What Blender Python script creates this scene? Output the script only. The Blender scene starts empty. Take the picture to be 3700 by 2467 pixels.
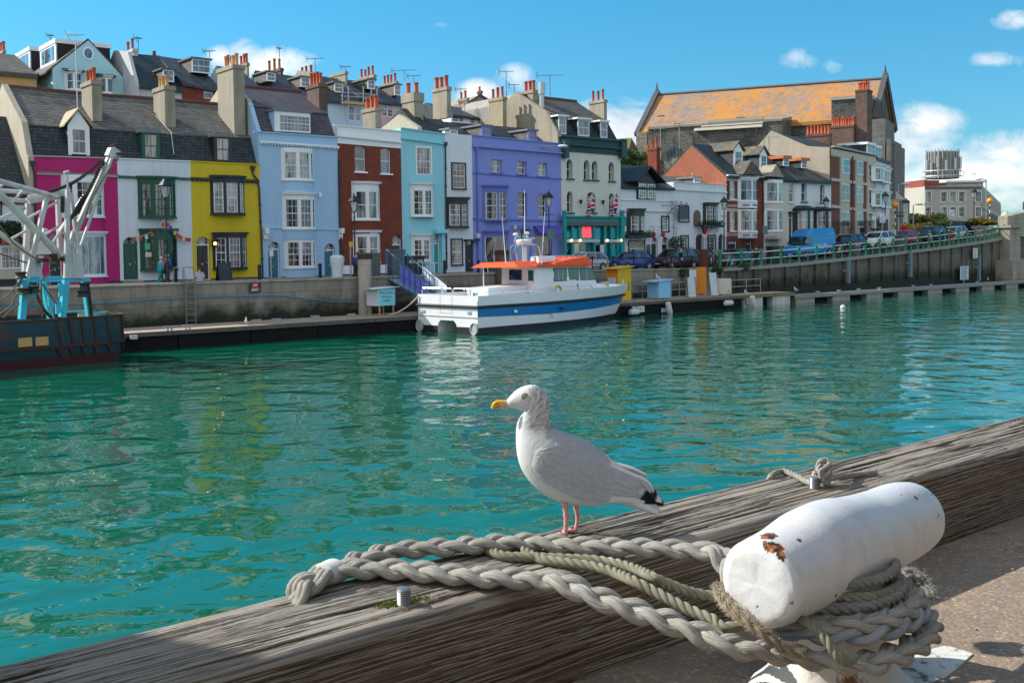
import bpy,math,random
import numpy as np
from mathutils import Vector,Matrix
from mathutils import noise as mnoise
V=Vector
scene=bpy.context.scene
col=scene.collection
rad=math.radians
rnd=random.Random(7)
FPX,W0,H0=3780.0,3700.0,2467.0
EYE=V((0,0,5.0))
PITCH,ROLL,HOR=rad(2.5),0.012,890.0
PCY=HOR+FPX*math.tan(PITCH)
_f=V((0,math.cos(PITCH),-math.sin(PITCH)))
_r0=V((1,0,0));_u0=V((0,math.sin(PITCH),math.cos(PITCH)))
CR=_r0*math.cos(ROLL)-_u0*math.sin(ROLL)
CU=_u0*math.cos(ROLL)+_r0*math.sin(ROLL)
ZR={1:(0,50,2.4758),2:(0,500,2.4758),3:(750,150,2.6133),4:(750,600,2.6133),5:(1500,200,2.6133),6:(1500,650,2.6133),7:(2200,200,2.6133),8:(2200,600,2.6133),'A':(2900,450,2.8513),'B':(2900,700,2.8513),'C':(1700,1350,2.412),'D':(1000,1800,1.38353),'E':(2500,1550,1.71),'F':(0,1900,1.568),'G':(1400,800,2.4758),'H':(0,1000,1.7423),'T':(0,500,1.8447),'M':(1650,750,5.2267),'N':(2000,750,5.2267),'P':(2400,800,4.2382),0:(0,0,1.0)}
def Z(k,x,y):
 a,b,s=ZR[k]
 return(a+x/s,b+y/s)
def ray(x,y):
 return _f+CR*((x-W0/2)/FPX)+CU*((PCY-y)/FPX)
def at(x,y,Y):
 d=ray(x,y);return EYE+d*(Y/d.y)
def on_z(x,y,z):
 d=ray(x,y);return EYE+d*((z-EYE.z)/d.z)
Q=V((0.776,0.631,0)).normalized();N=V((Q.y,-Q.x,0));O=V((0,66.75,0))
def HP(s,t,z):return O+Q*s+N*t+V((0,0,z))
def on_t(x,y,t):
 d=ray(x,y);k=(t-(EYE-O).dot(N))/d.dot(N);return EYE+d*k
def st(p):return((p-O).dot(Q),(p-O).dot(N))
class Fac:
 """a vertical facade plane: u runs along it, o is outward (towards the viewer)"""
 def __init__(s,A,u):
  s.A=V((A[0],A[1],0));s.u=V((u[0],u[1],0)).normalized();s.n=V((s.u.y,-s.u.x,0))
 def P(s,u,z,o=0.0):return s.A+s.u*u+s.n*o+V((0,0,z))
 def hit(s,x,y,o=0.0):
  d=ray(x,y);k=((s.A-EYE).dot(s.n)+o)/d.dot(s.n);p=EYE+d*k
  return((p-s.A).dot(s.u),p.z)
 def r(s,k,x0,y0,x1,y1,o=0.0):
  a=s.hit(*Z(k,x0,y0),o);b=s.hit(*Z(k,x1,y1),o)
  return(a[0],b[0],b[1],a[1])
def fac_t(t,x=1850.0):
 p=on_t(x,900,t);return Fac((p.x,p.y),Q)
def tag(o,label=None,cat=None,group=None,kind=None):
 if label:o['label']=label
 if cat:o['category']=cat
 if group:o['group']=group
 if kind:o['kind']=kind
 return o
def thing(name,label,cat,loc=(0,0,0),rz=0.0,group=None):
 o=bpy.data.objects.new(name,None);col.objects.link(o);o.empty_display_size=.2
 o.location=loc;o.rotation_euler=(0,0,rz)
 return tag(o,label,cat,group)
def root_of(o):
 while o.parent:o=o.parent
 return o
class MB:
 def __init__(s):s.v=[];s.f=[];s.uv=None;s.colr=None
 def add(s,vs,fs):
  b=len(s.v);s.v+=[V(p)for p in vs];s.f+=[[i+b for i in f]for f in fs];return s
 def hexa(s,a,b):
  return s.add(list(a)+list(b),[(3,2,1,0),(4,5,6,7),(0,1,5,4),(1,2,6,5),(2,3,7,6),(3,0,4,7)])
 def box(s,x0,x1,y0,y1,z0,z1):
  return s.hexa([(x0,y0,z0),(x1,y0,z0),(x1,y1,z0),(x0,y1,z0)],[(x0,y0,z1),(x1,y0,z1),(x1,y1,z1),(x0,y1,z1)])
 def fbox(s,F,u0,u1,z0,z1,o0,o1):
  P=F.P
  return s.hexa([P(u0,z0,o1),P(u1,z0,o1),P(u1,z0,o0),P(u0,z0,o0)],[P(u0,z1,o1),P(u1,z1,o1),P(u1,z1,o0),P(u0,z1,o0)])
 def prism(s,poly,vec):
  n=len(poly);p=[V(a)for a in poly];vec=V(vec)
  return s.add(p+[a+vec for a in p],[list(range(n-1,-1,-1)),list(range(n,2*n))]+[(i,(i+1)%n,n+(i+1)%n,n+i)for i in range(n)])
 def loft2(s,p0,p1):
  n=len(p0)
  return s.add(list(p0)+list(p1),[list(range(n-1,-1,-1)),list(range(n,2*n))]+[(i,(i+1)%n,n+(i+1)%n,n+i)for i in range(n)])
 def rings(s,rs,cap=True,closed=True):
  n=len(rs[0]);b=len(s.v)
  for r in rs:s.v+=[V(p)for p in r]
  m=n if closed else n-1
  for k in range(len(rs)-1):
   for i in range(m):
    j=(i+1)%n;s.f.append([b+k*n+i,b+k*n+j,b+(k+1)*n+j,b+(k+1)*n+i])
  if cap and closed:
   s.f.append([b+i for i in range(n-1,-1,-1)]);s.f.append([b+(len(rs)-1)*n+i for i in range(n)])
  return s
 def tube(s,path,r,n=6,cap=True):
  path=[V(p)for p in path];rs=[];up=None
  for i,p in enumerate(path):
   t=(path[min(i+1,len(path)-1)]-path[max(i-1,0)])
   t=t.normalized()if t.length>1e-9 else V((0,0,1))
   if up is None:up=t.orthogonal().normalized()
   up=(up-t*up.dot(t));up=up.normalized()if up.length>1e-6 else t.orthogonal().normalized()
   w=t.cross(up);ri=r[i]if isinstance(r,(list,tuple))else r
   rs.append([p+up*(ri*math.cos(2*math.pi*k/n))+w*(ri*math.sin(2*math.pi*k/n))for k in range(n)])
  return s.rings(rs,cap)
 def lathe(s,prof,c=(0,0,0),n=12):
  c=V(c)
  return s.rings([[c+V((r*math.cos(2*math.pi*k/n),r*math.sin(2*math.pi*k/n),z))for k in range(n)]for r,z in prof])
 def sphere(s,c,r,n=8,m=6,sc=(1,1,1)):
  c=V(c)
  return s.rings([[c+V((r*sc[0]*math.sin(math.pi*(j+.01)/(m+.02))*math.cos(2*math.pi*k/n),r*sc[1]*math.sin(math.pi*(j+.01)/(m+.02))*math.sin(2*math.pi*k/n),-r*sc[2]*math.cos(math.pi*(j+.01)/(m+.02))))for k in range(n)]for j in range(m+1)])
 def build(s,name,mat,parent=None,smooth=False,local=False,origin=None):
  """vertices are world coordinates unless local; parts keep their root's origin"""
  off=V((0,0,0))
  if parent is not None and not local:off=root_of(parent).location
  if parent is None and origin is not None:off=V(origin)
  me=bpy.data.meshes.new(name)
  me.from_pydata([p-off for p in s.v],[],s.f)
  for m in(mat if isinstance(mat,(list,tuple))else[mat]):me.materials.append(m)
  if s.uv is not None and len(s.uv)==len(s.v):
   l=me.uv_layers.new(name='uv');vi=np.empty(len(me.loops),dtype=np.int32);me.loops.foreach_get('vertex_index',vi)
   l.data.foreach_set('uv',np.array(s.uv,dtype=np.float32)[vi].ravel())
  if s.colr is not None:
   a=me.color_attributes.new('tint','FLOAT_COLOR','POINT')
   a.data.foreach_set('color',np.array([(c[0],c[1],c[2],1)for c in s.colr],dtype=np.float32).ravel())
  me.validate();me.update()
  import bmesh
  bm=bmesh.new();bm.from_mesh(me);bmesh.ops.recalc_face_normals(bm,faces=bm.faces);bm.to_mesh(me);bm.free()
  if smooth:
   for p in me.polygons:p.use_smooth=True
   if smooth!='all':
    try:me.set_sharp_from_angle(angle=rad(40))
    except Exception:pass
  o=bpy.data.objects.new(name,me);col.objects.link(o)
  if parent is not None:o.parent=parent
  elif origin is not None:o.location=off
  return o
def kids(o):return[c for c in col.objects if c.parent==o]
def copy_tree(o,parent=None,cmap=None):
 cm=cmap if cmap is not None else _cm()
 c=o.copy();col.objects.link(c)
 if parent is not None:c.parent=parent
 for ch in cm.get(o.name,[]):copy_tree(ch,c,cm)
 return c
def _cm():
 d={}
 for c in list(col.objects):
  if c.parent:d.setdefault(c.parent.name,[]).append(c)
 return d
def new_mat(name):
 m=bpy.data.materials.new(name);m.use_nodes=True
 nt=m.node_tree;b=nt.nodes['Principled BSDF'];return m,nt,b
def nd(nt,t,**kw):
 n=nt.nodes.new(t)
 for k,v in kw.items():
  if k.startswith('i_'):
   key=k[2:];key=int(key)if key.isdigit()else key.replace('_',' ')
   n.inputs[key].default_value=v
  else:setattr(n,k,v)
 return n
def lk(nt,a,b):nt.links.new(a,b)
def c4(c):return(c[0],c[1],c[2],1.0)
def mixc(nt,fac,a,b,mode='MIX'):
 n=nd(nt,'ShaderNodeMix',data_type='RGBA',blend_type=mode)
 if hasattr(fac,'links'):lk(nt,fac,n.inputs[0])
 else:n.inputs[0].default_value=fac
 for s,i in((a,6),(b,7)):
  if hasattr(s,'links'):lk(nt,s,n.inputs[i])
  else:n.inputs[i].default_value=c4(s)
 return n.outputs[2]
def ramp(nt,src,stops):
 n=nd(nt,'ShaderNodeValToRGB');e=n.color_ramp.elements
 while len(e)<len(stops):e.new(.5)
 for k,(p,c)in enumerate(stops):
  e[k].position=p;e[k].color=c4(c)if hasattr(c,'__len__')else(c,c,c,1)
 lk(nt,src,n.inputs[0]);return n.outputs[0]
def mth(nt,op,a,b=0.0,c=None):
 n=nd(nt,'ShaderNodeMath',operation=op)
 for k,s in enumerate((a,b)if c is None else(a,b,c)):
  if hasattr(s,'links'):lk(nt,s,n.inputs[k])
  else:n.inputs[k].default_value=s
 return n.outputs[0]
def wpos(nt):return nd(nt,'ShaderNodeNewGeometry').outputs['Position']
def opos(nt):return nd(nt,'ShaderNodeTexCoord').outputs['Object']
def noise(nt,vec,scale,detail=4,rough=.55,sc=None,dist=0.0):
 if sc is not None:
  m=nd(nt,'ShaderNodeMapping');m.inputs['Scale'].default_value=sc;lk(nt,vec,m.inputs[0]);vec=m.outputs[0]
 n=nd(nt,'ShaderNodeTexNoise',i_Scale=scale,i_Detail=detail,i_Roughness=rough,i_Distortion=dist);lk(nt,vec,n.inputs['Vector']);return n.outputs[0]
def bump(nt,b,h,strength=.3,dist=.01):
 n=nd(nt,'ShaderNodeBump',i_Strength=strength,i_Distance=dist);lk(nt,h,n.inputs['Height']);lk(nt,n.outputs[0],b.inputs['Normal'])
def setc(nt,b,s):
 if hasattr(s,'links'):lk(nt,s,b.inputs['Base Color'])
 else:b.inputs['Base Color'].default_value=c4(s)
def mul(c,k):return tuple(min(1,x*k)for x in c[:3])
_mc={}
def paint(name,c,rough=.6,var=.12,scale=.6,streak=.0,bmp=.15,bs=8,metal=0.0,dirt=None,spec=.4):
 """painted / rendered surface: faint patchiness, weather streaks, fine relief"""
 if name in _mc:return _mc[name]
 m,nt,b=new_mat(name);p=opos(nt)
 n1=noise(nt,p,scale,5,.6);base=mixc(nt,n1,mul(c,1-var),mul(c,1+var))
 if streak>0:
  n2=noise(nt,p,1.6,6,.7,(1.4,1.4,.16));f=ramp(nt,n2,[(.47,0),(.72,1)])
  base=mixc(nt,mth(nt,'MULTIPLY',f,min(.8,streak*1.0)),base,dirt or mul(c,.45))
 setc(nt,b,base);b.inputs['Roughness'].default_value=rough;b.inputs['Metallic'].default_value=metal
 b.inputs['Specular IOR Level'].default_value=spec
 if bmp:bump(nt,b,noise(nt,p,bs,4),bmp,.02)
 _mc[name]=m;return m
def planar(nt,u,off=(0,0,0)):
 """(distance along the facade, height) of a point; works round corners of a box aligned to u"""
 p=opos(nt);nn=V((u[1],-u[0],0));w=V((u[0]-nn.x,u[1]-nn.y,0))
 d=nd(nt,'ShaderNodeVectorMath',operation='DOT_PRODUCT');lk(nt,p,d.inputs[0]);d.inputs[1].default_value=w
 sp=nd(nt,'ShaderNodeSeparateXYZ');lk(nt,p,sp.inputs[0])
 cb=nd(nt,'ShaderNodeCombineXYZ');lk(nt,d.outputs['Value'],cb.inputs[0]);lk(nt,sp.outputs[2],cb.inputs[1]);return cb.outputs[0],p
def brickmat(name,u,c1,c2,mortar,bw=.225,bh=.075,ms=.012,rough=.85,stain=.35,stainc=(.03,.03,.03),soot=1.2,bmp=.4,lich=None):
 if name in _mc:return _mc[name]
 m,nt,b=new_mat(name);v,p=planar(nt,u)
 br=nd(nt,'ShaderNodeTexBrick',i_Scale=1.0);br.inputs['Color1'].default_value=c4(c1);br.inputs['Color2'].default_value=c4(c2);br.inputs['Mortar'].default_value=c4(mortar)
 br.inputs['Mortar Size'].default_value=ms;br.inputs['Brick Width'].default_value=bw;br.inputs['Row Height'].default_value=bh;br.inputs['Bias'].default_value=-.1
 lk(nt,v,br.inputs[0]);base=br.outputs[0]
 n0=noise(nt,p,3.5,5,.7);base=mixc(nt,.5,base,ramp(nt,n0,[(.25,.25),(.75,1.0)]),'MULTIPLY')if bmp else base
 n1=noise(nt,p,soot,5,.65);base=mixc(nt,mth(nt,'MULTIPLY',ramp(nt,n1,[(.42,0),(.7,1)]),stain),base,stainc)
 if lich:
  lv=lich[3]if len(lich)>3 else None;n2=mth(nt,'ADD',mth(nt,'ADD',mth(nt,'MULTIPLY',noise(nt,p,lich[1]*.5,3,.6),.36),mth(nt,'MULTIPLY',noise(nt,p,lich[1]*5,4,.7,lv),.30)),mth(nt,'MULTIPLY',noise(nt,p,lich[1]*22,4,.8,lv),.34));base=mixc(nt,ramp(nt,n2,[(lich[2]-.02,0),(lich[2]+.06,.9)]),base,lich[0])
 setc(nt,b,base);b.inputs['Roughness'].default_value=rough;b.inputs['Specular IOR Level'].default_value=.25
 bump(nt,b,mth(nt,'SUBTRACT',noise(nt,p,25,3),br.outputs['Fac']),bmp,.02)
 _mc[name]=m;return m
def glassmat(name,dark,cur,fac=.5,tint=(.5,.55,.6),wob=.06,sc=1.3):
 """window panes: dark room with pale curtains or blinds behind a wavy, reflecting old pane"""
 m,nt,b=new_mat(name);p=opos(nt)
 n1=noise(nt,p,sc,3,.6,(1,1,.35));n2=noise(nt,p,.9,2,.5,(5,5,.15))
 f=ramp(nt,mth(nt,'ADD',mth(nt,'MULTIPLY',n1,.7),mth(nt,'MULTIPLY',n2,.3)),[(fac-.03,0),(fac+.03,1)])
 pl=noise(nt,p,2.2,2,.5,(7,7,.1));base=mixc(nt,f,dark,mixc(nt,pl,mul(cur,.45),cur));setc(nt,b,base)
 b.inputs['Roughness'].default_value=.04;b.inputs['IOR'].default_value=1.52;b.inputs['Specular IOR Level'].default_value=.8
 b.inputs['Coat Weight'].default_value=.4;b.inputs['Coat Roughness'].default_value=.02
 bump(nt,b,noise(nt,p,2.2,2),wob,.1);return m
cd=bpy.data.cameras.new('camera');cam=bpy.data.objects.new('camera',cd);col.objects.link(cam)
cd.sensor_width=36.0;cd.lens=36.0*FPX/W0;cd.shift_y=(PCY-H0/2)/W0;cd.shift_x=0
cd.clip_start=.05;cd.clip_end=5000
Mx=Matrix.Identity(4)
for i in range(3):Mx[i][0]=CR[i];Mx[i][1]=CU[i];Mx[i][2]=-_f[i];Mx[i][3]=EYE[i]
cam.matrix_world=Mx;scene.camera=cam
scene.view_settings.view_transform='Standard';scene.view_settings.look='None';scene.view_settings.exposure=EXPO if 'EXPO' in globals()else.70
SUN_EL=rad(35.0);SDIR=V((-.94,.24,0)).normalized()*math.cos(SUN_EL)+V((0,0,math.sin(SUN_EL)))
sl=bpy.data.lights.new('sun','SUN');sl.energy=4.3;sl.angle=rad(.5);sl.color=(1,.95,.87)
so=bpy.data.objects.new('sun',sl);col.objects.link(so);so.rotation_euler=SDIR.to_track_quat('Z','Y').to_euler();so.location=(-40,0,60)
wd=bpy.data.worlds.new('World');scene.world=wd;wd.use_nodes=True;nt=wd.node_tree;bg=nt.nodes['Background']
sky=nd(nt,'ShaderNodeTexSky',sky_type='NISHITA',sun_disc=False,sun_elevation=SUN_EL,sun_rotation=math.atan2(SDIR.x,SDIR.y),altitude=0,air_density=1.0,dust_density=.35,ozone_density=2.2)
tc=nd(nt,'ShaderNodeTexCoord').outputs['Generated']
sp=nd(nt,'ShaderNodeSeparateXYZ');lk(nt,tc,sp.inputs[0])
tint=mixc(nt,1.0,sky.outputs[0],ramp(nt,sp.outputs[2],[(0,(.38,.61,.75)),(.10,(.26,.61,.76)),(.30,(.20,.74,.85)),(.6,(.6,.92,1.0))]),'MULTIPLY')
ay=mth(nt,'MAXIMUM',mth(nt,'ABSOLUTE',sp.outputs[1]),.02)
ca=mth(nt,'DIVIDE',sp.outputs[0],ay);cbb=mth(nt,'DIVIDE',sp.outputs[2],ay)
clouds=[(950,232,150,48,.9),(800,205,55,36,.75),(880,190,60,40,.8),(1722,335,75,42,.9),(1870,285,75,50,.55),(2250,455,170,75,1.1),(2400,490,200,60,1),(3290,500,140,95,.8),(3520,620,240,70,.85),(3640,540,130,55,.95),(3350,440,120,50,.75),(3300,680,220,60,.7),(3600,720,200,50,.5),(2890,215,95,42,.34),(3000,245,60,40,.26),(3600,218,120,30,.42),(3660,70,80,35,.5),(1590,92,60,20,.2),(3330,200,60,30,.18),(3250,8,300,25,.12),(1900,40,500,60,.07)]
cv=nd(nt,'ShaderNodeCombineXYZ');lk(nt,ca,cv.inputs[0]);lk(nt,cbb,cv.inputs[1])
acc=None
for(x,y,rx,ry,w)in clouds:
 d=ray(x,y);a0,b0=d.x/d.y,d.z/d.y
 dx=mth(nt,'MULTIPLY',mth(nt,'SUBTRACT',ca,a0),FPX/rx);dy=mth(nt,'MULTIPLY',mth(nt,'SUBTRACT',cbb,b0),FPX/ry)
 r2=mth(nt,'ADD',mth(nt,'MULTIPLY',dx,dx),mth(nt,'MULTIPLY',dy,dy))
 g=mth(nt,'MULTIPLY',mth(nt,'POWER',2.718,mth(nt,'MULTIPLY',r2,-.75)),w)
 acc=g if acc is None else mth(nt,'MAXIMUM',acc,g)
cn=noise(nt,cv.outputs[0],21,9,.66,(1,1.3,1),.35);cn2=noise(nt,cv.outputs[0],11,4,.6)
dens=mth(nt,'ADD',acc,mth(nt,'MULTIPLY',mth(nt,'SUBTRACT',cn,.5),mth(nt,'MINIMUM',mth(nt,'MULTIPLY',acc,3.2),1.9)))
cf=ramp(nt,dens,[(.20,0),(.44,.5),(.9,1)])
shade=ramp(nt,mth(nt,'ADD',mth(nt,'MULTIPLY',cn2,.7),mth(nt,'MULTIPLY',cn,.5)),[(.38,(3.0,3.7,4.5)),(.70,(5.9,5.9,5.8))])
back=ramp(nt,sp.outputs[1],[(.0,1),(.12,0)]);bk=mth(nt,'MULTIPLY',ramp(nt,noise(nt,tc,2.6,6,.6,(1,1,1.8)),[(.36,0),(.56,1)]),ramp(nt,mth(nt,'SUBTRACT',.5,mth(nt,'MULTIPLY',sp.outputs[1],.5)),[(.47,0),(.56,1)]))  # unseen bright cloud cover behind the camera, added as white fill light
skyc=mixc(nt,cf,tint,shade);lk(nt,mixc(nt,bk,skyc,(6.4,6.6,6.9)),bg.inputs['Color']);bg.inputs['Strength'].default_value=.12
m_water,nt,b=new_mat('sea_water');p=wpos(nt)
warp=noise(nt,p,.25,2,.5)
h1=noise(nt,p,.55,1.2,.4,(1.0,1.15,1),.55);h2=noise(nt,p,1.9,1.0,.4,(1,1.15,1),.6);h3=noise(nt,p,5.5,1,.5,(1,1.2,1),.3)
gust=ramp(nt,noise(nt,p,.05,3,.6,(1,.7,1)),[(.35,.45),(.65,1.0)])
hh=mth(nt,'ADD',mth(nt,'MULTIPLY',h1,1.0),mth(nt,'ADD',mth(nt,'MULTIPLY',h2,.125),mth(nt,'MULTIPLY',mth(nt,'MULTIPLY',h3,gust),.012)))
setc(nt,b,mixc(nt,noise(nt,p,.08,3),(.0,.084,.047),(.0,.114,.067)))
b.inputs['Roughness'].default_value=.02;b.inputs['IOR'].default_value=1.45;b.inputs['Specular IOR Level'].default_value=.55
bump(nt,b,hh,1.0,.125)
mb=MB();mb.add([(-900,-300,0),(900,-300,0),(900,900,0),(-900,900,0)],[(0,1,2,3)])
tag(mb.build('water',m_water),'rippling green harbour water between the two quays','water',kind='structure')
wall_px=[(-900,1047),(550,1032),(1000,1014),(1500,1000),(2000,979),(2590,972),(2760,962),(2900,950),(3015,938),(3130,925),(3265,910),(3400,894),(3500,880),(3560,871),(3625,858),(3700,850)]
WT=[]
for x,y in wall_px:
 p=on_t(x,y,-4.5);WT.append((st(p)[0],p.z if x>2580 else 3.1))
WT=[(-90,3.1)]+WT+[(WT[-1][0]+60,WT[-1][1]+.3)]
def interp(tab,s):
 if s<=tab[0][0]:return tab[0][1]
 for(a,za),(b_,zb)in zip(tab,tab[1:]):
  if s<=b_:return za+(zb-za)*(s-a)/(b_-a)
 return tab[-1][1]
def wall_z(s):return interp(WT,s)
S_RAMP=st(on_t(2590,972,-4.5))[0];S_END=st(on_t(3640,858,-4.5))[0]
HZ=[(-90,3.0),(st(on_t(2400,980,-12))[0],3.05),(st(on_t(2625,950,-12))[0],3.45),(st(on_t(2877,900,-12))[0],4.5),(st(on_t(3003,880,-12))[0],5.2),(st(on_t(3300,850,-12))[0],5.7),(400,6.2)]
def road_z(s,t):
 k=min(1,max(0,(-4.5-t)/7.7));k=k*k*(3-2*k)
 return wall_z(s)*(1-k)+max(wall_z(s)-.15,interp(HZ,s))*k-.04
def stainwall(name,c,algae=1.5):
 m,nt,b=new_mat(name);p=wpos(nt);sp=nd(nt,'ShaderNodeSeparateXYZ');lk(nt,p,sp.inputs[0])
 n1=noise(nt,p,.9,6,.65);n2=noise(nt,p,1.2,5,.65,(1,1,.25));n3=noise(nt,p,9,4,.7)
 base=mixc(nt,n1,mul(c,.6),mul(c,1.25));base=mixc(nt,ramp(nt,n2,[(.44,0),(.70,.85)]),base,mul(c,.2));base=mixc(nt,.35,base,mixc(nt,n3,mul(c,.3),mul(c,1.5)))
 v,_=planar(nt,(Q.x,Q.y));br=nd(nt,'ShaderNodeTexBrick',i_Scale=1.0);br.inputs['Mortar Size'].default_value=.018;br.inputs['Brick Width'].default_value=1.5;br.inputs['Row Height'].default_value=.62
 br.inputs['Color1'].default_value=(1,1,1,1);br.inputs['Color2'].default_value=(.62,.62,.62,1);br.inputs['Mortar'].default_value=(.25,.25,.25,1);lk(nt,v,br.inputs[0])
 base=mixc(nt,.38,base,br.outputs[0],'MULTIPLY')
 zz=mth(nt,'ADD',sp.outputs[2],mth(nt,'MULTIPLY',mth(nt,'SUBTRACT',n1,.5),2.2))
 base=mixc(nt,ramp(nt,mth(nt,'DIVIDE',zz,4.0),[((algae-.5)/4,1),((algae+.45)/4,0)]),base,mixc(nt,n3,(.012,.017,.006),(.036,.042,.012)))
 base=mixc(nt,ramp(nt,mth(nt,'DIVIDE',zz,4.0),[((algae-.8)/4,1),((algae-.15)/4,0)]),base,mixc(nt,n3,(.006,.008,.006),(.02,.026,.014)))
 setc(nt,b,base);b.inputs['Roughness'].default_value=.85;bump(nt,b,mth(nt,'ADD',n3,br.outputs['Fac']),.6,.04);return m
m_wall=stainwall('quay_stone',(.30,.275,.22),1.75);m_rampwall=stainwall('ramp_stone',(.15,.14,.11),2.0)
m_asph=paint('asphalt',(.06,.06,.062),.9,.25,.5,bmp=.4,bs=40);m_pave=paint('pavement_stone',(.26,.245,.22),.85,.2,.8,bmp=.3,bs=25)
Ss=sorted(set([round(-90+3*i,2)for i in range(92)]+[round(a,2)for a,_ in WT if a>-90]))
def wallmesh(s0,s1,name,m,label):
 mb=MB();ss=[s0]+[s for s in Ss if s0<s<s1]+[s1]
 mb.rings([[HP(s,-4.5,-3),HP(s,-4.5,wall_z(s)),HP(s,-5.1,wall_z(s)),HP(s,-5.1,-3)]for s in ss])
 return tag(mb.build(name,m),label,'wall')
wl=wallmesh(-90,S_RAMP,'quay_wall',m_wall,'old grey stone quay wall with green algae below, under the row of coloured houses')
wr=wallmesh(S_RAMP+.01,S_END,'ramp_wall',m_rampwall,'dark ribbed quay wall rising to the bridge, below the green railing posts')
s=S_RAMP+.3
while s<S_END-.5:
 MB().prism([HP(s,-4.5,1.2),HP(s,-4.5,wall_z(s)-.16),HP(s,-4.28,wall_z(s)-.16),HP(s,-4.38,1.2)],Q*.32).build('rib',m_rampwall,wr);s+=2.2
mb=MB();ss=[S_RAMP]+[s for s in Ss if S_RAMP<s<S_END]+[S_END]
mb.rings([[HP(s,-4.2,wall_z(s)-.2),HP(s,-4.2,wall_z(s)+.02),HP(s,-5.2,wall_z(s)+.02),HP(s,-5.2,wall_z(s)-.2)]for s in ss]);mb.build('coping',m_pave,wr)
mb=MB();ss=[-90]+[s for s in Ss if-90<s<S_RAMP]+[S_RAMP-.01]
mb.rings([[HP(s,-4.42,wall_z(s)+.002),HP(s,-4.42,wall_z(s)+.12),HP(s,-5.15,wall_z(s)+.12),HP(s,-5.15,wall_z(s)+.002)]for s in ss]);mb.build('coping',stainwall('coping_stone',(.40,.37,.31),-3),wl)
mb=MB();ts=[-5.1,-6,-7,-8.5,-10,-11.2,-12.2,-13.5];Sr=[-90]+[s for s in Ss if-90<s]+[S_END+90]
for s in Sr:
 for t in ts:mb.v.append(HP(s,t,road_z(s,t)))
nT=len(ts)
for i in range(len(Sr)-1):
 for j in range(nT-1):mb.f.append([i*nT+j,(i+1)*nT+j,(i+1)*nT+j+1,i*nT+j+1])
tag(mb.build('road',m_asph,smooth='all'),'asphalt quayside road in front of the houses','road',kind='structure')
mb=MB()
for s in Sr:
 for t,dz in((-11.0,-.02),(-11.0,.10),(-13.4,.10)):mb.v.append(HP(s,t,road_z(s,t)+dz))
for i in range(len(Sr)-1):
 for j in range(2):mb.f.append([i*3+j,(i+1)*3+j,(i+1)*3+j+1,i*3+j+1])
tag(mb.build('pavement',m_pave),'kerbed stone pavement along the house fronts','pavement',kind='structure')
mb=MB();hs_=[-140+10*i for i in range(45)];ht=[-13.4,-18,-26,-34,-50,-90,-200,-600];hz=[3,3.4,6.5,8.5,10,10,8,8]
for s in hs_:
 k=1 if s<30 else max(0,1-(s-30)/40)
 for t,z in zip(ht,hz):mb.v.append(HP(s,t,3+(z-3)*k+(2.6*(1-k)if t<-14 else 0)))
n_=len(ht)
for i in range(len(hs_)-1):
 for j in range(n_-1):mb.f.append([i*n_+j,(i+1)*n_+j,(i+1)*n_+j+1,i*n_+j+1])
tag(mb.build('hillside',paint('hill_grass',(.07,.09,.03),.95,.3,.3)),'grassy hillside the upper terrace stands on','hill',kind='structure')
m_deck,nt,b=new_mat('pontoon_deck');p=wpos(nt);v,_=planar(nt,(Q.x,Q.y))
d=nd(nt,'ShaderNodeVectorMath',operation='DOT_PRODUCT');lk(nt,p,d.inputs[0]);d.inputs[1].default_value=Q
wv=mth(nt,'FRACT',mth(nt,'MULTIPLY',d.outputs['Value'],6.5));gap=ramp(nt,wv,[(.04,0),(.08,1),(.92,1),(.97,0)])
base=mixc(nt,noise(nt,p,.7,5,.65),(.30,.22,.155),(.50,.39,.29));base=mixc(nt,ramp(nt,noise(nt,p,.35,4,.6),[(.5,0),(.7,.5)]),base,(.2,.17,.14))
setc(nt,b,mixc(nt,gap,(.08,.06,.05),base));b.inputs['Roughness'].default_value=.85
m_fascia=paint('pontoon_fascia',(.12,.10,.085),.85,.35,.8,.5);m_float=paint('pontoon_float',(.010,.011,.012),.8,.5,.5,.3,spec=.15)
m_floatpale=paint('float_pale',(.30,.29,.25),.8,.3,.8,.7);m_greydeck=paint('grey_deck',(.23,.23,.22),.85,.2,1)
DECK=.92
def pontoon(s0,s1,t0,t1,z,label,md,mf,pale=None,step=6.0,dash=3.2,depth=.16):
 root=thing('pontoon',label,'pontoon',HP((s0+s1)/2,(t0+t1)/2,0))
 def bar(a,b_,ta,tb,za,zb):
  return[[HP(a,ta,za),HP(b_,ta,za),HP(b_,tb,za),HP(a,tb,za)],[HP(a,ta,zb),HP(b_,ta,zb),HP(b_,tb,zb),HP(a,tb,zb)]]
 mb=MB();mb.hexa(*bar(s0,s1,t1-.06,t0,z-.05,z));mb.build('deck',md,root)
 mb=MB();a=s0
 while a<s1-.1:mb.hexa(*bar(a,min(a+3.95,s1),t1-.06,t1,z-depth-.05,z+.012));a+=4.0
 mb.hexa(*bar(s0,s1,t0,t0+.06,z-depth,z-.052));mb.build('fascia',mf,root)
 a=s0+.3
 while a<s1-.4:
  mb=MB();mb.hexa(*bar(a,min(a+dash,s1),t0+.15,t1-.12,-.6,z-.053));mb.build('float',(pale or m_float),root);a+=step
 mb=MB();mb.hexa(*bar(s0,s1,t0+.3,t1-.7,-.5,z-.055));mb.build('understructure',m_float,root)
 return root
s_b=st(on_z(2690,1112,0))[0]
pont1=pontoon(-38,s_b+.2,-4.0,-.25,DECK,'long timber decked pontoon with a dark hull moored along the quay wall',m_deck,m_fascia,step=4.0,dash=3.95)
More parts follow.
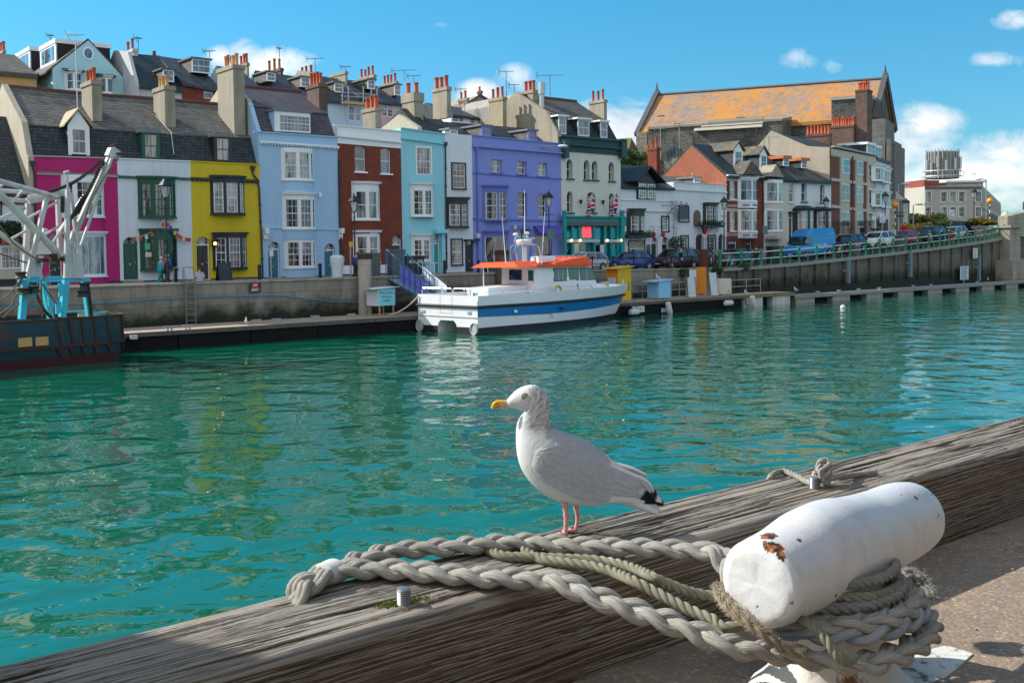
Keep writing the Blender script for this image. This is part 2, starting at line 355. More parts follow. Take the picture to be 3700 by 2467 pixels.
pont2=pontoon(s_b+.25,st(on_z(2885,1098,0))[0],-2.4,-.25,DECK+.05,'short yellowish timber pontoon section on white floats where two gulls rest',paint('yellow_deck',(.42,.33,.19),.85,.25,.7),paint('yellow_fascia',(.2,.16,.08),.85,.4,.7,.5),paint('float_white',(.5,.5,.47),.7,.2,.8,.8),step=3.6,dash=2.3,depth=.2)
pont3=pontoon(st(on_z(2885,1098,0))[0]+.05,S_END+22,-2.0,-.25,.66,'narrow grey walkway pontoon with pale block floats running to the bridge',m_greydeck,m_greydeck,m_floatpale,step=5.2,dash=2.6,depth=.2)
BK0,BK1=on_z(0,2383,4.15),on_z(3700,1495,4.15);FR0,FR1=on_z(660,2467,4.15),on_z(3700,1605,4.15)
BQ=(BK1-BK0).normalized();BN=V((BQ.y,-BQ.x,0));BW=((FR0-BK0).dot(BN)+(FR1-BK0).dot(BN))/2
GZ=at(3700,1858,FR1.y).z
def BP(a,c,z):return BK0+BQ*a+BN*c+V((0,0,z-4.15))
print('beam',BK0,BK1,BW,GZ,BQ)
m_con,nt,b=new_mat('pebble_concrete');p=wpos(nt)
vo=nd(nt,'ShaderNodeTexVoronoi',i_Scale=72.0);lk(nt,p,vo.inputs['Vector'])
sepc=nd(nt,'ShaderNodeSeparateColor');lk(nt,vo.outputs['Color'],sepc.inputs[0])
peb=ramp(nt,sepc.outputs[0],[(0,(.20,.145,.10)),(.35,(.36,.25,.16)),(.6,(.46,.36,.25)),(.8,(.45,.21,.10)),(1,(.58,.48,.38))])
base=mixc(nt,ramp(nt,vo.outputs['Distance'],[(.25,0),(.5,.8)]),peb,(.25,.19,.135));base=mixc(nt,ramp(nt,noise(nt,p,2.2,5,.7),[(.4,.0),(.75,.75)]),base,(.15,.13,.11))
setc(nt,b,base);b.inputs['Roughness'].default_value=.9;bump(nt,b,mth(nt,'ADD',mth(nt,'MULTIPLY',vo.outputs['Distance'],-1),noise(nt,p,260,3)),.5,.004)
mb=MB()
q0,q1,q2,q3=BP(-9,-.02,GZ),BP(16,-.02,GZ),BP(16,12,GZ),BP(-9,12,GZ);dn=V((0,0,-GZ-3))
mb.hexa([q0+dn,q1+dn,q2+dn,q3+dn],[q0,q1,q2,q3]);tag(mb.build('near_quay',m_con),'pebbly concrete quay under the white bollard','ground',kind='structure')
def beam():
 L0,L1,H=-3.0,13.0,4.15-GZ;na,W=420,BW
 prof=[];r=.036
 def seg(a,b_,n):return[(a[0]+(b_[0]-a[0])*i/n,a[1]+(b_[1]-a[1])*i/n)for i in range(n)]
 prof+=seg((0,-H-.3),(0,-r),20)+[(r-r*math.cos(k*math.pi/32),-r+r*math.sin(k*math.pi/32))for k in range(16)]
 prof+=seg((r,0),(W-r,0),240)+[(W-r+r*math.sin(k*math.pi/32),-r+r*math.cos(k*math.pi/32))for k in range(16)]
 prof+=seg((W,-r),(W,-H),110)+[(W,-H)]
 npf=len(prof);mb=MB();As=[]
 a=L0
 while a<L1:
  As.append(a);da=.012+.02*max(0,abs(a-2.2)-2.6);a+=min(da,.12)
 arc=[0]
 for k in range(1,npf):arc.append(arc[-1]+math.hypot(prof[k][0]-prof[k-1][0],prof[k][1]-prof[k-1][1]))
 vs=[];crs=[]
 for a in As:
  for k,(c,z)in enumerate(prof):
   top=z>-.03;s_=arc[k]
   w=mnoise.noise(V((a*.9,s_*5,3)))*.007+mnoise.noise(V((a*2.6,s_*9,8)))*.004
   g=0.0
   for fq,am in((52,.0042),(110,.0026),(210,.0014)):
    v_=mnoise.noise(V((a*(1.1+fq/150),(s_+w)*fq,fq)))
    g+=am*min(0,v_+.12)*1.7
   cr=0.0
   for fa,fs,th,dp,sd in((.7,46,.10,.010,40),(1.1,92,.13,.007,60),(2.2,150,.13,.003,90)):
    v_=abs(mnoise.noise(V((a*fa,(s_+w*1.4)*fs,sd))))
    if v_<th and mnoise.noise(V((a*.9,s_*14,sd+5)))>-.16:q_=1-v_/th;g-=dp*q_;cr=max(cr,q_*(1 if sd<80 else.6))
   g+=.0035*mnoise.noise(V((a*.8,s_*3,1)))
   if not top:g*=.5;cr*=.6
   if abs(c-W)<r and z>-r:g*=.45;cr*=.5
   crs.append(cr)
   edge=min(abs(c-W),1)+abs(z)
   wear=-.012*max(0,mnoise.noise(V((a*1.7,9,2))))*math.exp(-(edge/.035)**2)
   nx,nz=(0,1)if z>-r*.3 else((-1,0)if c<W/2 else(1,0))
   if-r<z<=-r*.3:nx,nz=(-.7,.7)if c<W/2 else(.7,.7)
   vs.append(BP(a,c+nx*(g+wear),4.15+z+nz*(g+wear)))
 mb.v=vs;m_=npf;mb.colr=[(c,c,c)for c in crs]
 for i in range(len(As)-1):
  for k in range(m_-1):mb.f.append([i*m_+k,i*m_+k+1,(i+1)*m_+k+1,(i+1)*m_+k])
 m,nt,b=new_mat('weathered_timber');p=wpos(nt)
 cm=nd(nt,'ShaderNodeCombineXYZ');dd=[]
 for ax in(BQ,BN,V((0,0,1))):
  d=nd(nt,'ShaderNodeVectorMath',operation='DOT_PRODUCT');lk(nt,p,d.inputs[0]);d.inputs[1].default_value=ax;dd.append(d.outputs['Value'])
 for k in range(3):lk(nt,dd[k],cm.inputs[k])
 g1=noise(nt,cm.outputs[0],1,6,.65,(2.4,70,70),.3);g2=noise(nt,cm.outputs[0],1,5,.7,(11,230,230),.2);pt=noise(nt,cm.outputs[0],1,4,.6,(2.0,7,7))
 ao=nd(nt,'ShaderNodeNewGeometry').outputs['Pointiness']
 base=mixc(nt,g1,(.19,.165,.135),(.42,.375,.31));base=mixc(nt,.5,base,mixc(nt,g2,(.11,.092,.074),(.46,.415,.35)))
 base=mixc(nt,ramp(nt,pt,[(.5,0),(.78,.75)]),base,(.25,.155,.085))
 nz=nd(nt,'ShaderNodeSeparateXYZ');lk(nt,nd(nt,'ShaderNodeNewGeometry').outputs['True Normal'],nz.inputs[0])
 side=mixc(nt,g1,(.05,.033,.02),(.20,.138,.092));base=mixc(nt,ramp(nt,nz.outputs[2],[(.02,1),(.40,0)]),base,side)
 ck=nd(nt,'ShaderNodeVertexColor',layer_name='tint');sc_=nd(nt,'ShaderNodeSeparateColor');lk(nt,ck.outputs[0],sc_.inputs[0]);base=mixc(nt,ramp(nt,sc_.outputs[0],[(.12,0),(.7,.92)]),base,(.018,.014,.011))
 setc(nt,b,base);b.inputs['Roughness'].default_value=.85;b.inputs['Specular IOR Level'].default_value=.25
 bump(nt,b,mth(nt,'ADD',g2,mth(nt,'MULTIPLY',g1,.9)),.6,.005)
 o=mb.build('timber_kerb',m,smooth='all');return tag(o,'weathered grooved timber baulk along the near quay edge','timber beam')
timber=beam()
G_DARK=glassmat('pane_dark',(.012,.014,.017),(.20,.19,.17),.62)
G_CURT=glassmat('pane_curtain',(.016,.018,.021),(.33,.31,.27),.50)
G_NET=glassmat('pane_net',(.05,.055,.06),(.40,.40,.38),.46)
G_SKY=glassmat('pane_sky',(.03,.05,.07),(.12,.2,.26),.5)  # blue patches put into the pane colour as sky reflection
G_SHOP=glassmat('pane_shop',(.012,.012,.013),(.30,.24,.18),.55,sc=3.0)
W_WHITE=paint('white_gloss',(.74,.75,.76),.4,.06,2,bmp=.05);W_BLACK=paint('black_gloss',(.018,.019,.022),.4,.2,2,bmp=.05)
W_GREEN=paint('green_gloss',(.008,.075,.045),.4,.2,2,bmp=.05);W_PURPLE=paint('violet_gloss',(.13,.13,.42),.45,.1,2)
W_LEAD=paint('lead',(.16,.17,.18),.6,.25,1.5);W_GREY=paint('grey_iron',(.10,.105,.11),.5,.2,2)
M_STUCCO=paint('grey_render',(.30,.265,.20),.9,.28,.8,streak=.55,bmp=.5,bs=6,dirt=(.10,.09,.07))
M_STUCCO2=paint('pale_render',(.42,.37,.28),.9,.2,.7,streak=.3,bmp=.4,bs=6)
M_POT=paint('terracotta',(.42,.085,.035),.8,.25,6,bmp=.2);M_POTY=paint('buff_clay',(.52,.28,.10),.8,.25,6,bmp=.2)
M_TIN=paint('zinc',(.45,.46,.47),.45,.15,3,metal=.6)
uQ=(Q.x,Q.y)
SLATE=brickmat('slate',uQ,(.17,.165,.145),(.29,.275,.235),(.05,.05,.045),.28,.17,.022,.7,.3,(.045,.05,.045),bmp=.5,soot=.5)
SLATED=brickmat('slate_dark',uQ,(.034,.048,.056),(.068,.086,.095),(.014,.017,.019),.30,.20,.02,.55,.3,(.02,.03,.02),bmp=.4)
SLATEP=brickmat('slate_purple',uQ,(.10,.085,.105),(.155,.13,.155),(.03,.028,.035),.30,.20,.02,.6,.3,(.11,.10,.085),bmp=.4)
SLATEB=brickmat('slate_blue',uQ,(.045,.058,.072),(.085,.10,.115),(.02,.022,.025),.30,.20,.02,.5,.3,(.09,.10,.09),bmp=.3)
SLATEL=brickmat('slate_lichen',uQ,(.12,.115,.10),(.2,.19,.165),(.04,.04,.035),.28,.18,.02,.8,.3,(.06,.06,.05),lich=((.42,.23,.02),.9,.56))
BRICK=brickmat('red_brick',uQ,(.30,.050,.026),(.22,.034,.02),(.16,.085,.06),stain=.35,stainc=(.09,.02,.014))
BRICKD=brickmat('sooty_brick',uQ,(.19,.055,.04),(.10,.04,.032),(.20,.17,.14),stain=.6,ms=.018)
BRICKO=brickmat('orange_brick',uQ,(.46,.115,.055),(.34,.075,.035),(.36,.2,.13),stain=.45,stainc=(.22,.08,.045))
RUBBLE=brickmat('rubble_stone',uQ,(.17,.165,.15),(.075,.073,.068),(.24,.23,.20),.42,.26,.03,.9,.75,(.02,.02,.02),.45,.6)
RUBBLE2=brickmat('pale_rubble',uQ,(.36,.33,.27),(.24,.22,.18),(.16,.15,.12),.5,.3,.025,.9,.3,(.1,.1,.09),.6,.6)
def bars(mb,F,u0,u1,z0,z1,o,nc,nr,w=.019,fw=.055,mid=True,d=.04):
 mb.fbox(F,u0,u0+fw,z0,z1,o,o+d);mb.fbox(F,u1-fw,u1,z0,z1,o,o+d)
 mb.fbox(F,u0+fw,u1-fw,z0,z0+fw*1.2,o,o+d);mb.fbox(F,u0+fw,u1-fw,z1-fw,z1,o,o+d)
 a0,a1,b0,b1=u0+fw,u1-fw,z0+fw*1.2,z1-fw
 for k in range(1,nc):
  u=a0+(a1-a0)*k/nc;mb.fbox(F,u-w/2,u+w/2,b0,b1,o,o+d*.7)
 for k in range(1,nr):
  z=b0+(b1-b0)*k/nr;ww=w
  if mid and nr%2==0 and k==nr//2:ww=.05
  mb.fbox(F,a0,a1,z-ww/2,z+ww/2,o,o+d*(.75 if ww==w else.9))
def arcpts(u0,u1,zs,n=8,rise=None):
 r=(u1-u0)/2;h=r if rise is None else rise;c=(u0+u1)/2
 return[(c-r*math.cos(math.pi*k/n),zs+h*math.sin(math.pi*k/n))for k in range(n+1)]
class House:
 def __init__(s,name,label,cat,F,u0,u1,zb,wall,group=None):
  s.F,s.u0,s.u1,s.zb,s.wall,s.holes,s.arches=F,u0,u1,zb,wall,[],[]
  p=F.P((u0+u1)/2,zb,-3);s.root=thing(name,label,cat,(p.x,p.y,zb),0,group)
 def part(s,mb,name,m,parent=None,**k):return mb.build(name,m,parent or s.root,**k)
 def box(s,name,m,u0,u1,z0,z1,o0,o1,parent=None):return s.part(MB().fbox(s.F,u0,u1,z0,z1,o0,o1),name,m,parent)
 def walls(s,ztL,ztR,depth=7.0,name='wall',reveal=.18,mat=None,u0=None,u1=None,zb=None,o=0.0):
  F=s.F;u0=s.u0 if u0 is None else u0;u1=s.u1 if u1 is None else u1;zb=s.zb if zb is None else zb
  top=lambda u:ztL+(ztR-ztL)*(u-u0)/(u1-u0)
  mb=MB();us=sorted(set([u0,u1]+[min(max(h[k],u0),u1)for h in s.holes for k in(0,1)]))
  for a,b in zip(us,us[1:]):
   if b-a<1e-4:continue
   c=(a+b)/2;hs=sorted([(h[2],h[3])for h in s.holes if h[0]<=c<=h[1]]);z=zb
   for z0,z1 in hs:
    if z0>z+1e-4:mb.add([F.P(a,z,o),F.P(b,z,o),F.P(b,z0,o),F.P(a,z0,o)],[(0,1,2,3)])
    z=max(z,z1)
   mb.add([F.P(a,z,o),F.P(b,z,o),F.P(b,top(b),o),F.P(a,top(a),o)],[(0,1,2,3)])
  for h in s.holes:
   a,b,z0,z1=h[:4];r=max(reveal,h[4]+.06)
   q=[(a,z0),(b,z0),(b,z1),(a,z1)]
   for k in range(4):
    (x0,y0),(x1,y1)=q[k],q[(k+1)%4];mb.add([F.P(x0,y0,o),F.P(x1,y1,o),F.P(x1,y1,o-r),F.P(x0,y0,o-r)],[(0,1,2,3)])
   mb.add([F.P(*c,o-r)for c in q],[(0,1,2,3)])
  for a,b,zs,z1,rise in s.arches:
   pts=arcpts(a,b,zs,10,rise)
   for(x0,y0),(x1,y1)in zip(pts,pts[1:]):
    mb.add([F.P(x0,y0,o),F.P(x1,y1,o),F.P(x1,z1,o),F.P(x0,z1,o)],[(0,1,2,3)]);mb.add([F.P(x0,y0,o),F.P(x1,y1,o),F.P(x1,y1,o-reveal),F.P(x0,y0,o-reveal)],[(0,1,2,3)])
  d=-depth
  mb.add([F.P(u0,zb,o),F.P(u0,zb,d),F.P(u0,ztL,d),F.P(u0,ztL,o)],[(0,1,2,3)]);mb.add([F.P(u1,zb,o),F.P(u1,zb,d),F.P(u1,ztR,d),F.P(u1,ztR,o)],[(0,1,2,3)])
  mb.add([F.P(u0,zb,d),F.P(u1,zb,d),F.P(u1,ztR,d),F.P(u0,ztL,d)],[(0,1,2,3)]);mb.add([F.P(u0,ztL,o),F.P(u1,ztR,o),F.P(u1,ztR,d),F.P(u0,ztL,d)],[(0,1,2,3)])
  return s.part(mb,name,mat or s.wall)
 def sash(s,k,x0,y0,x1,y1,nc=2,nr=2,fr=None,gl=None,sill=None,rec=.12,arch=0,case=None,name='window',hole=True,fw=.055,mid=True,proud=False):
  """window from its picture rectangle; recessed in a real opening unless proud"""
  F=s.F;u0,u1,z0,z1=F.r(k,x0,y0,x1,y1);fr=fr or W_WHITE
  return s.sash_uz(u0,u1,z0,z1,nc,nr,fr,gl or rnd.choice([G_DARK,G_CURT,G_CURT,G_NET]),sill,rec,arch,case,name,hole,fw,mid,proud)
 def sash_uz(s,u0,u1,z0,z1,nc,nr,fr,gl,sill=None,rec=.12,arch=0,case=None,name='window',hole=True,fw=.055,mid=True,proud=False,o=0.0):
  F=s.F
  if proud:hole=False
  ob=.03+o if proud else-rec
  if hole:s.holes.append((u0,u1,z0,z1,rec))
  if arch and hole:s.arches.append((u0,u1,z1-(arch if arch>.01 else 0),z1,arch))
  mb=MB();bars(mb,F,u0,u1,z0,z1,ob,nc,nr,fw=fw,mid=mid)
  if case is not None:
   w=.12;mb2=MB();o1=o+.05
   mb2.fbox(F,u0-w,u0,z0,z1+w,o+.002,o1);mb2.fbox(F,u1,u1+w,z0,z1+w,o+.002,o1);mb2.fbox(F,u0,u1,z1,z1+w,o+.002,o1)
  w_=s.part(mb,name,fr)
  s.part(MB().add([F.P(u0+fw,z0+fw,ob+.008),F.P(u1-fw,z0+fw,ob+.008),F.P(u1-fw,z1-fw,ob+.008),F.P(u0+fw,z1-fw,ob+.008)],[(0,1,2,3)]),'glass',gl,w_)
  if case is not None:s.part(mb2,'surround',case,w_)
  if sill is not None:s.part(MB().fbox(F,u0-.1,u1+.1,z0-.11,z0-.002,o+.002,o+.16),'sill',sill,w_)
  return w_
 def door(s,k,x0,y0,x1,y1,m,fan=0,frame=None,arch=0,panels=True,rec=.3,glazed=None,name='door',toz=None):
  F=s.F;u0,u1,z0,z1=F.r(k,x0,y0,x1,y1)
  if toz is not None:z0=toz
  s.holes.append((u0,u1,z0,z1,rec))
  if arch:s.arches.append((u0,u1,z1-arch,z1,arch))
  zd=z1-(z1-z0)*fan;fr=frame or W_WHITE
  mb=MB();mb.fbox(F,u0+.06,u1-.06,z0,zd-.04,-rec*.95+.05,-rec*.5)
  if panels:
   w=(u1-u0-.12);h=zd-z0
   for i in(0,1):
    for(f0,f1)in((.06,.36),(.42,.90)):
     a=u0+.06+w*(.1+.46*i);mb.fbox(F,a,a+w*.34,z0+h*f0,z0+h*f1,-rec*.5+.002,-rec*.5+.025)
  d=s.part(mb,name,m)
  mb=MB();mb.fbox(F,u0,u0+.06,z0,z1,-rec*.9,-rec*.4);mb.fbox(F,u1-.06,u1,z0,z1,-rec*.9,-rec*.4);mb.fbox(F,u0+.06,u1-.06,zd-.04,zd+.04,-rec*.9,-rec*.4)
  s.part(mb,'door_frame',fr,d)
  if fan:
   s.part(MB().add([F.P(u0+.06,zd+.04,-rec*.6),F.P(u1-.06,zd+.04,-rec*.6),F.P(u1-.06,z1,-rec*.6),F.P(u0+.06,z1,-rec*.6)],[(0,1,2,3)]),'fanlight',G_DARK,d)
   if arch:
    mb=MB();c=((u0+u1)/2,zd+.05)
    for a in range(1,6):
     t=math.pi*a/6;e=(c[0]+math.cos(t)*(u1-u0)*.45,c[1]+math.sin(t)*(z1-zd)*.95);mb.tube([F.P(c[0],c[1],-rec*.57),F.P(e[0],e[1],-rec*.57)],.014,4)
    s.part(mb,'glazing_bar',fr,d)
  uh=u1-.16;mb=MB().sphere(F.P(uh,z0+(zd-z0)*.48,-rec*.5+.05),.045);s.part(mb,'handle',paint('brass',(.6,.42,.15),.35,.1,3,metal=.8),d)
  um=(u0+u1)/2;s.part(MB().fbox(F,um-.13,um+.13,z0+(zd-z0)*.42,z0+(zd-z0)*.46,-rec*.5+.003,-rec*.5+.02),'letterbox',M_TIN,d)
  return d
 def bow(s,k,x0,y0,x1,y1,proj=.55,fr=None,gl=None,lights=((.05,.33,2,4),(.36,.72,3,4),(.75,.95,1,4)),head=.3,sill=.1,canted=False,corn=True,cornm=None,base=0,post=None,nseg=14,name='bay_window',headm=None):
  """bow or canted bay: curved frame, lights and cornice that stand out from the wall"""
  F=s.F;fr=fr or W_WHITE;gl=gl or G_CURT;u0,u1,z0,z1=F.r(k,x0,y0,x1,y1,proj*.6)
  L=u1-u0
  def oo(t):
   if canted:
    e=.22;return proj*min(1,t/e,(1-t)/e)
   return proj*(math.sin(math.pi*min(max(t,0),1))**.55)
  def pt(t,z,e=0.0):return F.P(u0+L*t+e*(t-.5)*1.2,z,max(oo(t)+e,.004))
  ts=[i/nseg for i in range(nseg+1)]if not canted else[0,.22,.5,.78,1]
  def strip(za,zb_,e0,e1,mb):
   mb.rings([[pt(t,za,e1),pt(t,zb_,e1),pt(t,zb_,e0),pt(t,za,e0)]for t in ts]);return mb
  mb=MB();strip(z1-head,z1,-.2,.0,mb);strip(z0,z0+.08,-.2,.012,mb)
  cuts=[0]+[v for l in lights for v in(l[0],l[1])]+[1]
  for a,b in zip(cuts[0::2],cuts[1::2]):
   n=max(1,int((b-a)*nseg));tt=[a+(b-a)*i/n for i in range(n+1)]
   mb.rings([[pt(t,z0+.08,.0),pt(t,z1-head,.0),pt(t,z1-head,-.14),pt(t,z0+.08,-.14)]for t in tt])
  bw=s.part(mb,name,post or fr)
  mg=MB();mf=MB();zb0,zb1=z0+.08,z1-head
  for a,b,nc,nr in lights:
   n=max(1,int((b-a)*nseg));tt=[a+(b-a)*i/n for i in range(n+1)]
   for t0,t1 in zip(tt,tt[1:]):mg.add([pt(t0,zb0,-.07),pt(t1,zb0,-.07),pt(t1,zb1,-.07),pt(t0,zb1,-.07)],[(0,1,2,3)])
   def vb(t,w,e=-.03):
    dt=w/L/2;mf.hexa([pt(t-dt,zb0,e),pt(t+dt,zb0,e),pt(t+dt,zb0,e-.03),pt(t-dt,zb0,e-.03)],[pt(t-dt,zb1,e),pt(t+dt,zb1,e),pt(t+dt,zb1,e-.03),pt(t-dt,zb1,e-.03)])
   vb(a+.03/L,.06);vb(b-.03/L,.06)
   for i in range(1,nc):vb(a+(b-a)*i/nc,.024)
   for i in range(nr+1):
    z=zb0+(zb1-zb0)*i/nr;h=.03 if i in(0,nr)else(.025 if(i==nr//2 and nr%2==0 and nr>1)else.012)
    mf.rings([[pt(t,z-h,-.028),pt(t,z+h,-.028),pt(t,z+h,-.06),pt(t,z-h,-.06)]for t in tt])
  s.part(mf,'frame',fr,bw);s.part(mg,'glass',gl,bw)
  if corn:
   mb=MB();strip(z1+.002,z1+.10,-.2,.14,mb);strip(z1+.102,z1+.16,-.2,.20,mb);s.part(mb,'cornice',cornm or fr,bw)
  mb=MB();strip(z0-.09,z0-.002,-.2,.08,mb);s.part(mb,'sill',cornm or fr,bw)
  if base:
   mb=MB();strip(base,z0-.092,-.3,0,mb);s.part(mb,'apron',headm or s.wall,bw)
  return bw
 def band(s,k,x0,y0,x1,y1,th,m,out=.12,name='cornice',dent=0,o=0):
  a=s.F.hit(*Z(k,x0,y0));b=s.F.hit(*Z(k,x1,y1));F=s.F;mb=MB()
  def q(u,z,oo):return F.P(u,z,oo)
  mb.hexa([q(a[0],a[1]-th,out),q(b[0],b[1]-th,out),q(b[0],b[1]-th,o+.002),q(a[0],a[1]-th,o+.002)],[q(a[0],a[1],out),q(b[0],b[1],out),q(b[0],b[1],o+.002),q(a[0],a[1],o+.002)])
  if dent:
   n=int((b[0]-a[0])/dent)
   for i in range(n):
    f=(i+.3)/n;u=a[0]+(b[0]-a[0])*f;z=a[1]+(b[1]-a[1])*f-th;mb.fbox(F,u,u+dent*.5,z-.1,z-.002,.004,out*.75)
  return s.part(mb,name,m)
 def roof(s,prof,m,name='roof',u0=None,u1=None,profR=None):
  F=s.F;u0=s.u0 if u0 is None else u0;u1=s.u1 if u1 is None else u1
  return s.part(MB().loft2([F.P(u0,z,o)for o,z in prof],[F.P(u1,z,o)for o,z in(profR or prof)]),name,m)
 def chimney(s,k,xl,xm,xr,yt,o,pots,m=None,zb=None,ph=.65,potm=None,crown=.28,pr=.14,band=True,name='chimney',yb=None):
  """stack from the picture: left face xl..xm, front face xm..xr, top yt at the front arris; o = outward offset of its front"""
  F=s.F;uL,zt=F.hit(*Z(k,xm,yt),o);uR,_=F.hit(*Z(k,xr,yt),o)
  X=Z(k,xl,yt)[0];lo,hi=0.0,9.0
  for _ in range(40):
   mid=(lo+hi)/2;p=F.P(uL,zt,o-mid);d=p-EYE;px=W0/2+FPX*d.dot(CR)/d.dot(_f)
   if px>X:lo=mid
   else:hi=mid
  dep=max(lo,.5);zb=s.zb+4 if zb is None else zb
  if yb is not None:zb=F.hit(*Z(k,xm,yb),o)[1]
  mb=MB();mb.fbox(F,uL,uR,zb,zt-crown,o-dep,o)
  e=.07 if band else.0
  mb.fbox(F,uL-e,uR+e,zt-crown+.002,zt-.06,o-dep-e,o+e);mb.fbox(F,uL-e*.4,uR+e*.4,zt-.058,zt,o-dep-e*.4,o+e*.4)
  c=s.part(mb,name,m or M_STUCCO)
  n=len(pots)if hasattr(pots,'__len__')else pots
  for i in range(n):
   f=(i+.5)/n if not hasattr(pots,'__len__')else pots[i]
   h=ph*rnd.uniform(.88,1.12);r=pr*rnd.uniform(.92,1.06);p=F.P((uL+uR)/2+rnd.uniform(-.04,.04),zt,o-dep*f)
   mb=MB().lathe([(r*.95,-.05),(r,.08),(r*.86,.12),(r*.78,h*.8),(r*.95,h*.84),(r*.97,h),(r*.7,h),(r*.66,h-.2)],p,10)
   s.part(mb,'chimney_pot',(potm[i%len(potm)]if isinstance(potm,(list,tuple))else potm)or M_POT,c,smooth=True)
  return c
 def aerial(s,k,x,y0,y1,o,bw=40,kind=0,ydir=(0.9,-.3),name='aerial',m=None):
  """mast from y0 (foot) to y1 (top) with a yagi of length bw picture units"""
  F=s.F;u,z0=F.hit(*Z(k,x,y0),o);_,z1=F.hit(*Z(k,x,y1),o);mb=MB();mb.tube([F.P(u,z0,o),F.P(u,z1,o)],.03,5)
  L=abs(F.hit(*Z(k,x+bw,y1),o)[0]-u)
  a=F.P(u,z1-.05,o);dr=V((ydir[0],ydir[1],-.03)).normalized();sd=V((-dr.y,dr.x,0))
  p0,p1=a-dr*L*.5,a+dr*L*.5;mb.tube([p0,p1],.022,4)
  for i in range(9):
   c=p0+(p1-p0)*(i/8);hw=.28*(1.3-i*.06);mb.tube([c-sd*hw,c+sd*hw],.012,4)
  mb.tube([p0+sd*.3+V((0,0,.28)),p0,p0+sd*.3-V((0,0,.28))],.02,4);mb.tube([p0-sd*.3+V((0,0,.28)),p0,p0-sd*.3-V((0,0,.28))],.02,4)
  return s.part(mb,name,m or W_GREY)
 def pipe(s,k,pts,m=None,r=.055,o=.1,name='downpipe',hopper=True):
  mb=MB();P=[s.F.P(*s.F.hit(*Z(k,x,y),o),o)for x,y in pts];mb.tube(P,r,7)
  if hopper:mb.prism([P[0]+s.F.u*a+V((0,0,b))+s.F.n*-.08 for a,b in((-.16,.3),(.16,.3),(.07,0),(-.07,0))],s.F.n*.2)
  for i in range(len(P)-1):
   n=int((P[i]-P[i+1]).length/1.6)
   for j in range(1,n+1):c=P[i].lerp(P[i+1],j/(n+1));mb.lathe([(r*1.5,-.05),(r*1.5,.05)],c,7)
  return s.part(mb,name,m or W_BLACK)
 def dormer(s,k,x0,y0,x1,y1,o,back,roofm=None,cheek=None,fr=None,gl=None,nc=2,nr=2,flat=True,over=.15,rise=.0,name='dormer',roofh=.14,fascia=None,arch=False,win=None):
  """window box standing in a roof slope; o = outward offset of its face, back = how deep it runs"""
  F=s.F;u0,u1,z0,z1=F.r(k,x0,y0,x1,y1,o);fr=fr or W_WHITE
  mb=MB();mb.fbox(F,u0,u1,z0,z1,o-back,o-.02);d=s.part(mb,name,cheek or SLATED)
  mb=MB()
  if arch:
   pts=[(u0-.1,z1-.08)]+arcpts(u0-.1,u1+.1,z1-.05,8,.32);mb.loft2([F.P(a,b,o+.12)for a,b in pts],[F.P(a,b,o-back)for a,b in pts])
  elif flat:mb.fbox(F,u0-over,u1+over,z1+.002,z1+roofh,o-back,o+over)
  else:
   c=(u0+u1)/2;pts=[(u0-over,z1-.05),(c,z1+rise),(u1+over,z1-.05),(u1+over,z1+.06),(c,z1+rise+.14),(u0-over,z1+.06)]
   mb.loft2([F.P(a,b,o+over*.8)for a,b in pts],[F.P(a,b,o-back)for a,b in pts])
   mg=MB().prism([F.P(u0,z1,o-.015),F.P(u1,z1,o-.015),F.P(c,z1+rise,o-.015)],F.n*.03);s.part(mg,'gable',fr,d)
  s.part(mb,'dormer_roof',roofm or W_LEAD,d)
  mw=MB();wu0,wu1,wz0,wz1=(u0,u1,z0,z1)if win is None else(u0+(u1-u0)*win[0],u0+(u1-u0)*win[1],z0+(z1-z0)*win[2],z0+(z1-z0)*win[3])
  if win is not None:mw.fbox(F,u0+.01,wu0,z0,z1,o-.019,o+.03);mw.fbox(F,wu1,u1-.01,z0,z1,o-.019,o+.03);mw.fbox(F,wu0,wu1,wz1,z1,o-.019,o+.03)
  bars(mw,F,wu0,wu1,wz0,wz1,o-.015,nc,nr,fw=.08,mid=True,d=.06);s.part(mw,'window_frame',fr,d)
  s.part(MB().add([F.P(wu0+.05,wz0+.05,o),F.P(wu1-.05,wz0+.05,o),F.P(wu1-.05,wz1-.05,o),F.P(wu0+.05,wz1-.05,o)],[(0,1,2,3)]),'glass',gl or G_SKY,d)
  return d
 def text(s,txt,k,x0,y0,x1,m,o=.02,name='lettering',parent=None,h=None,yh=None):
  return text_on(s.F,txt,s.F.hit(*Z(k,x0,y0),o),s.F.hit(*Z(k,x1,y0),o)[0],m,o,name,parent or s.root,s.F.hit(*Z(k,x0,yh),o)[1]-s.F.hit(*Z(k,x0,y0),o)[1]if yh else h)
def text_mesh(txt):
 cu=bpy.data.curves.new('lettering','FONT');cu.body=txt;cu.resolution_u=2;cu.align_x='LEFT';cu.extrude=0
 ob=bpy.data.objects.new('lettering',cu);col.objects.link(ob);dg=bpy.context.evaluated_depsgraph_get();me=bpy.data.meshes.new_from_object(ob.evaluated_get(dg))
 vs=[v.co.copy()for v in me.vertices];fs=[list(p.vertices)for p in me.polygons]
 bpy.data.objects.remove(ob);bpy.data.meshes.remove(me);bpy.data.curves.remove(cu);return vs,fs
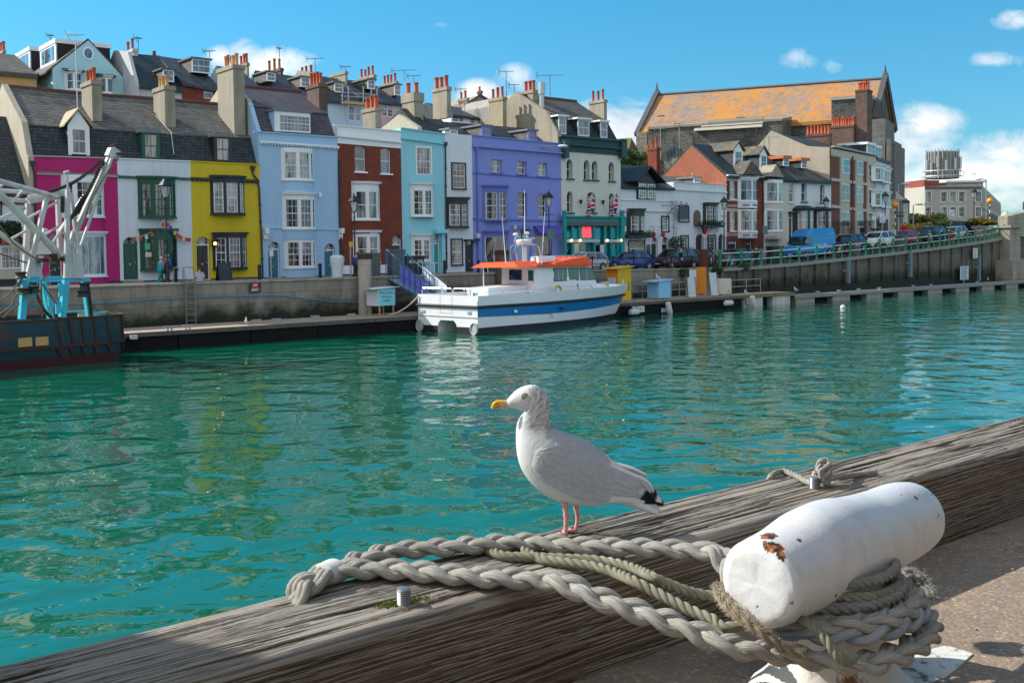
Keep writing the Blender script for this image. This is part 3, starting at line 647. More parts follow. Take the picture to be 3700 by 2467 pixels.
def text_on(F,txt,uz,u1,m,o,name,parent,h=None):
 """lettering cut to width u0..u1 on a facade-like plane; origin is its lower left corner"""
 vs,fs=text_mesh(txt);x0=min(v.x for v in vs);x1=max(v.x for v in vs);y0=min(v.y for v in vs);y1=max(v.y for v in vs)
 sx=(u1-uz[0])/max(x1-x0,1e-4);sy=sx if h is None else h/max(y1-y0,1e-4)
 mb=MB();mb.v=[F.P(uz[0]+(v.x-x0)*sx,uz[1]+(v.y-y0)*sy,o)for v in vs];mb.f=fs
 return mb.build(name,m,parent)
FH=fac_t(-12.2)
def U(x,y=800):return FH.hit(x,y)[0]
def zz(k,x,y,o=0):return FH.hit(*Z(k,x,y),o)[1]
XS=dict(a=-140,pink=131,white=429,yellow=693,blue=941,brick=1224.5,cyan=1453,slim=1611,violet=1708.6,cream=2029,puba=2244,pubb=2434,red=2626,ivory=2758.7,white2=2875,end=3003)
ROWG='terraced houses along the far quay'
def house(name,label,xa,xb,wall,zb=2.85,group=None,cat='house'):return House(name,label,cat,FH,U(xa),U(xb),zb,wall)
def plinth(h,m,z1,out=.03,gaps=()):
 u=h.u0;mb=MB()
 for a,b in sorted(gaps)+[(h.u1,h.u1)]:
  if a>u:mb.fbox(FH,u,a,h.zb,z1,.002,out)
  u=b
 h.part(mb,'plinth',m)
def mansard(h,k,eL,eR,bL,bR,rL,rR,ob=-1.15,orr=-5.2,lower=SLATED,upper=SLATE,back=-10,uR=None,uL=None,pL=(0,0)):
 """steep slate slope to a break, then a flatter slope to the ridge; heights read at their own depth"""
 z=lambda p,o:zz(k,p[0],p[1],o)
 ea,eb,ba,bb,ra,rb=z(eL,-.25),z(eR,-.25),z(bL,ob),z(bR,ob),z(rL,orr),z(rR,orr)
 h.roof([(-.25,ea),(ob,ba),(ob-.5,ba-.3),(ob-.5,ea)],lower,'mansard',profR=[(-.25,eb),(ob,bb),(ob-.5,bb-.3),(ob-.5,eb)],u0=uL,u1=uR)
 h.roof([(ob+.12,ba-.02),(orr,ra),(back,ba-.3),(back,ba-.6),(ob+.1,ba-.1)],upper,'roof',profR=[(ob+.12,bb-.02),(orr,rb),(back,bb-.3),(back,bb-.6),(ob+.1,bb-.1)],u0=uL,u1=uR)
 mb=MB();F=FH;ua=h.u0 if uL is None else uL;ub=h.u1 if uR is None else uR
 mb.tube([F.P(ua,ra+.04,orr),F.P(ub,rb+.04,orr)],.12,6);h.part(mb,'ridge_tiles',paint('ridge_clay',(.12,.05,.035),.8,.3,4))
 return ra,rb,ba,bb
h=house('white_shop','white shop with a steep dark slate roof and blue window frames behind the trawler gantry',-160,126,paint('chalk_white',(.62,.64,.66),.7,.1,.6,streak=.35))
h.sash('T',-60,430,18,545,2,2,paint('navy_gloss',(.01,.03,.10),.4),G_CURT,rec=.12)
h.sash('T',0,718,140,868,5,3,W_WHITE,G_SHOP,proud=True)
h.sash('T',200,690,225,760,1,2,W_WHITE,G_DARK)
zt=zz('T',100,410);h.walls(zt,zt,8)
h.roof([(.15,zt-.1),(-4.5,zt+5.2),(-9,zt+.2),(-9,zt-.2),(.15,zt-.25)],SLATED)
h.box('lead_flashing',W_LEAD,h.u1-.02,h.u1+.1,zt,zt+.3,-3,.1)
h.box('sign_board',paint('navy_board',(.012,.03,.085),.5),h.u0+.3,h.u1-.4,zz('T',60,705),zz('T',60,660),.002,.22)
h.box('stall_riser',paint('cream_board',(.42,.38,.27),.7,.2),h.u0,h.u1-.5,zz('T',60,935),zz('T',60,875),.002,.14)
plinth(h,paint('dark_plinth',(.02,.022,.03),.6),zz('T',60,940))
for x,hh in((8,.55),(66,.62),(108,.6)):
 pass
C_PINK=paint('magenta_stucco',(.44,.012,.135),.7,.08,.5,streak=.18,bmp=.25)
h=house('pink_house','magenta pink terraced house with a white gothic dormer, left of the white one',XS['pink'],XS['white'],C_PINK)
h.bow(2,555,322,950,700,.5,lights=((.07,.24,2,4),(.30,.70,3,4),(.76,.94,1,4)),gl=G_DARK,head=.42,corn=False,base=zz(2,700,860))
h.bow(2,585,857,972,1226,.5,lights=((.04,.96,6,1),),gl=glassmat('pane_blinds',(.05,.12,.17),(.32,.42,.45),.5,sc=2.5),head=.14,base=3.0,corn=True)
h.door(2,432,850,560,1255,W_BLACK,fan=.30,arch=.45,toz=3.0)
zl,zr=zz(2,322,158),zz(2,1052,178);h.walls(zl,zr,8)
h.band(2,330,298,1052,322,.10,W_LEAD,.16);h.band(2,330,306,1052,332,.10,W_WHITE,.10,'cornice_moulding')
h.band(2,300,152,1052,174,.08,M_STUCCO2,.08,'coping')
plinth(h,W_BLACK,zz(2,700,1284),gaps=[(FH.hit(*Z(2,425,1200))[0],FH.hit(*Z(2,566,1200))[0])])
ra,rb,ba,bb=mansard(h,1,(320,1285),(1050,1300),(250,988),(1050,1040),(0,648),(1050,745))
z2=lambda o,z:FH.P(h.u0-.12,z,o)
mb=MB();mb.prism([FH.P(h.u0-.34,z,o)for o,z in((.0,h.zb),(.02,zl-.05),(-.2,zl+.1),(-1.1,ba+.12),(-5.2,ra+.14),(-10,ba-.2),(-10,h.zb))],FH.u*.33);h.part(mb,'gable_wall',M_STUCCO2)
h.dormer(1,602,1002,806,1272,-.28,2.2,roofm=paint('ochre_slate',(.36,.28,.18),.8,.3,2),cheek=SLATED,gl=G_DARK,nc=2,nr=2,flat=False,rise=.95,over=.22,win=(.16,.84,.04,.93))
h.chimney(1,727,818,905,590,-1.75,[.22,.42,.75],yb=960,potm=M_POT,ph=.85)
h.aerial(1,694,860,185,-.5,150,ydir=(1,-.25),m=paint('pale_metal',(.55,.56,.57),.4,.1))
mb=MB()
for x in(0,30,60,150,185,300,330,365,455,500,600,640):
 u,_=FH.hit(*Z(1,x,640),-5.2);f=(u-h.u0)/(h.u1-h.u0)
 if f<0:continue
 z=ra+(rb-ra)*f
 mb.rings([[FH.P(u+.16*math.cos(a),z+.2+.14*math.sin(a),-5.2+d)for d in(-.04,.04)]for a in[math.pi*i/6 for i in range(7)]],cap=False,closed=False)
h.part(mb,'ridge_crest',paint('ridge_clay',(.12,.05,.035)))
h.pipe(2,[(292,250),(310,330),(322,1280)])
C_WH=paint('white_stucco',(.62,.66,.71),.7,.08,.6,streak=.25,bmp=.25)
h=house('white_house','white terraced house with dark green bow windows and an arched green door',XS['white'],XS['yellow'],C_WH)
h.bow(2,1243,358,1592,704,.5,fr=W_GREEN,gl=G_CURT,lights=((.06,.30,2,4),(.37,.66,3,4),(.76,.95,2,4)),head=.30,corn=True)
h.bow(2,1262,830,1605,1168,.5,fr=W_GREEN,gl=G_SHOP,lights=((.07,.33,3,3),(.40,.68,3,3),(.78,.95,2,3)),head=.5,corn=True)
h.door(2,1098,885,1240,1278,W_GREEN,fan=.17,arch=.42,toz=3.25,frame=W_GREEN)
zl,zr=zz(2,1052,178),zz(2,1702,203);h.walls(zl,zr,8)
h.band(2,1052,334,1245,342,.13,W_GREEN,.16);h.band(2,1590,350,1702,356,.13,W_GREEN,.16)
h.band(2,1052,176,1702,201,.07,W_WHITE,.07,'coping')
plinth(h,paint('green_plinth',(.006,.03,.025),.6),zz(2,1200,1274),gaps=[(FH.hit(*Z(2,1095,1200))[0],FH.hit(*Z(2,1243,1200))[0])])
h.box('doorstep',M_STUCCO,FH.hit(*Z(2,1085,1200))[0],FH.hit(*Z(2,1262,1200))[0],2.9,3.22,.002,.45)
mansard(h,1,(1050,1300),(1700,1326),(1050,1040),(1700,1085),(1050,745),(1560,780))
h.dormer(1,1262,1052,1436,1300,-.28,2.0,roofm=W_LEAD,fr=W_GREEN,cheek=W_GREEN,gl=G_CURT,arch=True,win=(.12,.88,.0,.94))
h.chimney(1,1370,1470,1562,640,-1.75,3,yb=1010,potm=M_POTY,ph=.75)
mb=MB();mb.tube([FH.P(*FH.hit(*Z(1,a,b),o),o)for a,b,o in((1390,910,-2.4),(1530,1060,-1.1),(1556,1255,-.2))],.02,4);h.part(mb,'cable',W_WHITE)
mb=MB()
for a,b,c,d,cc in((1296,940,1345,995,(.05,.45,.15)),(1408,938,1490,972,(.6,.25,.08)),(1410,1030,1480,1050,(.6,.6,.58)),(1300,1020,1360,1060,(.55,.55,.52))):
 q=FH.r(2,a,b,c,d,.38);f_=MB().fbox(FH,q[0],q[1],q[2],q[3],.36,.37);h.part(f_,'poster',paint('poster_%d'%a,cc,.5,.25,6))
C_YEL=paint('yellow_stucco',(.60,.44,.012),.7,.07,.5,streak=.2,bmp=.25)
h=house('yellow_house','bright yellow terraced house with black framed bow windows',XS['yellow'],XS['blue'],C_YEL)
h.bow(2,1893,350,2208,676,.5,fr=W_WHITE,post=W_BLACK,cornm=W_BLACK,gl=G_NET,lights=((.06,.30,2,4),(.39,.72,3,4),(.80,.94,1,4)),head=.32)
h.bow(2,1915,862,2228,1156,.5,fr=W_WHITE,post=W_BLACK,cornm=W_BLACK,gl=G_DARK,lights=((.05,.31,2,4),(.39,.73,3,4),(.82,.95,1,4)),head=.22)
h.door(2,1754,880,1880,1268,W_BLACK,fan=.19,arch=.42,toz=3.15,frame=W_WHITE)
zl,zr=zz(2,1702,203),zz(2,2322,232);h.walls(zl,zr,8)
h.band(2,1702,348,2310,372,.14,W_BLACK,.2,dent=.3);h.band(2,1702,201,2322,230,.07,C_YEL,.07,'coping')
plinth(h,W_BLACK,zz(2,1960,1250),gaps=[(FH.hit(*Z(2,1750,1200))[0],FH.hit(*Z(2,1884,1200))[0])])
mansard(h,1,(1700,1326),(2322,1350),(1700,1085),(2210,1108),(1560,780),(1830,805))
h.dormer(1,1908,1090,2078,1325,-.28,2.0,roofm=W_LEAD,fr=W_BLACK,cheek=W_BLACK,gl=G_NET,arch=True,win=(.12,.88,.0,.95))
h.pipe(2,[(2262,290),(2266,325),(2306,375),(2318,440),(2340,900),(2352,1255)])
u,z=FH.hit(*Z(2,1898,930));mb=MB();mb.lathe([(.03,-.42),(.13,-.3),(.16,.12),(.2,.14),(.03,.36)],FH.P(u,z,.3),6);mb.tube([FH.P(u,z+.1,0),FH.P(u,z+.3,.3)],.025,5);ln=h.part(mb,'wall_lantern',W_BLACK)
m_lit,nt,b=new_mat('lit_lamp');b.inputs['Emission Color'].default_value=(1,.55,.15,1);b.inputs['Emission Strength'].default_value=5;b.inputs['Base Color'].default_value=(.9,.6,.2,1)
h.part(MB().sphere(FH.P(u,z-.08,.44),.1),'bulb',m_lit,ln)
C_BLUE=paint('pale_blue_stucco',(.33,.50,.68),.7,.06,.5,streak=.12,bmp=.2)
h=house('pale_blue_house','tall pale blue house with three stacked bow windows and a purple slate mansard',XS['blue'],XS['brick'],C_BLUE)
lts=((.05,.38,2,4),(.44,.80,3,4),(.86,.97,1,4))
h.bow(3,712,1000,1022,1312,.55,gl=G_NET,lights=lts,head=.30,base=zz(4,900,262),corn=False,headm=C_BLUE)
h.bow(4,722,268,1040,590,.55,gl=G_DARK,lights=lts,head=.32,base=zz(4,900,700),headm=C_BLUE)
h.bow(4,742,703,1042,952,.55,gl=G_SHOP,lights=lts,head=.12,base=3.0,corn=False,headm=C_BLUE)
C_TEAL=paint('petrol_gloss',(.035,.14,.20),.45)
h.door(4,570,715,690,1075,C_TEAL,fan=.2,arch=.45,toz=3.0,rec=.45);h.door(4,1102,732,1210,1070,C_TEAL,fan=.2,arch=.45,toz=3.05,rec=.45)
zl,zr=zz(3,490,858),zz(3,1227,905);h.walls(zl,zr,8)
h.band(3,492,940,1232,992,.12,W_WHITE,.22,dent=.22);h.band(3,430,846,1228,900,.08,C_BLUE,.1,'coping');h.band(4,520,580,1250,600,.06,C_BLUE,.07,'string_course')
plinth(h,W_BLACK,zz(4,900,1040),gaps=[(FH.hit(*Z(4,566,1000))[0],FH.hit(*Z(4,694,1000))[0]),(FH.hit(*Z(4,1098,1000))[0],FH.hit(*Z(4,1214,1000))[0])])
ra,rb,ba,bb=mansard(h,3,(490,870),(1190,905),(372,605),(1110,682),(330,430),(870,480),lower=SLATEP,upper=SLATEP,ob=-1.3)
mb=MB();mb.prism([FH.P(h.u0-.03,z,o)for o,z in((.02,zl-2),(.02,zl),(-.25,zl+.2),(-1.3,ba+.15),(-2.4,ba+.9),(-2.4,zl-2))],FH.u*.3);h.part(mb,'party_wall',C_BLUE)
mb=MB();mb.prism([FH.P(h.u0-.06,z,o)for o,z in((-1.4,zl-2.5),(-1.4,ba+.4),(-5.2,ra+.25),(-10,ba-.2),(-10,zl-2.5))],FH.u*.3);h.part(mb,'gable_wall',M_STUCCO2)
h.dormer(3,628,655,972,872,-.2,2.6,cheek=C_BLUE,nc=8,nr=4,gl=G_SKY,win=(.12,.99,.02,.86),over=.12)
h.chimney(1,1942,2083,2185,452,-1.35,[.15,.3,.45,.62,.78],yb=1085,potm=[M_POTY,M_POTY,M_TIN,M_POT,M_POTY],ph=.8)
h.chimney(3,935,1050,1122,392,-2.0,4,m=BRICKD,yb=700,ph=.85)
for a,b in((520,560),(1232,1266)):
 q=FH.r(4,a,588,b,690);mb=MB().prism([FH.P(q[0],z,o)for o,z in((.003,q[3]),(.45,q[3]),(.42,q[3]-.35),(.2,q[2]+.5),(.16,q[2]),(.003,q[2]))],FH.u*(q[1]-q[0]));h.part(mb,'corbel',W_WHITE)
q=FH.r(4,1046,252,1071,296);h.box('alarm_box',W_WHITE,*q,.003,.12)
h.text('9',4,1122,815,1136,W_WHITE,-.21,name='house_number',h=.34)
h=house('brick_house','red brick house with a white parapet and white bow windows, beside the pale blue one',XS['brick'],XS['cyan'],BRICK)
h.sash(3,1388,988,1492,1232,1,2,sill=W_WHITE,gl=G_SKY,arch=.14,rec=.14);h.sash(3,1632,1010,1730,1250,1,2,sill=W_WHITE,gl=G_SKY,arch=.14,rec=.14)
h.bow(4,1378,165,1646,506,.5,gl=G_CURT,lights=((.08,.40,1,2),(.48,.83,1,2),(.88,.97,1,2)),head=.55,base=zz(4,1500,640),headm=BRICK)
h.bow(4,1392,628,1652,905,.5,gl=G_CURT,lights=((.08,.40,1,2),(.48,.83,1,2),(.88,.97,1,2)),head=.3,base=2.95,headm=W_WHITE)
h.door(4,1742,652,1835,1000,paint('navy_gloss',(.01,.03,.10)),fan=.24,arch=.4,toz=3.0)
zl,zr=zz(3,1190,788),zz(3,1822,848);h.walls(zl-1.25,zr-1.25,8)
mb=MB();P=FH.P;mb.hexa([P(h.u0,zl-1.25,.05),P(h.u1,zr-1.25,.05),P(h.u1,zr-1.25,-.4),P(h.u0,zl-1.25,-.4)],[P(h.u0,zl,.05),P(h.u1,zr,.05),P(h.u1,zr,-.4),P(h.u0,zl,-.4)]);h.part(mb,'parapet',W_WHITE)
h.band(3,1225,885,1822,948,.12,W_WHITE,.22);h.band(3,1188,785,1822,845,.08,W_WHITE,.14,'coping')
plinth(h,W_WHITE,zz(4,1500,935));plinth(h,paint('blue_plinth',(.012,.03,.09),.5),zz(4,1500,1015),.06,gaps=[(FH.hit(*Z(4,1738,1000))[0],FH.hit(*Z(4,1839,1000))[0])])
h.chimney(3,1462,1582,1640,620,-2.5,3,yb=815,ph=.9,pr=.2)
h.roof([(-.5,zl-1),(-4,zl-.1),(-8,zl-1)],SLATED)
h.text('10',4,1752,752,1768,W_WHITE,-.13,name='house_number',h=.3);h.pipe(4,[(1244,-60),(1250,500),(1268,1040)],W_BLACK,hopper=False,r=.07)
C_CY=paint('turquoise_stucco',(.26,.58,.66),.7,.05,.5,streak=.12,bmp=.2)
h=house('turquoise_house','pale turquoise house with white bow windows and a teal door',XS['cyan'],XS['slim'],C_CY)
h.sash(3,1975,1002,2106,1262,4,4,gl=G_CURT,case=W_WHITE,rec=.08)
h.bow(4,1935,175,2156,472,.5,gl=G_SHOP,lights=((.06,.40,2,4),(.46,.82,2,4),(.88,.97,1,4)),head=.42)
h.bow(4,1942,658,2128,892,.45,gl=G_SHOP,lights=((.06,.40,2,4),(.46,.82,2,4),(.88,.97,1,4)),head=.32)
h.door(4,2138,645,2196,1020,paint('teal_gloss',(.02,.28,.28),.4),fan=.24,arch=.36,toz=3.1)
q=FH.r(4,2192,640,2235,1020);h.box('pilaster',C_CY,q[0]+.05,q[1],3,q[3],.002,.2);q=FH.r(4,2130,600,2240,635);h.box('door_hood',C_CY,*q,.002,.5)
zl,zr=zz(3,1820,818),zz(3,2242,872);h.walls(zl,zr,8)
h.band(3,1820,905,2242,962,.12,C_CY,.16);h.band(3,1818,812,2242,868,.08,C_CY,.1,'coping')
plinth(h,C_CY,3.35,.05,gaps=[(FH.hit(*Z(4,2134,1000))[0],FH.hit(*Z(4,2240,1000))[0])])
mb=MB();zc=zz(3,1980,680,-1.2);mb.prism([FH.P(FH.hit(*Z(3,1985,700),-1.2)[0],z,o)for o,z in((-1.2,zl-.4),(-1.2,zc-1.0),(-3.8,zc+.2),(-9,zc-1.5),(-9,zl-.5))],FH.u*.35);h.part(mb,'gable_wall',M_STUCCO2)
h.roof([(-.7,zr-.3),(-4.2,zz(3,2040,650,-4.2)),(-9,zr),(-9,zr-.5),(-.7,zr-.5)],SLATED,u0=FH.hit(*Z(3,1995,700),-1.2)[0]+.36)
h.chimney(3,1836,1950,2034,478,-3.2,[.15,.85],yb=780,crown=.7,ph=.85,pr=.2)
h.chimney(3,2124,2258,2296,425,-4.2,3,yb=720,ph=.85,pr=.19)
C_SL=paint('slim_white',(.63,.67,.72),.7,.06,.6,streak=.15)
h=house('slim_white_house','slim white house with black framed windows between the turquoise and violet fronts',XS['slim'],XS['violet'],C_SL)
h.sash(5,350,1025,470,1258,3,4,gl=G_CURT,case=W_BLACK,rec=.05,sill=W_BLACK)
h.bow(6,312,182,526,442,.5,canted=True,post=W_BLACK,cornm=W_BLACK,gl=G_CURT,lights=((.08,.45,2,4),(.53,.90,2,4)),head=.38)
h.sash(6,344,568,440,795,3,4,gl=G_CURT,case=W_BLACK,rec=.05,sill=W_BLACK)
h.door(6,470,578,566,880,W_BLACK,fan=.13,toz=3.0,rec=.25,frame=W_BLACK)
h.box('door_hood',W_BLACK,*FH.r(6,458,562,582,578),.002,.45)
zl,zr=zz(5,285,738),zz(5,536,756);h.walls(zl,zr,8)
h.box('parapet_end',C_SL,h.u0-.0,h.u0+.5,zl,zl+.18,-.3,.04)
h.dormer(5,322,702,400,782,-.5,2.2,fr=W_WHITE,nc=1,nr=2);h.roof([(-.35,zl-.6),(-4,zl+1.6),(-8,zl),(-8,zl-.6)],SLATED)
h.pipe(5,[(286,860),(288,900),(294,1568),(300,2020)])
C_VI=paint('violet_stucco',(.21,.25,.60),.7,.06,.5,streak=.12,bmp=.2);W_VI=paint('violet_trim',(.12,.16,.45),.6,.1)
h=house('violet_building','wide violet building with two dormers and shop windows below, behind the boat',XS['violet'],XS['cream'],C_VI,cat='building')
for a in((718,982,817,1110),(965,998,1053,1124),(1160,1015,1247,1142)):h.sash(5,*a,1,2,gl=G_NET,rec=.28,sill=W_VI)
for a in((965,1298,1057,1530),(1163,1308,1247,1533)):h.sash(5,*a,3,4,gl=G_DARK,rec=.28)
h.bow(5,652,1242,890,1556,.5,canted=True,post=W_VI,cornm=W_VI,gl=G_DARK,lights=((.08,.45,2,4),(.53,.96,3,4)),head=.42)
h.bow('M',520,470,1015,1010,.45,canted=True,post=W_VI,cornm=W_VI,gl=G_SHOP,lights=((.06,.94,3,1),),head=.35,base=3.0,name='shop_window')
h.sash('M',1500,530,1808,1000,2,1,W_VI,G_SHOP,name='shop_window',rec=.1)
h.door('M',1118,420,1405,1130,paint('mist_blue_door',(.25,.45,.62),.5),fan=.12,toz=3.0,rec=.4,frame=paint('mist_blue',(.3,.48,.66),.5))
mb=MB();q=FH.r('M',1115,330,1400,415);pts=arcpts(q[0],q[1],q[2],10,q[3]-q[2]);mb.prism([FH.P(a,b,.002)for a,b in pts],FH.n*.07);h.part(mb,'door_arch',W_VI)
q=FH.r('M',1450,338,1872,490);aw=h.part(MB().hexa([P(q[0],q[2],.9),P(q[1],q[2],.9),P(q[1],q[2],.85),P(q[0],q[2],.85)],[P(q[0],q[3],.06),P(q[1],q[3],.06),P(q[1],q[3],.003),P(q[0],q[3],.003)]),'awning',paint('violet_canvas',(.10,.065,.42),.8,.1))
zl,zr=zz(5,536,754),zz(5,1392,838);h.walls(zl,zr,9)
h.band(5,538,850,1388,922,.12,C_VI,.24);h.band(5,535,750,1392,832,.08,C_VI,.1,'coping');h.band(5,540,1104,1386,1164,.10,W_VI,.08,'string_course');h.band(6,548,358,1385,382,.14,W_VI,.1,'string_course')
za,zb_=zz(5,420,640,-4),zz(5,1170,700,-4)
h.roof([(-.4,zl-.5),(-4.0,za),(-9,zl),(-9,zl-.5)],SLATED,profR=[(-.4,zr-.5),(-4,zb_),(-9,zr),(-9,zr-.5)])
h.dormer(5,622,668,716,765,-.6,2.6,nc=3,nr=2,gl=G_SKY,cheek=SLATE,fr=C_VI);h.dormer(5,1062,712,1146,810,-.6,2.6,nc=3,nr=2,gl=G_SKY,cheek=SLATE,fr=C_VI)
h.pipe(5,[(580,905),(584,940),(592,1568),(598,2050)],W_VI);h.chimney(5,697,826,862,390,-5.2,3,m=paint('lichen_stone',(.32,.27,.18),.9,.3,1.2,streak=.5,bmp=.6,bs=5),yb=690,ph=.85)
for x,y in((492,690),(1055,690),(1878,690)):pass
h.box('meter_box',paint('pale_grey',(.5,.52,.54),.5),*FH.r('M',348,488,412,578),.003,.25);h.box('meter_box',paint('pale_grey',(.5,.52,.54)),*FH.r('M',1048,330,1098,412),.003,.25)
C_CR=paint('cream_stucco',(.60,.58,.52),.7,.06,.5,streak=.15,bmp=.2);C_DG=paint('slate_green',(.028,.07,.078),.55,.15,1);C_TQ=paint('turquoise_gloss',(.008,.24,.26),.45,.12,1.5)
h=house('cream_building','cream building with arched windows above a turquoise shopfront and three roof dormers',XS['cream'],XS['puba'],C_CR,cat='building')
for a in((1430,980,1488,1166),(1592,990,1648,1176),(1668,998,1724,1178),(1827,1008,1880,1190),(1432,1284,1490,1486),(1620,1292,1705,1486),(1830,1302,1880,1490)):
 h.sash(5,*a,1 if a[2]-a[0]<70 else 2,2,gl=G_DARK,rec=.42,arch=.45,sill=C_DG)
zl,zr=zz(5,1390,905),zz(5,1940,948);h.walls(zl,zr,10,reveal=.5)
zl2,zr2=zz(5,1345,758),zz(5,1945,812)
mb=MB();mb.hexa([P(h.u0,zl,.1),P(h.u1,zr,.1),P(h.u1,zr,-.5),P(h.u0,zl,-.5)],[P(h.u0,zl2,.3),P(h.u1,zr2,.3),P(h.u1,zr2,-.5),P(h.u0,zl2,-.5)]);h.part(mb,'parapet',C_DG)
h.band(5,1345,755,1950,808,.14,C_DG,.5,dent=0);h.band(5,1390,835,1940,880,.10,C_DG,.42,dent=.24,name='cornice_moulding')
for x0,x1 in((1378,1418),(1915,1965)):h.box('console',C_DG,*FH.r(5,x0,795,x1,975),.003,.5)
ra,rb,ba,bb=mansard(h,5,(1345,770),(1950,820),(1250,560),(1830,640),(1190,400),(1545,442),lower=SLATED,upper=SLATEL,ob=-1.5,orr=-5.5)
mb=MB();mb.prism([FH.P(h.u0-.2,z,o)for o,z in((-.1,zl2-1.2),(-.1,zl2+.2),(-1.4,ba+.15),(-5.5,ra+.25),(-10,ba),(-10,zl2-1.2))],FH.u*.32);h.part(mb,'gable_wall',M_STUCCO)
for a in((1352,578,1424,748),(1534,603,1643,770),(1746,628,1812,784)):h.dormer(5,*a,-.35,2.4,fr=W_WHITE,cheek=SLATED,gl=G_SKY,nc=1 if a[2]-a[0]<80 else 2,nr=2,over=.2,roofm=W_WHITE)
h.chimney(5,1003,1112,1166,325,-4.6,3,yb=700,ph=.95,pr=.18);h.chimney(5,1645,1782,1810,415,-4.0,3,yb=620,ph=.85)
mb=MB();u,z=FH.hit(*Z(5,1197,500),-3);_,zt=FH.hit(*Z(5,1197,258),-3);mb.lathe([(.2,0),(.2,zt-z-1),(.3,zt-z-.98),(.3,zt-z)],FH.P(u,z,-3),10);h.part(mb,'flue',M_TIN)
h.aerial(5,1275,410,185,-5.2,180,ydir=(1,-.2))
sf=h.box('shopfront',C_TQ,FH.hit(*Z('N',160,300))[0],FH.hit(*Z('N',1310,300))[0],zz('N',700,350),zz('N',700,165),.003,.45)
h.box('cornice',C_TQ,*FH.r('N',250,160,1362,200,.5),.452,.65,sf);h.box('sign_board',paint('faded_board',(.115,.105,.095),.7,.2),*FH.r('N',275,265,1265,345,.47),.452,.49,sf)
for a,b in((158,215),(1245,1308)):h.box('pilaster',C_TQ,FH.hit(*Z('N',a,500),.4)[0],FH.hit(*Z('N',b,500),.4)[0],3.0,zz('N',a,62),.455,.62,sf)
for a,b in((330,365),(465,500),(745,775),(945,985),(1065,1085),(1185,1245)):h.box('mullion',C_TQ,FH.hit(*Z('N',a,500),.3)[0],FH.hit(*Z('N',b,500),.3)[0],3.0,zz('N',a,355),.2,.4,sf)
h.box('back_panel',paint('turquoise_dark',(.006,.13,.145),.6),FH.hit(*Z('N',200,500),.2)[0],FH.hit(*Z('N',1250,500),.2)[0],3.0,zz('N',700,352),.003,.12,sf)
for a in((210,445,325,575),(365,385,465,590),(770,385,880,590),(1070,375,1185,580)):h.box('panel',paint('aqua_panel',(.02,.36,.42),.5),*FH.r('N',*a,.2),.122,.19,sf)
sign=h.box('sign_strip',paint('menu_strip',(.42,.46,.46),.6,.35,9),*FH.r('N',212,602,870,658,.42),.402,.46,sf);h.box('sign_strip',paint('menu_strip',(.42,.46,.46)),*FH.r('N',960,602,1235,658,.42),.402,.46,sf)
for a in((205,790,330,950),(520,675,610,860),(775,675,865,830)):h.box('dark_opening',G_SHOP,*FH.r('N',*a,.2),.122,.16,sf)
h.box('menu_board',paint('menu_cream',(.5,.47,.33),.6,.4,7),*FH.r('N',388,680,480,860,.42),.402,.44,sf);h.box('menu_board',paint('menu_white',(.5,.54,.56),.6,.2,5),*FH.r('N',878,705,955,905,.42),.402,.44,sf)
dr=h.box('door',paint('aqua_door',(.012,.34,.40),.5),*FH.r('N',1085,680,1225,930,.3),.122,.25,sf)
mb=MB();q=FH.r('N',1115,700,1200,765,.3);mb.prism([FH.P(a,b,.252)for a,b in arcpts(q[0],q[1],q[2],8,q[3]-q[2])],FH.n*.02);h.part(mb,'door_light',G_DARK,sf)
m_neon,nt,b=new_mat('red_neon');b.inputs['Base Color'].default_value=(.8,.02,.03,1);b.inputs['Emission Color'].default_value=(1,.03,.05,1);b.inputs['Emission Strength'].default_value=2.2
h.box('light_box',paint('grey_panel',(.22,.3,.3),.5),*FH.r('N',505,388,748,592,.2),.122,.2,sf)
for i,(t,y)in enumerate((('FISH & CHIPS',440),('Takeaway',483),('Restaurant',525),('OPEN',565))):
 text_on(FH,t,FH.hit(*Z('N',548,y),.22),FH.hit(*Z('N',708,y),.22)[0],m_neon,.215,'neon_lettering',h.root,.34)
for x in(342,508,1015,1275):
 u,z=FH.hit(*Z('N',x,620),.6);mb=MB().sphere(FH.P(u,z,.62),.09);h.part(mb,'shop_lamp',m_lit)
for x,y in((1562,1380),(1772,1385)):
 u,z=FH.hit(*Z(5,x,y),.1);h.part(MB().lathe([(.06,-.2),(.13,.1),(.13,.14),(.02,.14)],FH.P(u,z,.16),8),'wall_lamp',W_BLACK)
C_PW=paint('pub_white',(.62,.65,.68),.7,.06,.7,streak=.22)
h=house('timbered_pub','white pub with a black gabled dormer and a window box, right of the turquoise shopfront',XS['puba'],XS['pubb'],C_PW,cat='pub',zb=2.9)
h.bow('N',1425,52,1762,500,.5,canted=True,post=W_BLACK,cornm=W_BLACK,gl=G_CURT,lights=((.12,.48,3,4),(.58,.93,3,4)),head=.5)
h.sash('N',2045,180,2168,440,3,4,gl=G_CURT,sill=W_BLACK,case=W_BLACK,rec=.14)
h.sash('N',1425,650,1712,900,2,2,gl=G_SHOP,case=W_BLACK,rec=.06)
h.door('N',1845,560,1970,990,W_BLACK,fan=.2,arch=.5,toz=3.05,rec=.4);h.door('N',2048,553,2172,940,W_BLACK,fan=.24,arch=.5,toz=3.1,rec=.4)
mb=MB();q=FH.r('N',1750,690,1828,895);c=((q[0]+q[1])/2,(q[2]+q[3])/2);mb.prism([FH.P(c[0]+math.cos(a)*(q[1]-q[0])/2,c[1]+math.copysign(abs(math.sin(a))**.6,math.sin(a))*(q[3]-q[2])/2,.003)for a in[2*math.pi*i/16 for i in range(16)]],FH.n*.05);h.part(mb,'oval_board',paint('black_board',(.03,.05,.07),.15))
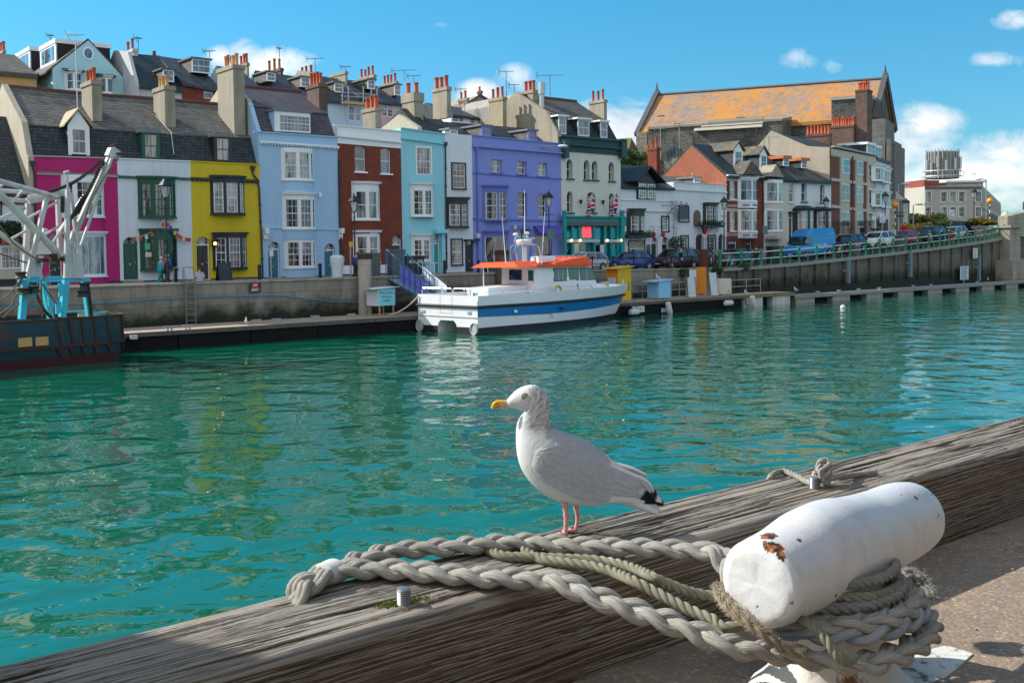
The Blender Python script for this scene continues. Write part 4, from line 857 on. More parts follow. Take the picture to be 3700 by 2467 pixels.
zl,zr=zz(7,110,1240),zz(7,620,1256);h.walls(zl,zr,9)
h.band(7,110,1360,612,1374,.10,C_PW,.08,'string_course');h.band(7,112,1456,612,1470,.12,C_PW,.14,'string_course')
za=zz(7,110,1060,-3.5);zb_=zz(7,600,1165,-3.5)
h.roof([(.25,zl-.05),(-4.2,za+.5),(-9,zl+.4),(-9,zl-.2),(.25,zl-.2)],SLATED,profR=[(.25,zr-.05),(-4.2,zb_+1.1),(-9,zr+.4),(-9,zr-.2),(.25,zr-.2)])
d=h.dormer(7,268,1195,440,1362,.12,4,fr=W_BLACK,cheek=SLATED,roofm=SLATED,flat=False,rise=1.25,over=.75,nc=2,nr=1,gl=G_NET,win=(.02,.98,.02,.98))
q=FH.r(7,272,1210,438,1360,.15);mb=MB();um=(q[0]+q[1])/2
for a,b in((q[0]+.08,um-.12),(um+.12,q[1]-.08)):bars(mb,FH,a,b,q[2]+.05,q[3]-.05,.19,3,4)
h.part(mb,'sash',W_WHITE,d)
mb=MB();u,z=FH.hit(*Z(7,380,1090),.9);mb.lathe([(.06,-.2),(.05,.5),(.0,1.1)],FH.P(u,z,.7),6);h.part(mb,'finial',W_BLACK,d)
m_leaf=paint('leaf_green',(.035,.085,.02),.7,.5,5,bmp=0);m_leafd=paint('leaf_dark',(.018,.04,.014),.75,.5,5,bmp=0)
def leaves(mb,c,rx,ry,rz,n,sz,seed=1):
 r=random.Random(seed);c=V(c)
 for _ in range(n):
  while True:
   p=V((r.uniform(-1,1),r.uniform(-1,1),r.uniform(-1,1)))
   if.25<p.length<1:break
  p=c+V((p.x*rx,p.y*ry,p.z*rz));a=V((r.gauss(0,1),r.gauss(0,1),r.gauss(0,1))).normalized();b_=a.orthogonal().normalized();s_=sz*r.uniform(.6,1.3)
  mb.add([p-a*s_,p+b_*s_*.55,p+a*s_,p-b_*s_*.55],[(0,1,2,3)])
 return mb
def flowerbox(h,k,x0,y0,x1,y1,seed):
 q=FH.r(k,x0,y0,x1,y1,.6);b=h.box('window_box',W_BLACK,q[0],q[1],q[2],q[2]+.22,.42,.75)
 mb=MB();n=7
 for i in range(n):leaves(mb,FH.P(q[0]+(q[1]-q[0])*(i+.5)/n,q[2]+.36+.08*math.sin(i*2.2),.62),.4,.3,.27,90,.075,seed+i)
 h.part(mb,'foliage',m_leafd,b);mb=MB()
 for f in(.2,.5,.8):u=q[0]+(q[1]-q[0])*f;mb.tube([FH.P(u,q[2],.5),FH.P(u,q[2]-.3,.35),FH.P(u,q[2]-.55,.03)],.025,5)
 h.part(mb,'bracket',W_BLACK,b)
flowerbox(h,'N',1385,500,1852,572,3)
m_red=paint('red_petals',(.5,.012,.03),.6,.3,6)
for x,y in((1893,515),(2068,515)):
 u,z=FH.hit(*Z('N',x,y),.5);mb=MB().tube([FH.P(u,z+.75,0),FH.P(u,z+.7,.5),FH.P(u,z+.25,.5)],.018,5);b_=h.part(mb,'lamp_bracket',W_BLACK);h.part(MB().lathe([(.05,-.22),(.17,-.1),(.2,.12),(.08,.24)],FH.P(u,z,.5),8),'red_lantern',m_red,b_)
h.pipe('N',[(2285,60),(2282,620)],paint('pale_pipe',(.4,.44,.47)),hopper=False)
h=house('parapet_pub','white pub with a flat parapet, arched black doors and a wrought iron sign bracket',XS['pubb'],XS['red'],C_PW,cat='pub',zb=2.9)
h.bow(8,905,360,1046,540,.4,canted=True,post=W_BLACK,cornm=W_BLACK,gl=G_DARK,lights=((.12,.46,2,4),(.56,.9,2,4)),head=.2)
h.sash(8,665,385,750,520,2,2,gl=G_DARK,sill=W_BLACK,case=W_BLACK,rec=.1)
h.sash(8,680,664,745,790,3,4,gl=G_DARK,case=W_BLACK,rec=.1);h.sash(8,938,660,1000,800,3,4,gl=G_DARK,case=W_BLACK,rec=.1)
h.door(8,820,640,892,860,W_BLACK,fan=.02,arch=.5,toz=3.2,rec=.35);h.door(8,1036,640,1085,860,W_BLACK,fan=.02,arch=.5,toz=3.3,rec=.35)
zl,zr=zz(7,620,1196),zz(7,1112,1226);h.walls(zl,zr,9)
h.band(7,620,1262,1112,1290,.12,C_PW,.14,'string_course');h.band(7,620,1192,1112,1222,.06,C_PW,.08,'coping')
q=FH.r(8,798,410,862,568);mb=MB();c=(q[0]+q[1])/2;mb.prism([FH.P(a,b,.003)for a,b in[(q[0],q[2]),(q[1],q[2])]+list(reversed(arcpts(q[0],q[1],q[3]-.55,8,.5)))],FH.n*.06);h.part(mb,'inn_board',paint('old_gilt',(.12,.10,.05),.6,.5,6))
flowerbox(h,8,880,538,1082,580,11)
h.roof([(-.6,zl-.4),(-4,zz(7,820,1155,-4)),(-8,zl),(-8,zl-.5)],SLATE)
h.dormer(7,800,1162,860,1205,-1.2,2,nc=2,nr=1,flat=True,cheek=SLATE)
u,z=FH.hit(*Z(8,620,400),.1);mb=MB();pz=lambda a,b,o:FH.P(*FH.hit(*Z(8,a,b),.6),o)
mb.tube([pz(592,480,.05),pz(600,430,.3),pz(630,390,.5),pz(680,365,.6),pz(745,372,.6)],.03,5);mb.tube([pz(540,370,.05),pz(600,372,.4),pz(660,372,.6)],.025,5)
for x,y,r in((600,355,.28),(640,355,.3),(690,352,.22),(740,362,.2),(605,405,.2),(640,412,.24)):
 c=pz(x,y,.5);mb.tube([c+FH.u*(r*(1-i/26)*math.cos(i*.5))+V((0,0,r*(1-i/26)*math.sin(i*.5)))for i in range(22)],.018,4)
br=h.part(mb,'sign_bracket',W_BLACK)
q=FH.r(8,664,388,748,500,.6);h.part(MB().fbox(FH,q[0],q[1],q[2],q[3],.56,.64),'hanging_sign',paint('painted_sign',(.03,.045,.05),.3,.6,4),br)
u,z=FH.hit(*Z(8,905,605),.8);mb=MB().tube([FH.P(u-.5,z+.25,0),FH.P(u,z+.55,.8),FH.P(u,z+.3,.8)],.03,5);b_=h.part(mb,'lamp_bracket',W_BLACK);lp=h.part(MB().lathe([(.14,-.35),(.3,.15),(.36,.17),(.05,.5)],FH.P(u,z,.8),6),'pub_lantern',W_BLACK,b_);h.part(MB().lathe([(.1,-.36),(.27,.1),(.27,.12)],FH.P(u,z-.02,.86),6),'lantern_glass',m_red,lp)
u,z=FH.hit(*Z(8,630,725),.5);mb=leaves(MB(),FH.P(u,z,.6),.75,.5,.6,260,.12,5);b_=h.part(MB().tube([FH.P(u,z+1.4,.02),FH.P(u,z+1.35,.6),FH.P(u,z+.3,.6)],.025,5),'basket_bracket',W_BLACK);h.part(mb,'hanging_basket',m_leafd,b_)
BRW=paint('pale_band',(.55,.50,.44),.8,.15,2)
h=house('gabled_brick_house','red brick house with an orange brick gable and a white two storey square bay',XS['red'],XS['ivory'],BRICK,zb=3.0)
h.bow(8,1248,120,1414,335,.7,canted=True,gl=G_SKY,lights=((.06,.49,1,2),(.53,.95,1,2)),head=.12,base=zz(8,1330,400),headm=W_WHITE,corn=True)
h.bow(8,1250,408,1416,618,.7,canted=True,gl=G_NET,lights=((.06,.49,1,2),(.53,.95,1,2)),head=.12,corn=False,base=zz(8,1330,682),headm=W_WHITE)
for a in((1142,135,1190,312),(1142,430,1190,612)):h.sash(8,*a,1,2,gl=G_NET,sill=W_WHITE,rec=.1)
h.door(8,1128,698,1208,840,W_BLACK,fan=.2,toz=3.8,arch=.12);h.door(8,1296,705,1350,840,W_BLACK,fan=.2,toz=3.8)
for x0,y0,x1,y1 in((1264,358,1330,378),(1358,358,1404,378),(1264,642,1330,660),(1358,642,1404,660)):h.box('tile_panel',paint('tile_band',(.3,.22,.16),.5,.5,9),*FH.r(8,x0,y0,x1,y1,.7),.70,.73)
zl,zr=zz(7,1108,1128),zz(7,1450,1150);h.walls(zl,zr,8.5)
for y0,y1 in((1366,1372),(1446,1452),(1460,1466),(1158,1166),(1172,1180)):h.band(7,1110,y0,1250,y1,.10,BRW,.02,'string_course')
h.band(7,1108,1126,1450,1148,.14,W_WHITE,.25,'gutter')
for y0 in(145,405,675):
 q=FH.r(8,1118,y0-45,1215,y0-15);n=9
 mb=MB()
 for i in range(n):u=q[0]+(q[1]-q[0])*i/n;mb.fbox(FH,u,u+.07,q[2],q[3],.003,.02)
 h.part(mb,'voussoir',BRW)
zap=zz(7,732,830,-4.3)
h.roof([(.3,zl-.1),(-4.3,zap),(-8.7,zl),(-8.7,zl-.2),(-4.3,zap-.25),(.3,zl-.3)],SLATED)
mb=MB();mb.prism([FH.P(h.u0-.02,z,o)for o,z in((0,zl-.2),(-4.3,zap-.2),(-8.5,zl-.1),(-8.5,zl-3),(0,zl-3))],FH.u*.3);h.part(mb,'gable_wall',BRICKO)
h.dormer(7,1178,895,1262,1060,-1.1,3.6,flat=False,rise=.8,over=.25,roofm=SLATEL,cheek=SLATEB,gl=G_SKY,nc=1,nr=2,win=(.12,.9,.02,.95))
u,z=FH.hit(*Z(7,1305,1130),.2);mb=MB().prism([FH.P(u-1.3,z,.75),FH.P(u+1.3,z,.75),FH.P(u,z+1.35,.75)],FH.n*-2.2);h.part(mb,'bay_gable',SLATEL)
h.chimney(7,365,450,485,868,-9.5,[.25,.7],m=BRICK,yb=1160,ph=1.1);h.aerial(7,668,960,640,-3.5,60)
C_IV=paint('ivory_stucco',(.56,.53,.45),.7,.06,.6,streak=.15)
h=house('ivory_house','ivory house with stacked square bays and a small green door, behind the blue van',XS['ivory'],XS['white2'],C_IV,zb=3.2)
h.bow(8,1496,128,1656,345,.7,canted=True,gl=G_NET,lights=((.06,.46,1,2),(.54,.95,1,2)),head=.3,base=zz(8,1570,410),headm=C_IV,corn=False);h.bow(8,1494,402,1658,614,.7,canted=True,gl=G_NET,lights=((.06,.46,1,2),(.54,.95,1,2)),head=.2,base=zz(8,1570,690),headm=C_IV,corn=False)
h.sash(8,1698,168,1740,342,1,2,gl=G_NET,sill=W_WHITE,rec=.14);h.door(8,1700,440,1735,640,W_GREEN,fan=.15,toz=4.6)
zl,zr=zz(7,1462,1156),zz(7,1766,1182);h.walls(zl,zr,8.5)
zb2=zz(7,1500,900,-4.3);h.roof([(.3,zl-.05),(-4.3,zap),(-8.7,zl),(-8.7,zl-.2),(.3,zl-.25)],SLATED,profR=[(.3,zr-.05),(-4.3,zap-.2),(-8.7,zr),(-8.7,zr-.2),(.3,zr-.25)])
h.box('gutter',W_BLACK,h.u0,h.u1,zl-.2,zl-.06,.302,.42)
h.dormer(7,1424,935,1492,1085,-1.1,3.6,flat=False,rise=.75,over=.25,roofm=SLATEL,cheek=SLATEB,gl=G_SKY,nc=1,nr=2,win=(.12,.9,.02,.95))
u,z=FH.hit(*Z(7,1540,1150),.2);h.part(MB().prism([FH.P(u-1.2,z,.75),FH.P(u+1.2,z,.75),FH.P(u,z+1.2,.75)],FH.n*-2.2),'bay_gable',M_STUCCO)
h.pipe(8,[(1458,130),(1462,690)],hopper=False);h.aerial(7,1465,880,705,-4,90);h.aerial(7,1512,910,770,-4,110);h.box('door_hood',W_BLACK,*FH.r(8,1690,432,1782,445),.003,.5)
C_W2=paint('clean_white',(.64,.67,.70),.7,.05,.6,streak=.1)
h=house('black_bay_house','white house with two black ground floor bays and two tiny red roofed dormers',XS['white2'],XS['end'],C_W2,zb=3.6)
for a in((1815,162,1868,338),(1995,176,2036,345)):h.sash(8,*a,1,2,gl=G_DARK,sill=W_BLACK,rec=.28,arch=.25)
h.bow(8,1778,410,1945,600,.9,canted=True,post=W_BLACK,fr=W_WHITE,cornm=W_BLACK,gl=G_NET,lights=((.1,.42,1,2),(.56,.92,1,2)),head=.15,base=3.7,headm=W_BLACK);h.bow(8,1962,415,2100,600,.9,canted=True,post=W_BLACK,fr=W_WHITE,cornm=W_BLACK,gl=G_NET,lights=((.1,.44,1,2),(.6,.92,1,2)),head=.15,base=3.9,headm=W_BLACK)
for a in((1770,380,1942,412),(1955,392,2108,418)):
 q=FH.r(8,*a,.5);c=(q[0]+q[1])/2;mb=MB();mb.hexa([P(q[0],q[2],1.15),P(q[1],q[2],1.15),P(q[1],q[2],.002),P(q[0],q[2],.002)],[P(q[0]+.7,q[3]+.1,.3),P(q[1]-.7,q[3]+.1,.3),P(q[1]-.7,q[3]+.1,.002),P(q[0]+.7,q[3]+.1,.002)]);h.part(mb,'bay_roof',SLATED)
zl,zr=zz(7,1766,1172),zz(7,2098,1198);h.walls(zl,zr,8.5)
h.roof([(.35,zl),(-4.6,zap-.4),(-9,zl),(-9,zl-.2),(.35,zl-.2)],SLATEB,profR=[(.35,zr),(-4.6,zap-.7),(-9,zr),(-9,zr-.2),(.35,zr-.2)])
h.box('gutter',W_BLACK,h.u0,h.u1,zl-.32,zl-.2,.352,.46)
m_rt=paint('red_tiles',(.50,.14,.05),.8,.25,4)
for a in((1644,975,1696,1048),(1816,995,1868,1068)):h.dormer(7,*a,-1.6,3.2,roofm=m_rt,cheek=SLATEB,gl=G_SKY,nc=1,nr=2,over=.25,roofh=.3)
p0=on_t(3003,700,-12.2);FT=Fac((p0.x,p0.y),(.595,.804))
zt_=lambda k,x,y,o=0:FT.hit(*Z(k,x,y),o)[1]
BRICKT=brickmat('terrace_brick',(FT.u.x,FT.u.y),(.26,.075,.05),(.20,.055,.04),(.22,.15,.12),stain=.3,stainc=(.09,.04,.03))
h=House('brick_terrace','three storey brick and cream terrace with columns of white windows and crowded chimneys','terrace',FT,0,FT.hit(*Z('A',745,500))[0],3.6,BRICKT)
C_TC=paint('terrace_cream',(.50,.46,.37),.8,.08,.7,streak=.2)
rows=((335,350,515),(590,610,795));cols=((380,474,0),(537,613,26),(656,730,55))
for x0,x1,dy in cols:
 ua,ub=FT.hit(*Z('A',x0,500))[0],FT.hit(*Z('A',x1,500))[0];h.box('bay_column',C_TC,ua,ub,3.6,zt_('A',(x0+x1)/2,318+dy),.003,.12)
 for _,y0,y1 in rows:
  f=(1-dy/420);h.sash('A',x0+8,y0+dy*.95,x1-4,y1+dy*.62,2,2,gl=G_CURT,proud=True,fw=.09)
  u0_,u1_,z0_,z1_=FT.r('A',x0+8,y0+dy*.95,x1-4,y1+dy*.62)
 y0,y1=895+dy*.2,1060;h.sash('A',x0+8,y0,x1-4,y1,2,2,gl=G_SKY,proud=True,fw=.09)
for o_ in[c for c in bpy.data.objects if c.parent==h.root and c.name.startswith('window')]:
 o_.location=FT.n*.12
zl,zr=zt_('A',295,228),zt_('A',748,322);h.walls(zl,zr,9)
for(x0,y0,x1,y1,th,oo_)in((292,250,750,338,.7,.14),(292,222,752,316,.12,.4)):h.band('A',x0,y0,x1,y1,th,C_TC,oo_,dent=.35 if th>.5 else 0)
for y0,y1 in((552,616),(828,886)):h.band('A',295,y0,745,y1,.3,C_TC,.125,'string_course')
h.pipe('A',[(512,360),(514,880)],hopper=True,o=.14)
zr0=zz(7,2098,850);za_,zm_=zt_(7,1795,755,-6),zt_(7,1950,860,-3)
h.roof([(-.1,zl-.1),(-2.5,zl+.2),(-6.5,za_),(-11,zl-2.5),(-11,zl-8),(-.1,zl-8)],M_STUCCO2,'gable_wall',u0=-.25,u1=.15)
h.roof([(-.4,zl-.3),(-6.5,za_-.15),(-11,zl-2.6),(-11,zl-3.2),(-.4,zl-1)],SLATED,u0=.16)
h.chimney(7,1858,2086,2104,735,-5.0,7,m=BRICKD,zb=zl-1,ph=1.0,pr=.21);h.chimney(7,2082,2310,2345,655,-5.5,[.06,.14,.25,.36,.46,.54,.6,.68,.76,.84,.92],m=BRICKD,zb=zl-1,ph=1.1,pr=.2)
for a in((662,205,738,308),(742,236,803,345)):h.dormer('A',*a,-1.2,3.5,fr=W_WHITE,cheek=SLATED,roofm=W_WHITE,nc=1,nr=2,over=.15,roofh=.3)
pe=FT.P(h.u1,0);FC=Fac((pe.x,pe.y),(.50,.866));hc=House('white_corner_house','white corner house with tall canted bays, last of the terrace before the bridge','house',FC,0,9,3.6,paint('corner_white',(.66,.69,.73),.7,.05,.7,streak=.1))
hc.bow('A',752,420,845,595,.8,canted=True,gl=G_CURT,lights=((.1,.5,1,2),(.58,.92,1,2)),head=.3);hc.bow('A',752,690,845,850,.8,canted=True,gl=G_CURT,lights=((.1,.5,1,2),(.58,.92,1,2)),head=.2);hc.bow('A',756,930,848,1065,.8,canted=True,gl=G_SKY,lights=((.1,.5,1,2),(.58,.92,1,2)),head=.2)
hc.u1=FC.hit(*Z('A',896,700))[0]
hc.bow('A',838,455,896,610,.8,canted=True,gl=G_CURT,lights=((.1,.5,1,2),(.58,.92,1,2)),head=.3);hc.bow('A',840,700,896,860,.8,canted=True,gl=G_CURT,lights=((.1,.5,1,2),(.58,.92,1,2)),head=.2)
zc=FC.hit(*Z('A',752,335))[1];zc2=FC.hit(*Z('A',850,395))[1];hc.walls(zc,zc-.2,7);hc.roof([(.3,zc-.05),(-3.5,zc+1.6),(-7,zc),(-7,zc-.4),(.3,zc-.35)],SLATEB)
FCH=Fac(tuple(at(2355,347,166).xy),tuple((at(3203,286,149).xy-at(2355,347,166).xy)))
uC0=FCH.hit(2338,347)[0];uC1=FCH.hit(3198,286)[0]
ch=House('stone_church','huge stone church with an orange lichen covered roof rising behind the terrace','church',FCH,uC0,uC1,4,RUBBLE)
uch=(FCH.u.x,FCH.u.y)
ROOFCH=brickmat('church_tiles',uch,(.30,.23,.19),(.37,.30,.245),(.17,.13,.11),.5,.3,.02,.8,.35,(.13,.11,.10),.35,.4,lich=((.50,.20,.015),.20,.494,(1.1,1.1,.6)))
zr_l,zr_r=FCH.hit(2355,347,0)[1],FCH.hit(3203,286,0)[1]
ze_l=FCH.hit(*Z(7,275,735),8)[1];ze_r=FCH.hit(*Z(7,2100,615),8)[1]
PC=FCH.P;uL=FCH.hit(*Z(7,275,720),8)[0]
mb=MB();A0,A1=PC(uL,ze_l,8.3),PC(uC1,ze_r,8.3);R0,R1=PC(uL,zr_l,0),PC(uC1,zr_r,0);B0_,B1_=PC(uL,ze_l,-8.3),PC(uC1,ze_r,-8.3);dz=V((0,0,-.5))
mb.loft2([A0,R0,B0_,B0_+dz,R0+dz,A0+dz],[A1,R1,B1_,B1_+dz,R1+dz,A1+dz]);ch.part(mb,'roof',ROOFCH)
mb=MB();mb.loft2([PC(uL+.2,4,7.8),PC(uL+.2,ze_l-.3,7.8),PC(uL+.2,zr_l-.6,0),PC(uL+.2,ze_l-.3,-7.8),PC(uL+.2,4,-7.8)],[PC(uC1-.3,4,7.8),PC(uC1-.3,ze_r-.3,7.8),PC(uC1-.3,zr_r-.6,0),PC(uC1-.3,ze_r-.3,-7.8),PC(uC1-.3,4,-7.8)]);ch.part(mb,'nave',RUBBLE)
m_lead=paint('church_coping',(.09,.085,.09),.8,.2)
for u_,zr_,ze_,nm in((uL,zr_l,ze_l,'gable_coping'),(uC1,zr_r,ze_r,'gable_coping')):
 mb=MB();mb.tube([PC(u_,ze_-.3,8.6),PC(u_,zr_+.5,0),PC(u_,ze_-.3,-8.6)],.5,4);mb.tube([PC(u_,zr_+.3,0),PC(u_,zr_+2.0,0)],[.35,.05],5);ch.part(mb,nm,m_lead)
mb=MB();mb.tube([R0+V((0,0,.1)),R1+V((0,0,.1))],.22,5);ch.part(mb,'ridge_tiles',m_lead)
mb=MB();u_,z_=FCH.hit(*Z(0,3200,240));mb.tube([PC(uC1,zr_r,0),PC(uC1,FCH.hit(3200,240)[1],0)],[.3,.08],6);ch.part(mb,'finial',m_lead)
zs0,zs1=FCH.hit(*Z(7,370,700),13)[1],FCH.hit(*Z(7,1575,625),13)[1];ua,ub=FCH.hit(*Z(7,370,720),13)[0],FCH.hit(*Z(7,1640,800),13)[0]
mb=MB();mb.hexa([PC(ua,4,13),PC(ub,4,13),PC(ub,4,7.9),PC(ua,4,7.9)],[PC(ua,zs0,13),PC(ub,zs1,13),PC(ub,zs1+.6,7.9),PC(ua,zs0+.6,7.9)]);ch.part(mb,'aisle',RUBBLE)
mb=MB();mb.hexa([PC(ua,zs0+.002,13.2),PC(ub,zs1+.002,13.2),PC(ub,zs1+.6,7.9),PC(ua,zs0+.6,7.9)],[PC(ua,zs0+.3,13.2),PC(ub,zs1+.3,13.2),PC(ub,zs1+1.1,7.9),PC(ua,zs0+1.1,7.9)]);ch.part(mb,'coping',paint('aisle_coping',(.24,.215,.17),.9,.3,.6,streak=.4))
a0,a1=FCH.hit(*Z(7,820,720),13)[0],FCH.hit(*Z(7,1460,650),13)[0];z0_,z1_=FCH.hit(*Z(7,830,720),13)[1],FCH.hit(*Z(7,1450,682),13)[1]
for i in range(3):
 mb=MB();k=i*.55;mb.hexa([PC(a0+k*1.6,z0_+k,13.9-k),PC(a1,z1_+k,13.9-k),PC(a1,z1_+k,13.02),PC(a0+k*1.6,z0_+k,13.02)],[PC(a0+k*1.6,z0_+k+.4,13.6-k),PC(a1,z1_+k+.4,13.6-k),PC(a1,z1_+k+.4,13.02),PC(a0+k*1.6,z0_+k+.4,13.02)]);ch.part(mb,'weathering_course',paint('aisle_slab',(.36,.33,.27),.9,.2))
q=FCH.r(7,525,880,660,1010,13);mb=MB();mb.prism([PC(a,b,13.003)for a,b in[(q[1],q[2]-2),(q[1],q[2])]+list(reversed(arcpts(q[0],q[1],q[2],10,q[3]-q[2])))+[(q[0],q[2]-2)]],FCH.n*.15);w_=ch.part(mb,'arched_window',RUBBLE2)
for i in range(4):u_=q[0]+(q[1]-q[0])*(.2+.2*i);mb=MB().prism([PC(u_+.45*math.cos(t),q[2]+.9+.9*math.sin(t)+(.3*i if i<3 else.6),13.155)for t in[2*math.pi*j/10 for j in range(10)]],FCH.n*.02);ch.part(mb,'glass',G_DARK,w_)
bw0=FCH.hit(*Z(7,270,900),10)[0];ch.part(MB().fbox(FCH,bw0,FCH.hit(*Z(7,372,900),10)[0],4,FCH.hit(*Z(7,320,728),10)[1],7.9,10.5),'corner_pier',RUBBLE2)
q=FCH.r(7,340,850,372,1090,10.6);ch.part(MB().fbox(FCH,q[0],q[1],q[2],q[3],10.502,10.7),'sandstone_jamb',paint('sandstone',(.42,.24,.06),.85,.2))
tx=(2105,2600);q=FCH.r(7,2105,430,2342,630,9);ch.part(MB().fbox(FCH,q[0],uC1-.4,q[2]-5,q[3],4.2,9.2),'transept_wall',RUBBLE);ch.part(MB().fbox(FCH,q[0]-.1,uC1-.3,q[3]+.002,q[3]+.45,4.0,9.4),'transept_coping',paint('aisle_slab',(.36,.33,.27)))
PALE=brickmat('pier_stone',uch,(.27,.26,.235),(.21,.20,.185),(.14,.135,.125),.9,.45,.02,.9,.4,(.09,.09,.085),.5,.4)
for x0,x1,yt,o0,o1 in((708,850,-55,2,9.6),(862,905,150,1,10.4),(905,946,200,0,9.0),(895,975,770,0,11)):
 a=FCH.hit(*Z('A',x0,500),o1)[0];b_=FCH.hit(*Z('A',x1,500),o1)[0];ch.part(MB().fbox(FCH,a,b_,4,FCH.hit(*Z('A',(x0+x1)/2,yt),o1)[1],o0,o1),'buttress',PALE)
q=FCH.r(7,456,572,520,690,5);ch.part(MB().fbox(FCH,q[0],q[1],q[2]-2,q[3],3.5,5),'vent_stack',paint('soot_stone',(.05,.05,.045),.9,.3));q=FCH.r(7,1198,588,1290,640,7);ch.part(MB().fbox(FCH,q[0],q[1],q[2]-2,q[3],4.5,7),'vent_stack',paint('soot_stone',(.05,.05,.045)))
q=FCH.r('A',524,-320,600,250,12);mb=MB()
xa,ya=Z(7,2325,360);F3=FT;tch=h.chimney(7,2328,2440,2487,318,-4.0,[.12,.3,.5,.7,.88],m=BRICKD,zb=zl-1,ph=1.0,pr=.2)
for x,y0,y1,bw in((487,990,690,100),(665,880,660,60)):ch.aerial(7,x,y0,y1,13.5,bw,m=M_TIN)
h2=House('tiled_roof_house','small house with a mossy yellow tiled roof peeping left of the church','house',FCH,FCH.hit(*Z(7,-10,850),14)[0],FCH.hit(*Z(7,215,850),14)[0],5,M_STUCCO2)
zt2=FCH.hit(*Z(7,150,785),14)[1];h2.roof([(17,zt2-5),(14,zt2),(9,zt2-3),(9,zt2-9),(17,zt2-9)],brickmat('moss_tiles',uch,(.30,.22,.08),(.24,.2,.10),(.08,.07,.05),.35,.3,.03,.9,.3,(.05,.06,.02),.8,.5))
fb=BP(2,7.5,GZ);FB=Fac((fb.x,fb.y),(BN.y,-BN.x));h=House('quay_building','unseen quayside building behind the viewer, shading the near quay and mirrored in the far windows','building',FB,-26,24,GZ-.2,paint('low_bounce_stone',(.12,.12,.125),.85,.2,.4,streak=.3))  # unseen building that shades the foreground; wall darkened to limit warm bounce
for i in range(12):
 for z in(1.0,4.4,7.6):u=-24.5+i*4;h.sash_uz(u,u+1.5,GZ+z,GZ+z+1.9,2,2,W_WHITE,G_DARK,sill=None,rec=.2)
h.walls(GZ+10.5,GZ+10.5,9,reveal=.25);h.roof([(.3,GZ+10.4),(-4.5,GZ+13.5),(-9.2,GZ+10.4),(-9.2,GZ+10.1),(.3,GZ+10.1)],SLATED)
def backhouse(name,label,t,xa,xb,zb,wall,cat='house'):
 F=fac_t(t);h=House(name,label,cat,F,F.hit(xa,400)[0],F.hit(xb,400)[0],zb,wall);return h,F
C_LC=paint('powder_blue',(.36,.60,.66),.7,.05,.6);C_WB=paint('fascia_white',(.70,.72,.74),.5,.05,2)
F=fac_t(-34);h=House('powder_blue_house','powder blue gabled house with two boxy white dormers, high behind the pink house','house',F,F.hit(*Z(1,470,485))[0],F.hit(*Z(1,1112,580))[0],8,C_LC)
g=[F.hit(*Z(1,x,y))for x,y in((470,490),(790,240),(1112,580))];zb=8;PB=F.P
mb=MB();mb.prism([PB(g[0][0],zb,0),PB(g[0][0],g[0][1],0),PB(g[1][0],g[1][1],0),PB(g[2][0],g[2][1],0),PB(g[2][0],zb,0)],F.n*-12);h.part(mb,'wall',C_LC)
mb=MB();e=.25
def rl(o0,o1,a,b,th,up=.12):return[[PB(a[0],a[1]+up,o0),PB(b[0],b[1]+up,o0),PB(b[0],b[1]+up,o1),PB(a[0],a[1]+up,o1)],[PB(a[0],a[1]+up+th,o0),PB(b[0],b[1]+up+th,o0),PB(b[0],b[1]+up+th,o1),PB(a[0],a[1]+up+th,o1)]]
sl=((g[1][1]-g[0][1])/(g[1][0]-g[0][0]));a0=(g[0][0]-.5,g[0][1]-.5*sl)
mb.hexa(*rl(-.05,-12,a0,g[1],.16,.02));mb.hexa(*rl(-.05,-12,g[1],(g[2][0]+.3,g[2][1]-.3),.16,.02));h.part(mb,'roof',SLATEL)
for(xa,xb,yt,yb,oa,ob,nm)in((365,560,228,405,-1.6,-6.0,'dormer'),(40,240,290,480,-9.0,-13.5,'dormer')):
 pts=[(lambda o:F.hit(*Z(1,x,yt+14),o))(o)for x,o in((xb,oa),)]
 zt=F.hit(*Z(1,xb,yt),oa)[1];ul=g[0][0]+(g[1][0]-g[0][0])*.30;ur=g[1][0]+2.2
 zbt=g[0][1]+(ul-g[0][0])*sl-.1
 mb=MB();mb.fbox(F,ul,ur,zbt,zt-.35,ob,oa);d=h.part(mb,'dormer',paint('tarred_cheek',(.015,.015,.018),.7));h.part(MB().fbox(F,ul-.15,ur+.1,zt-.348,zt,ob-.1,oa+.1),'dormer_roof',C_WB,d)
 mb=MB();mb.fbox(F,ul-.1,ul-.003,zbt,zt-.352,ob,oa);h.part(mb,'dormer_front',C_WB,d)
 zw0,zw1=zbt+(zt-zbt)*.2,zt-.5;mb=MB();mg=MB();
 for o0,o1 in((oa-.4,oa-1.2),(oa-1.3,oa-3.1),(oa-3.2,oa-4.0)):
  mg.add([PB(ul-.105,zw0,o0),PB(ul-.105,zw0,o1),PB(ul-.105,zw1,o1),PB(ul-.105,zw1,o0)],[(0,1,2,3)])
 h.part(mg,'glass',G_SKY,d)
h.bow(1,592,520,746,690,.8,canted=True,gl=G_SKY,lights=((.05,.35,1,2),(.42,.95,1,2)),head=.1);h.bow(1,895,570,1020,720,.8,canted=True,gl=G_SKY,lights=((.05,.35,1,1),(.42,.95,1,1)),head=.1)
for a in((585,480,752,528),(872,525,1028,575)):
 q=F.r(1,*a,.5);h.part(MB().prism([PB(q[0],q[2],1),PB(q[1],q[2],1),PB((q[0]+q[1])/2+.8,q[3],.1),PB((q[0]+q[1])/2-.8,q[3],.1)],F.n*-.9),'bay_roof',SLATED)
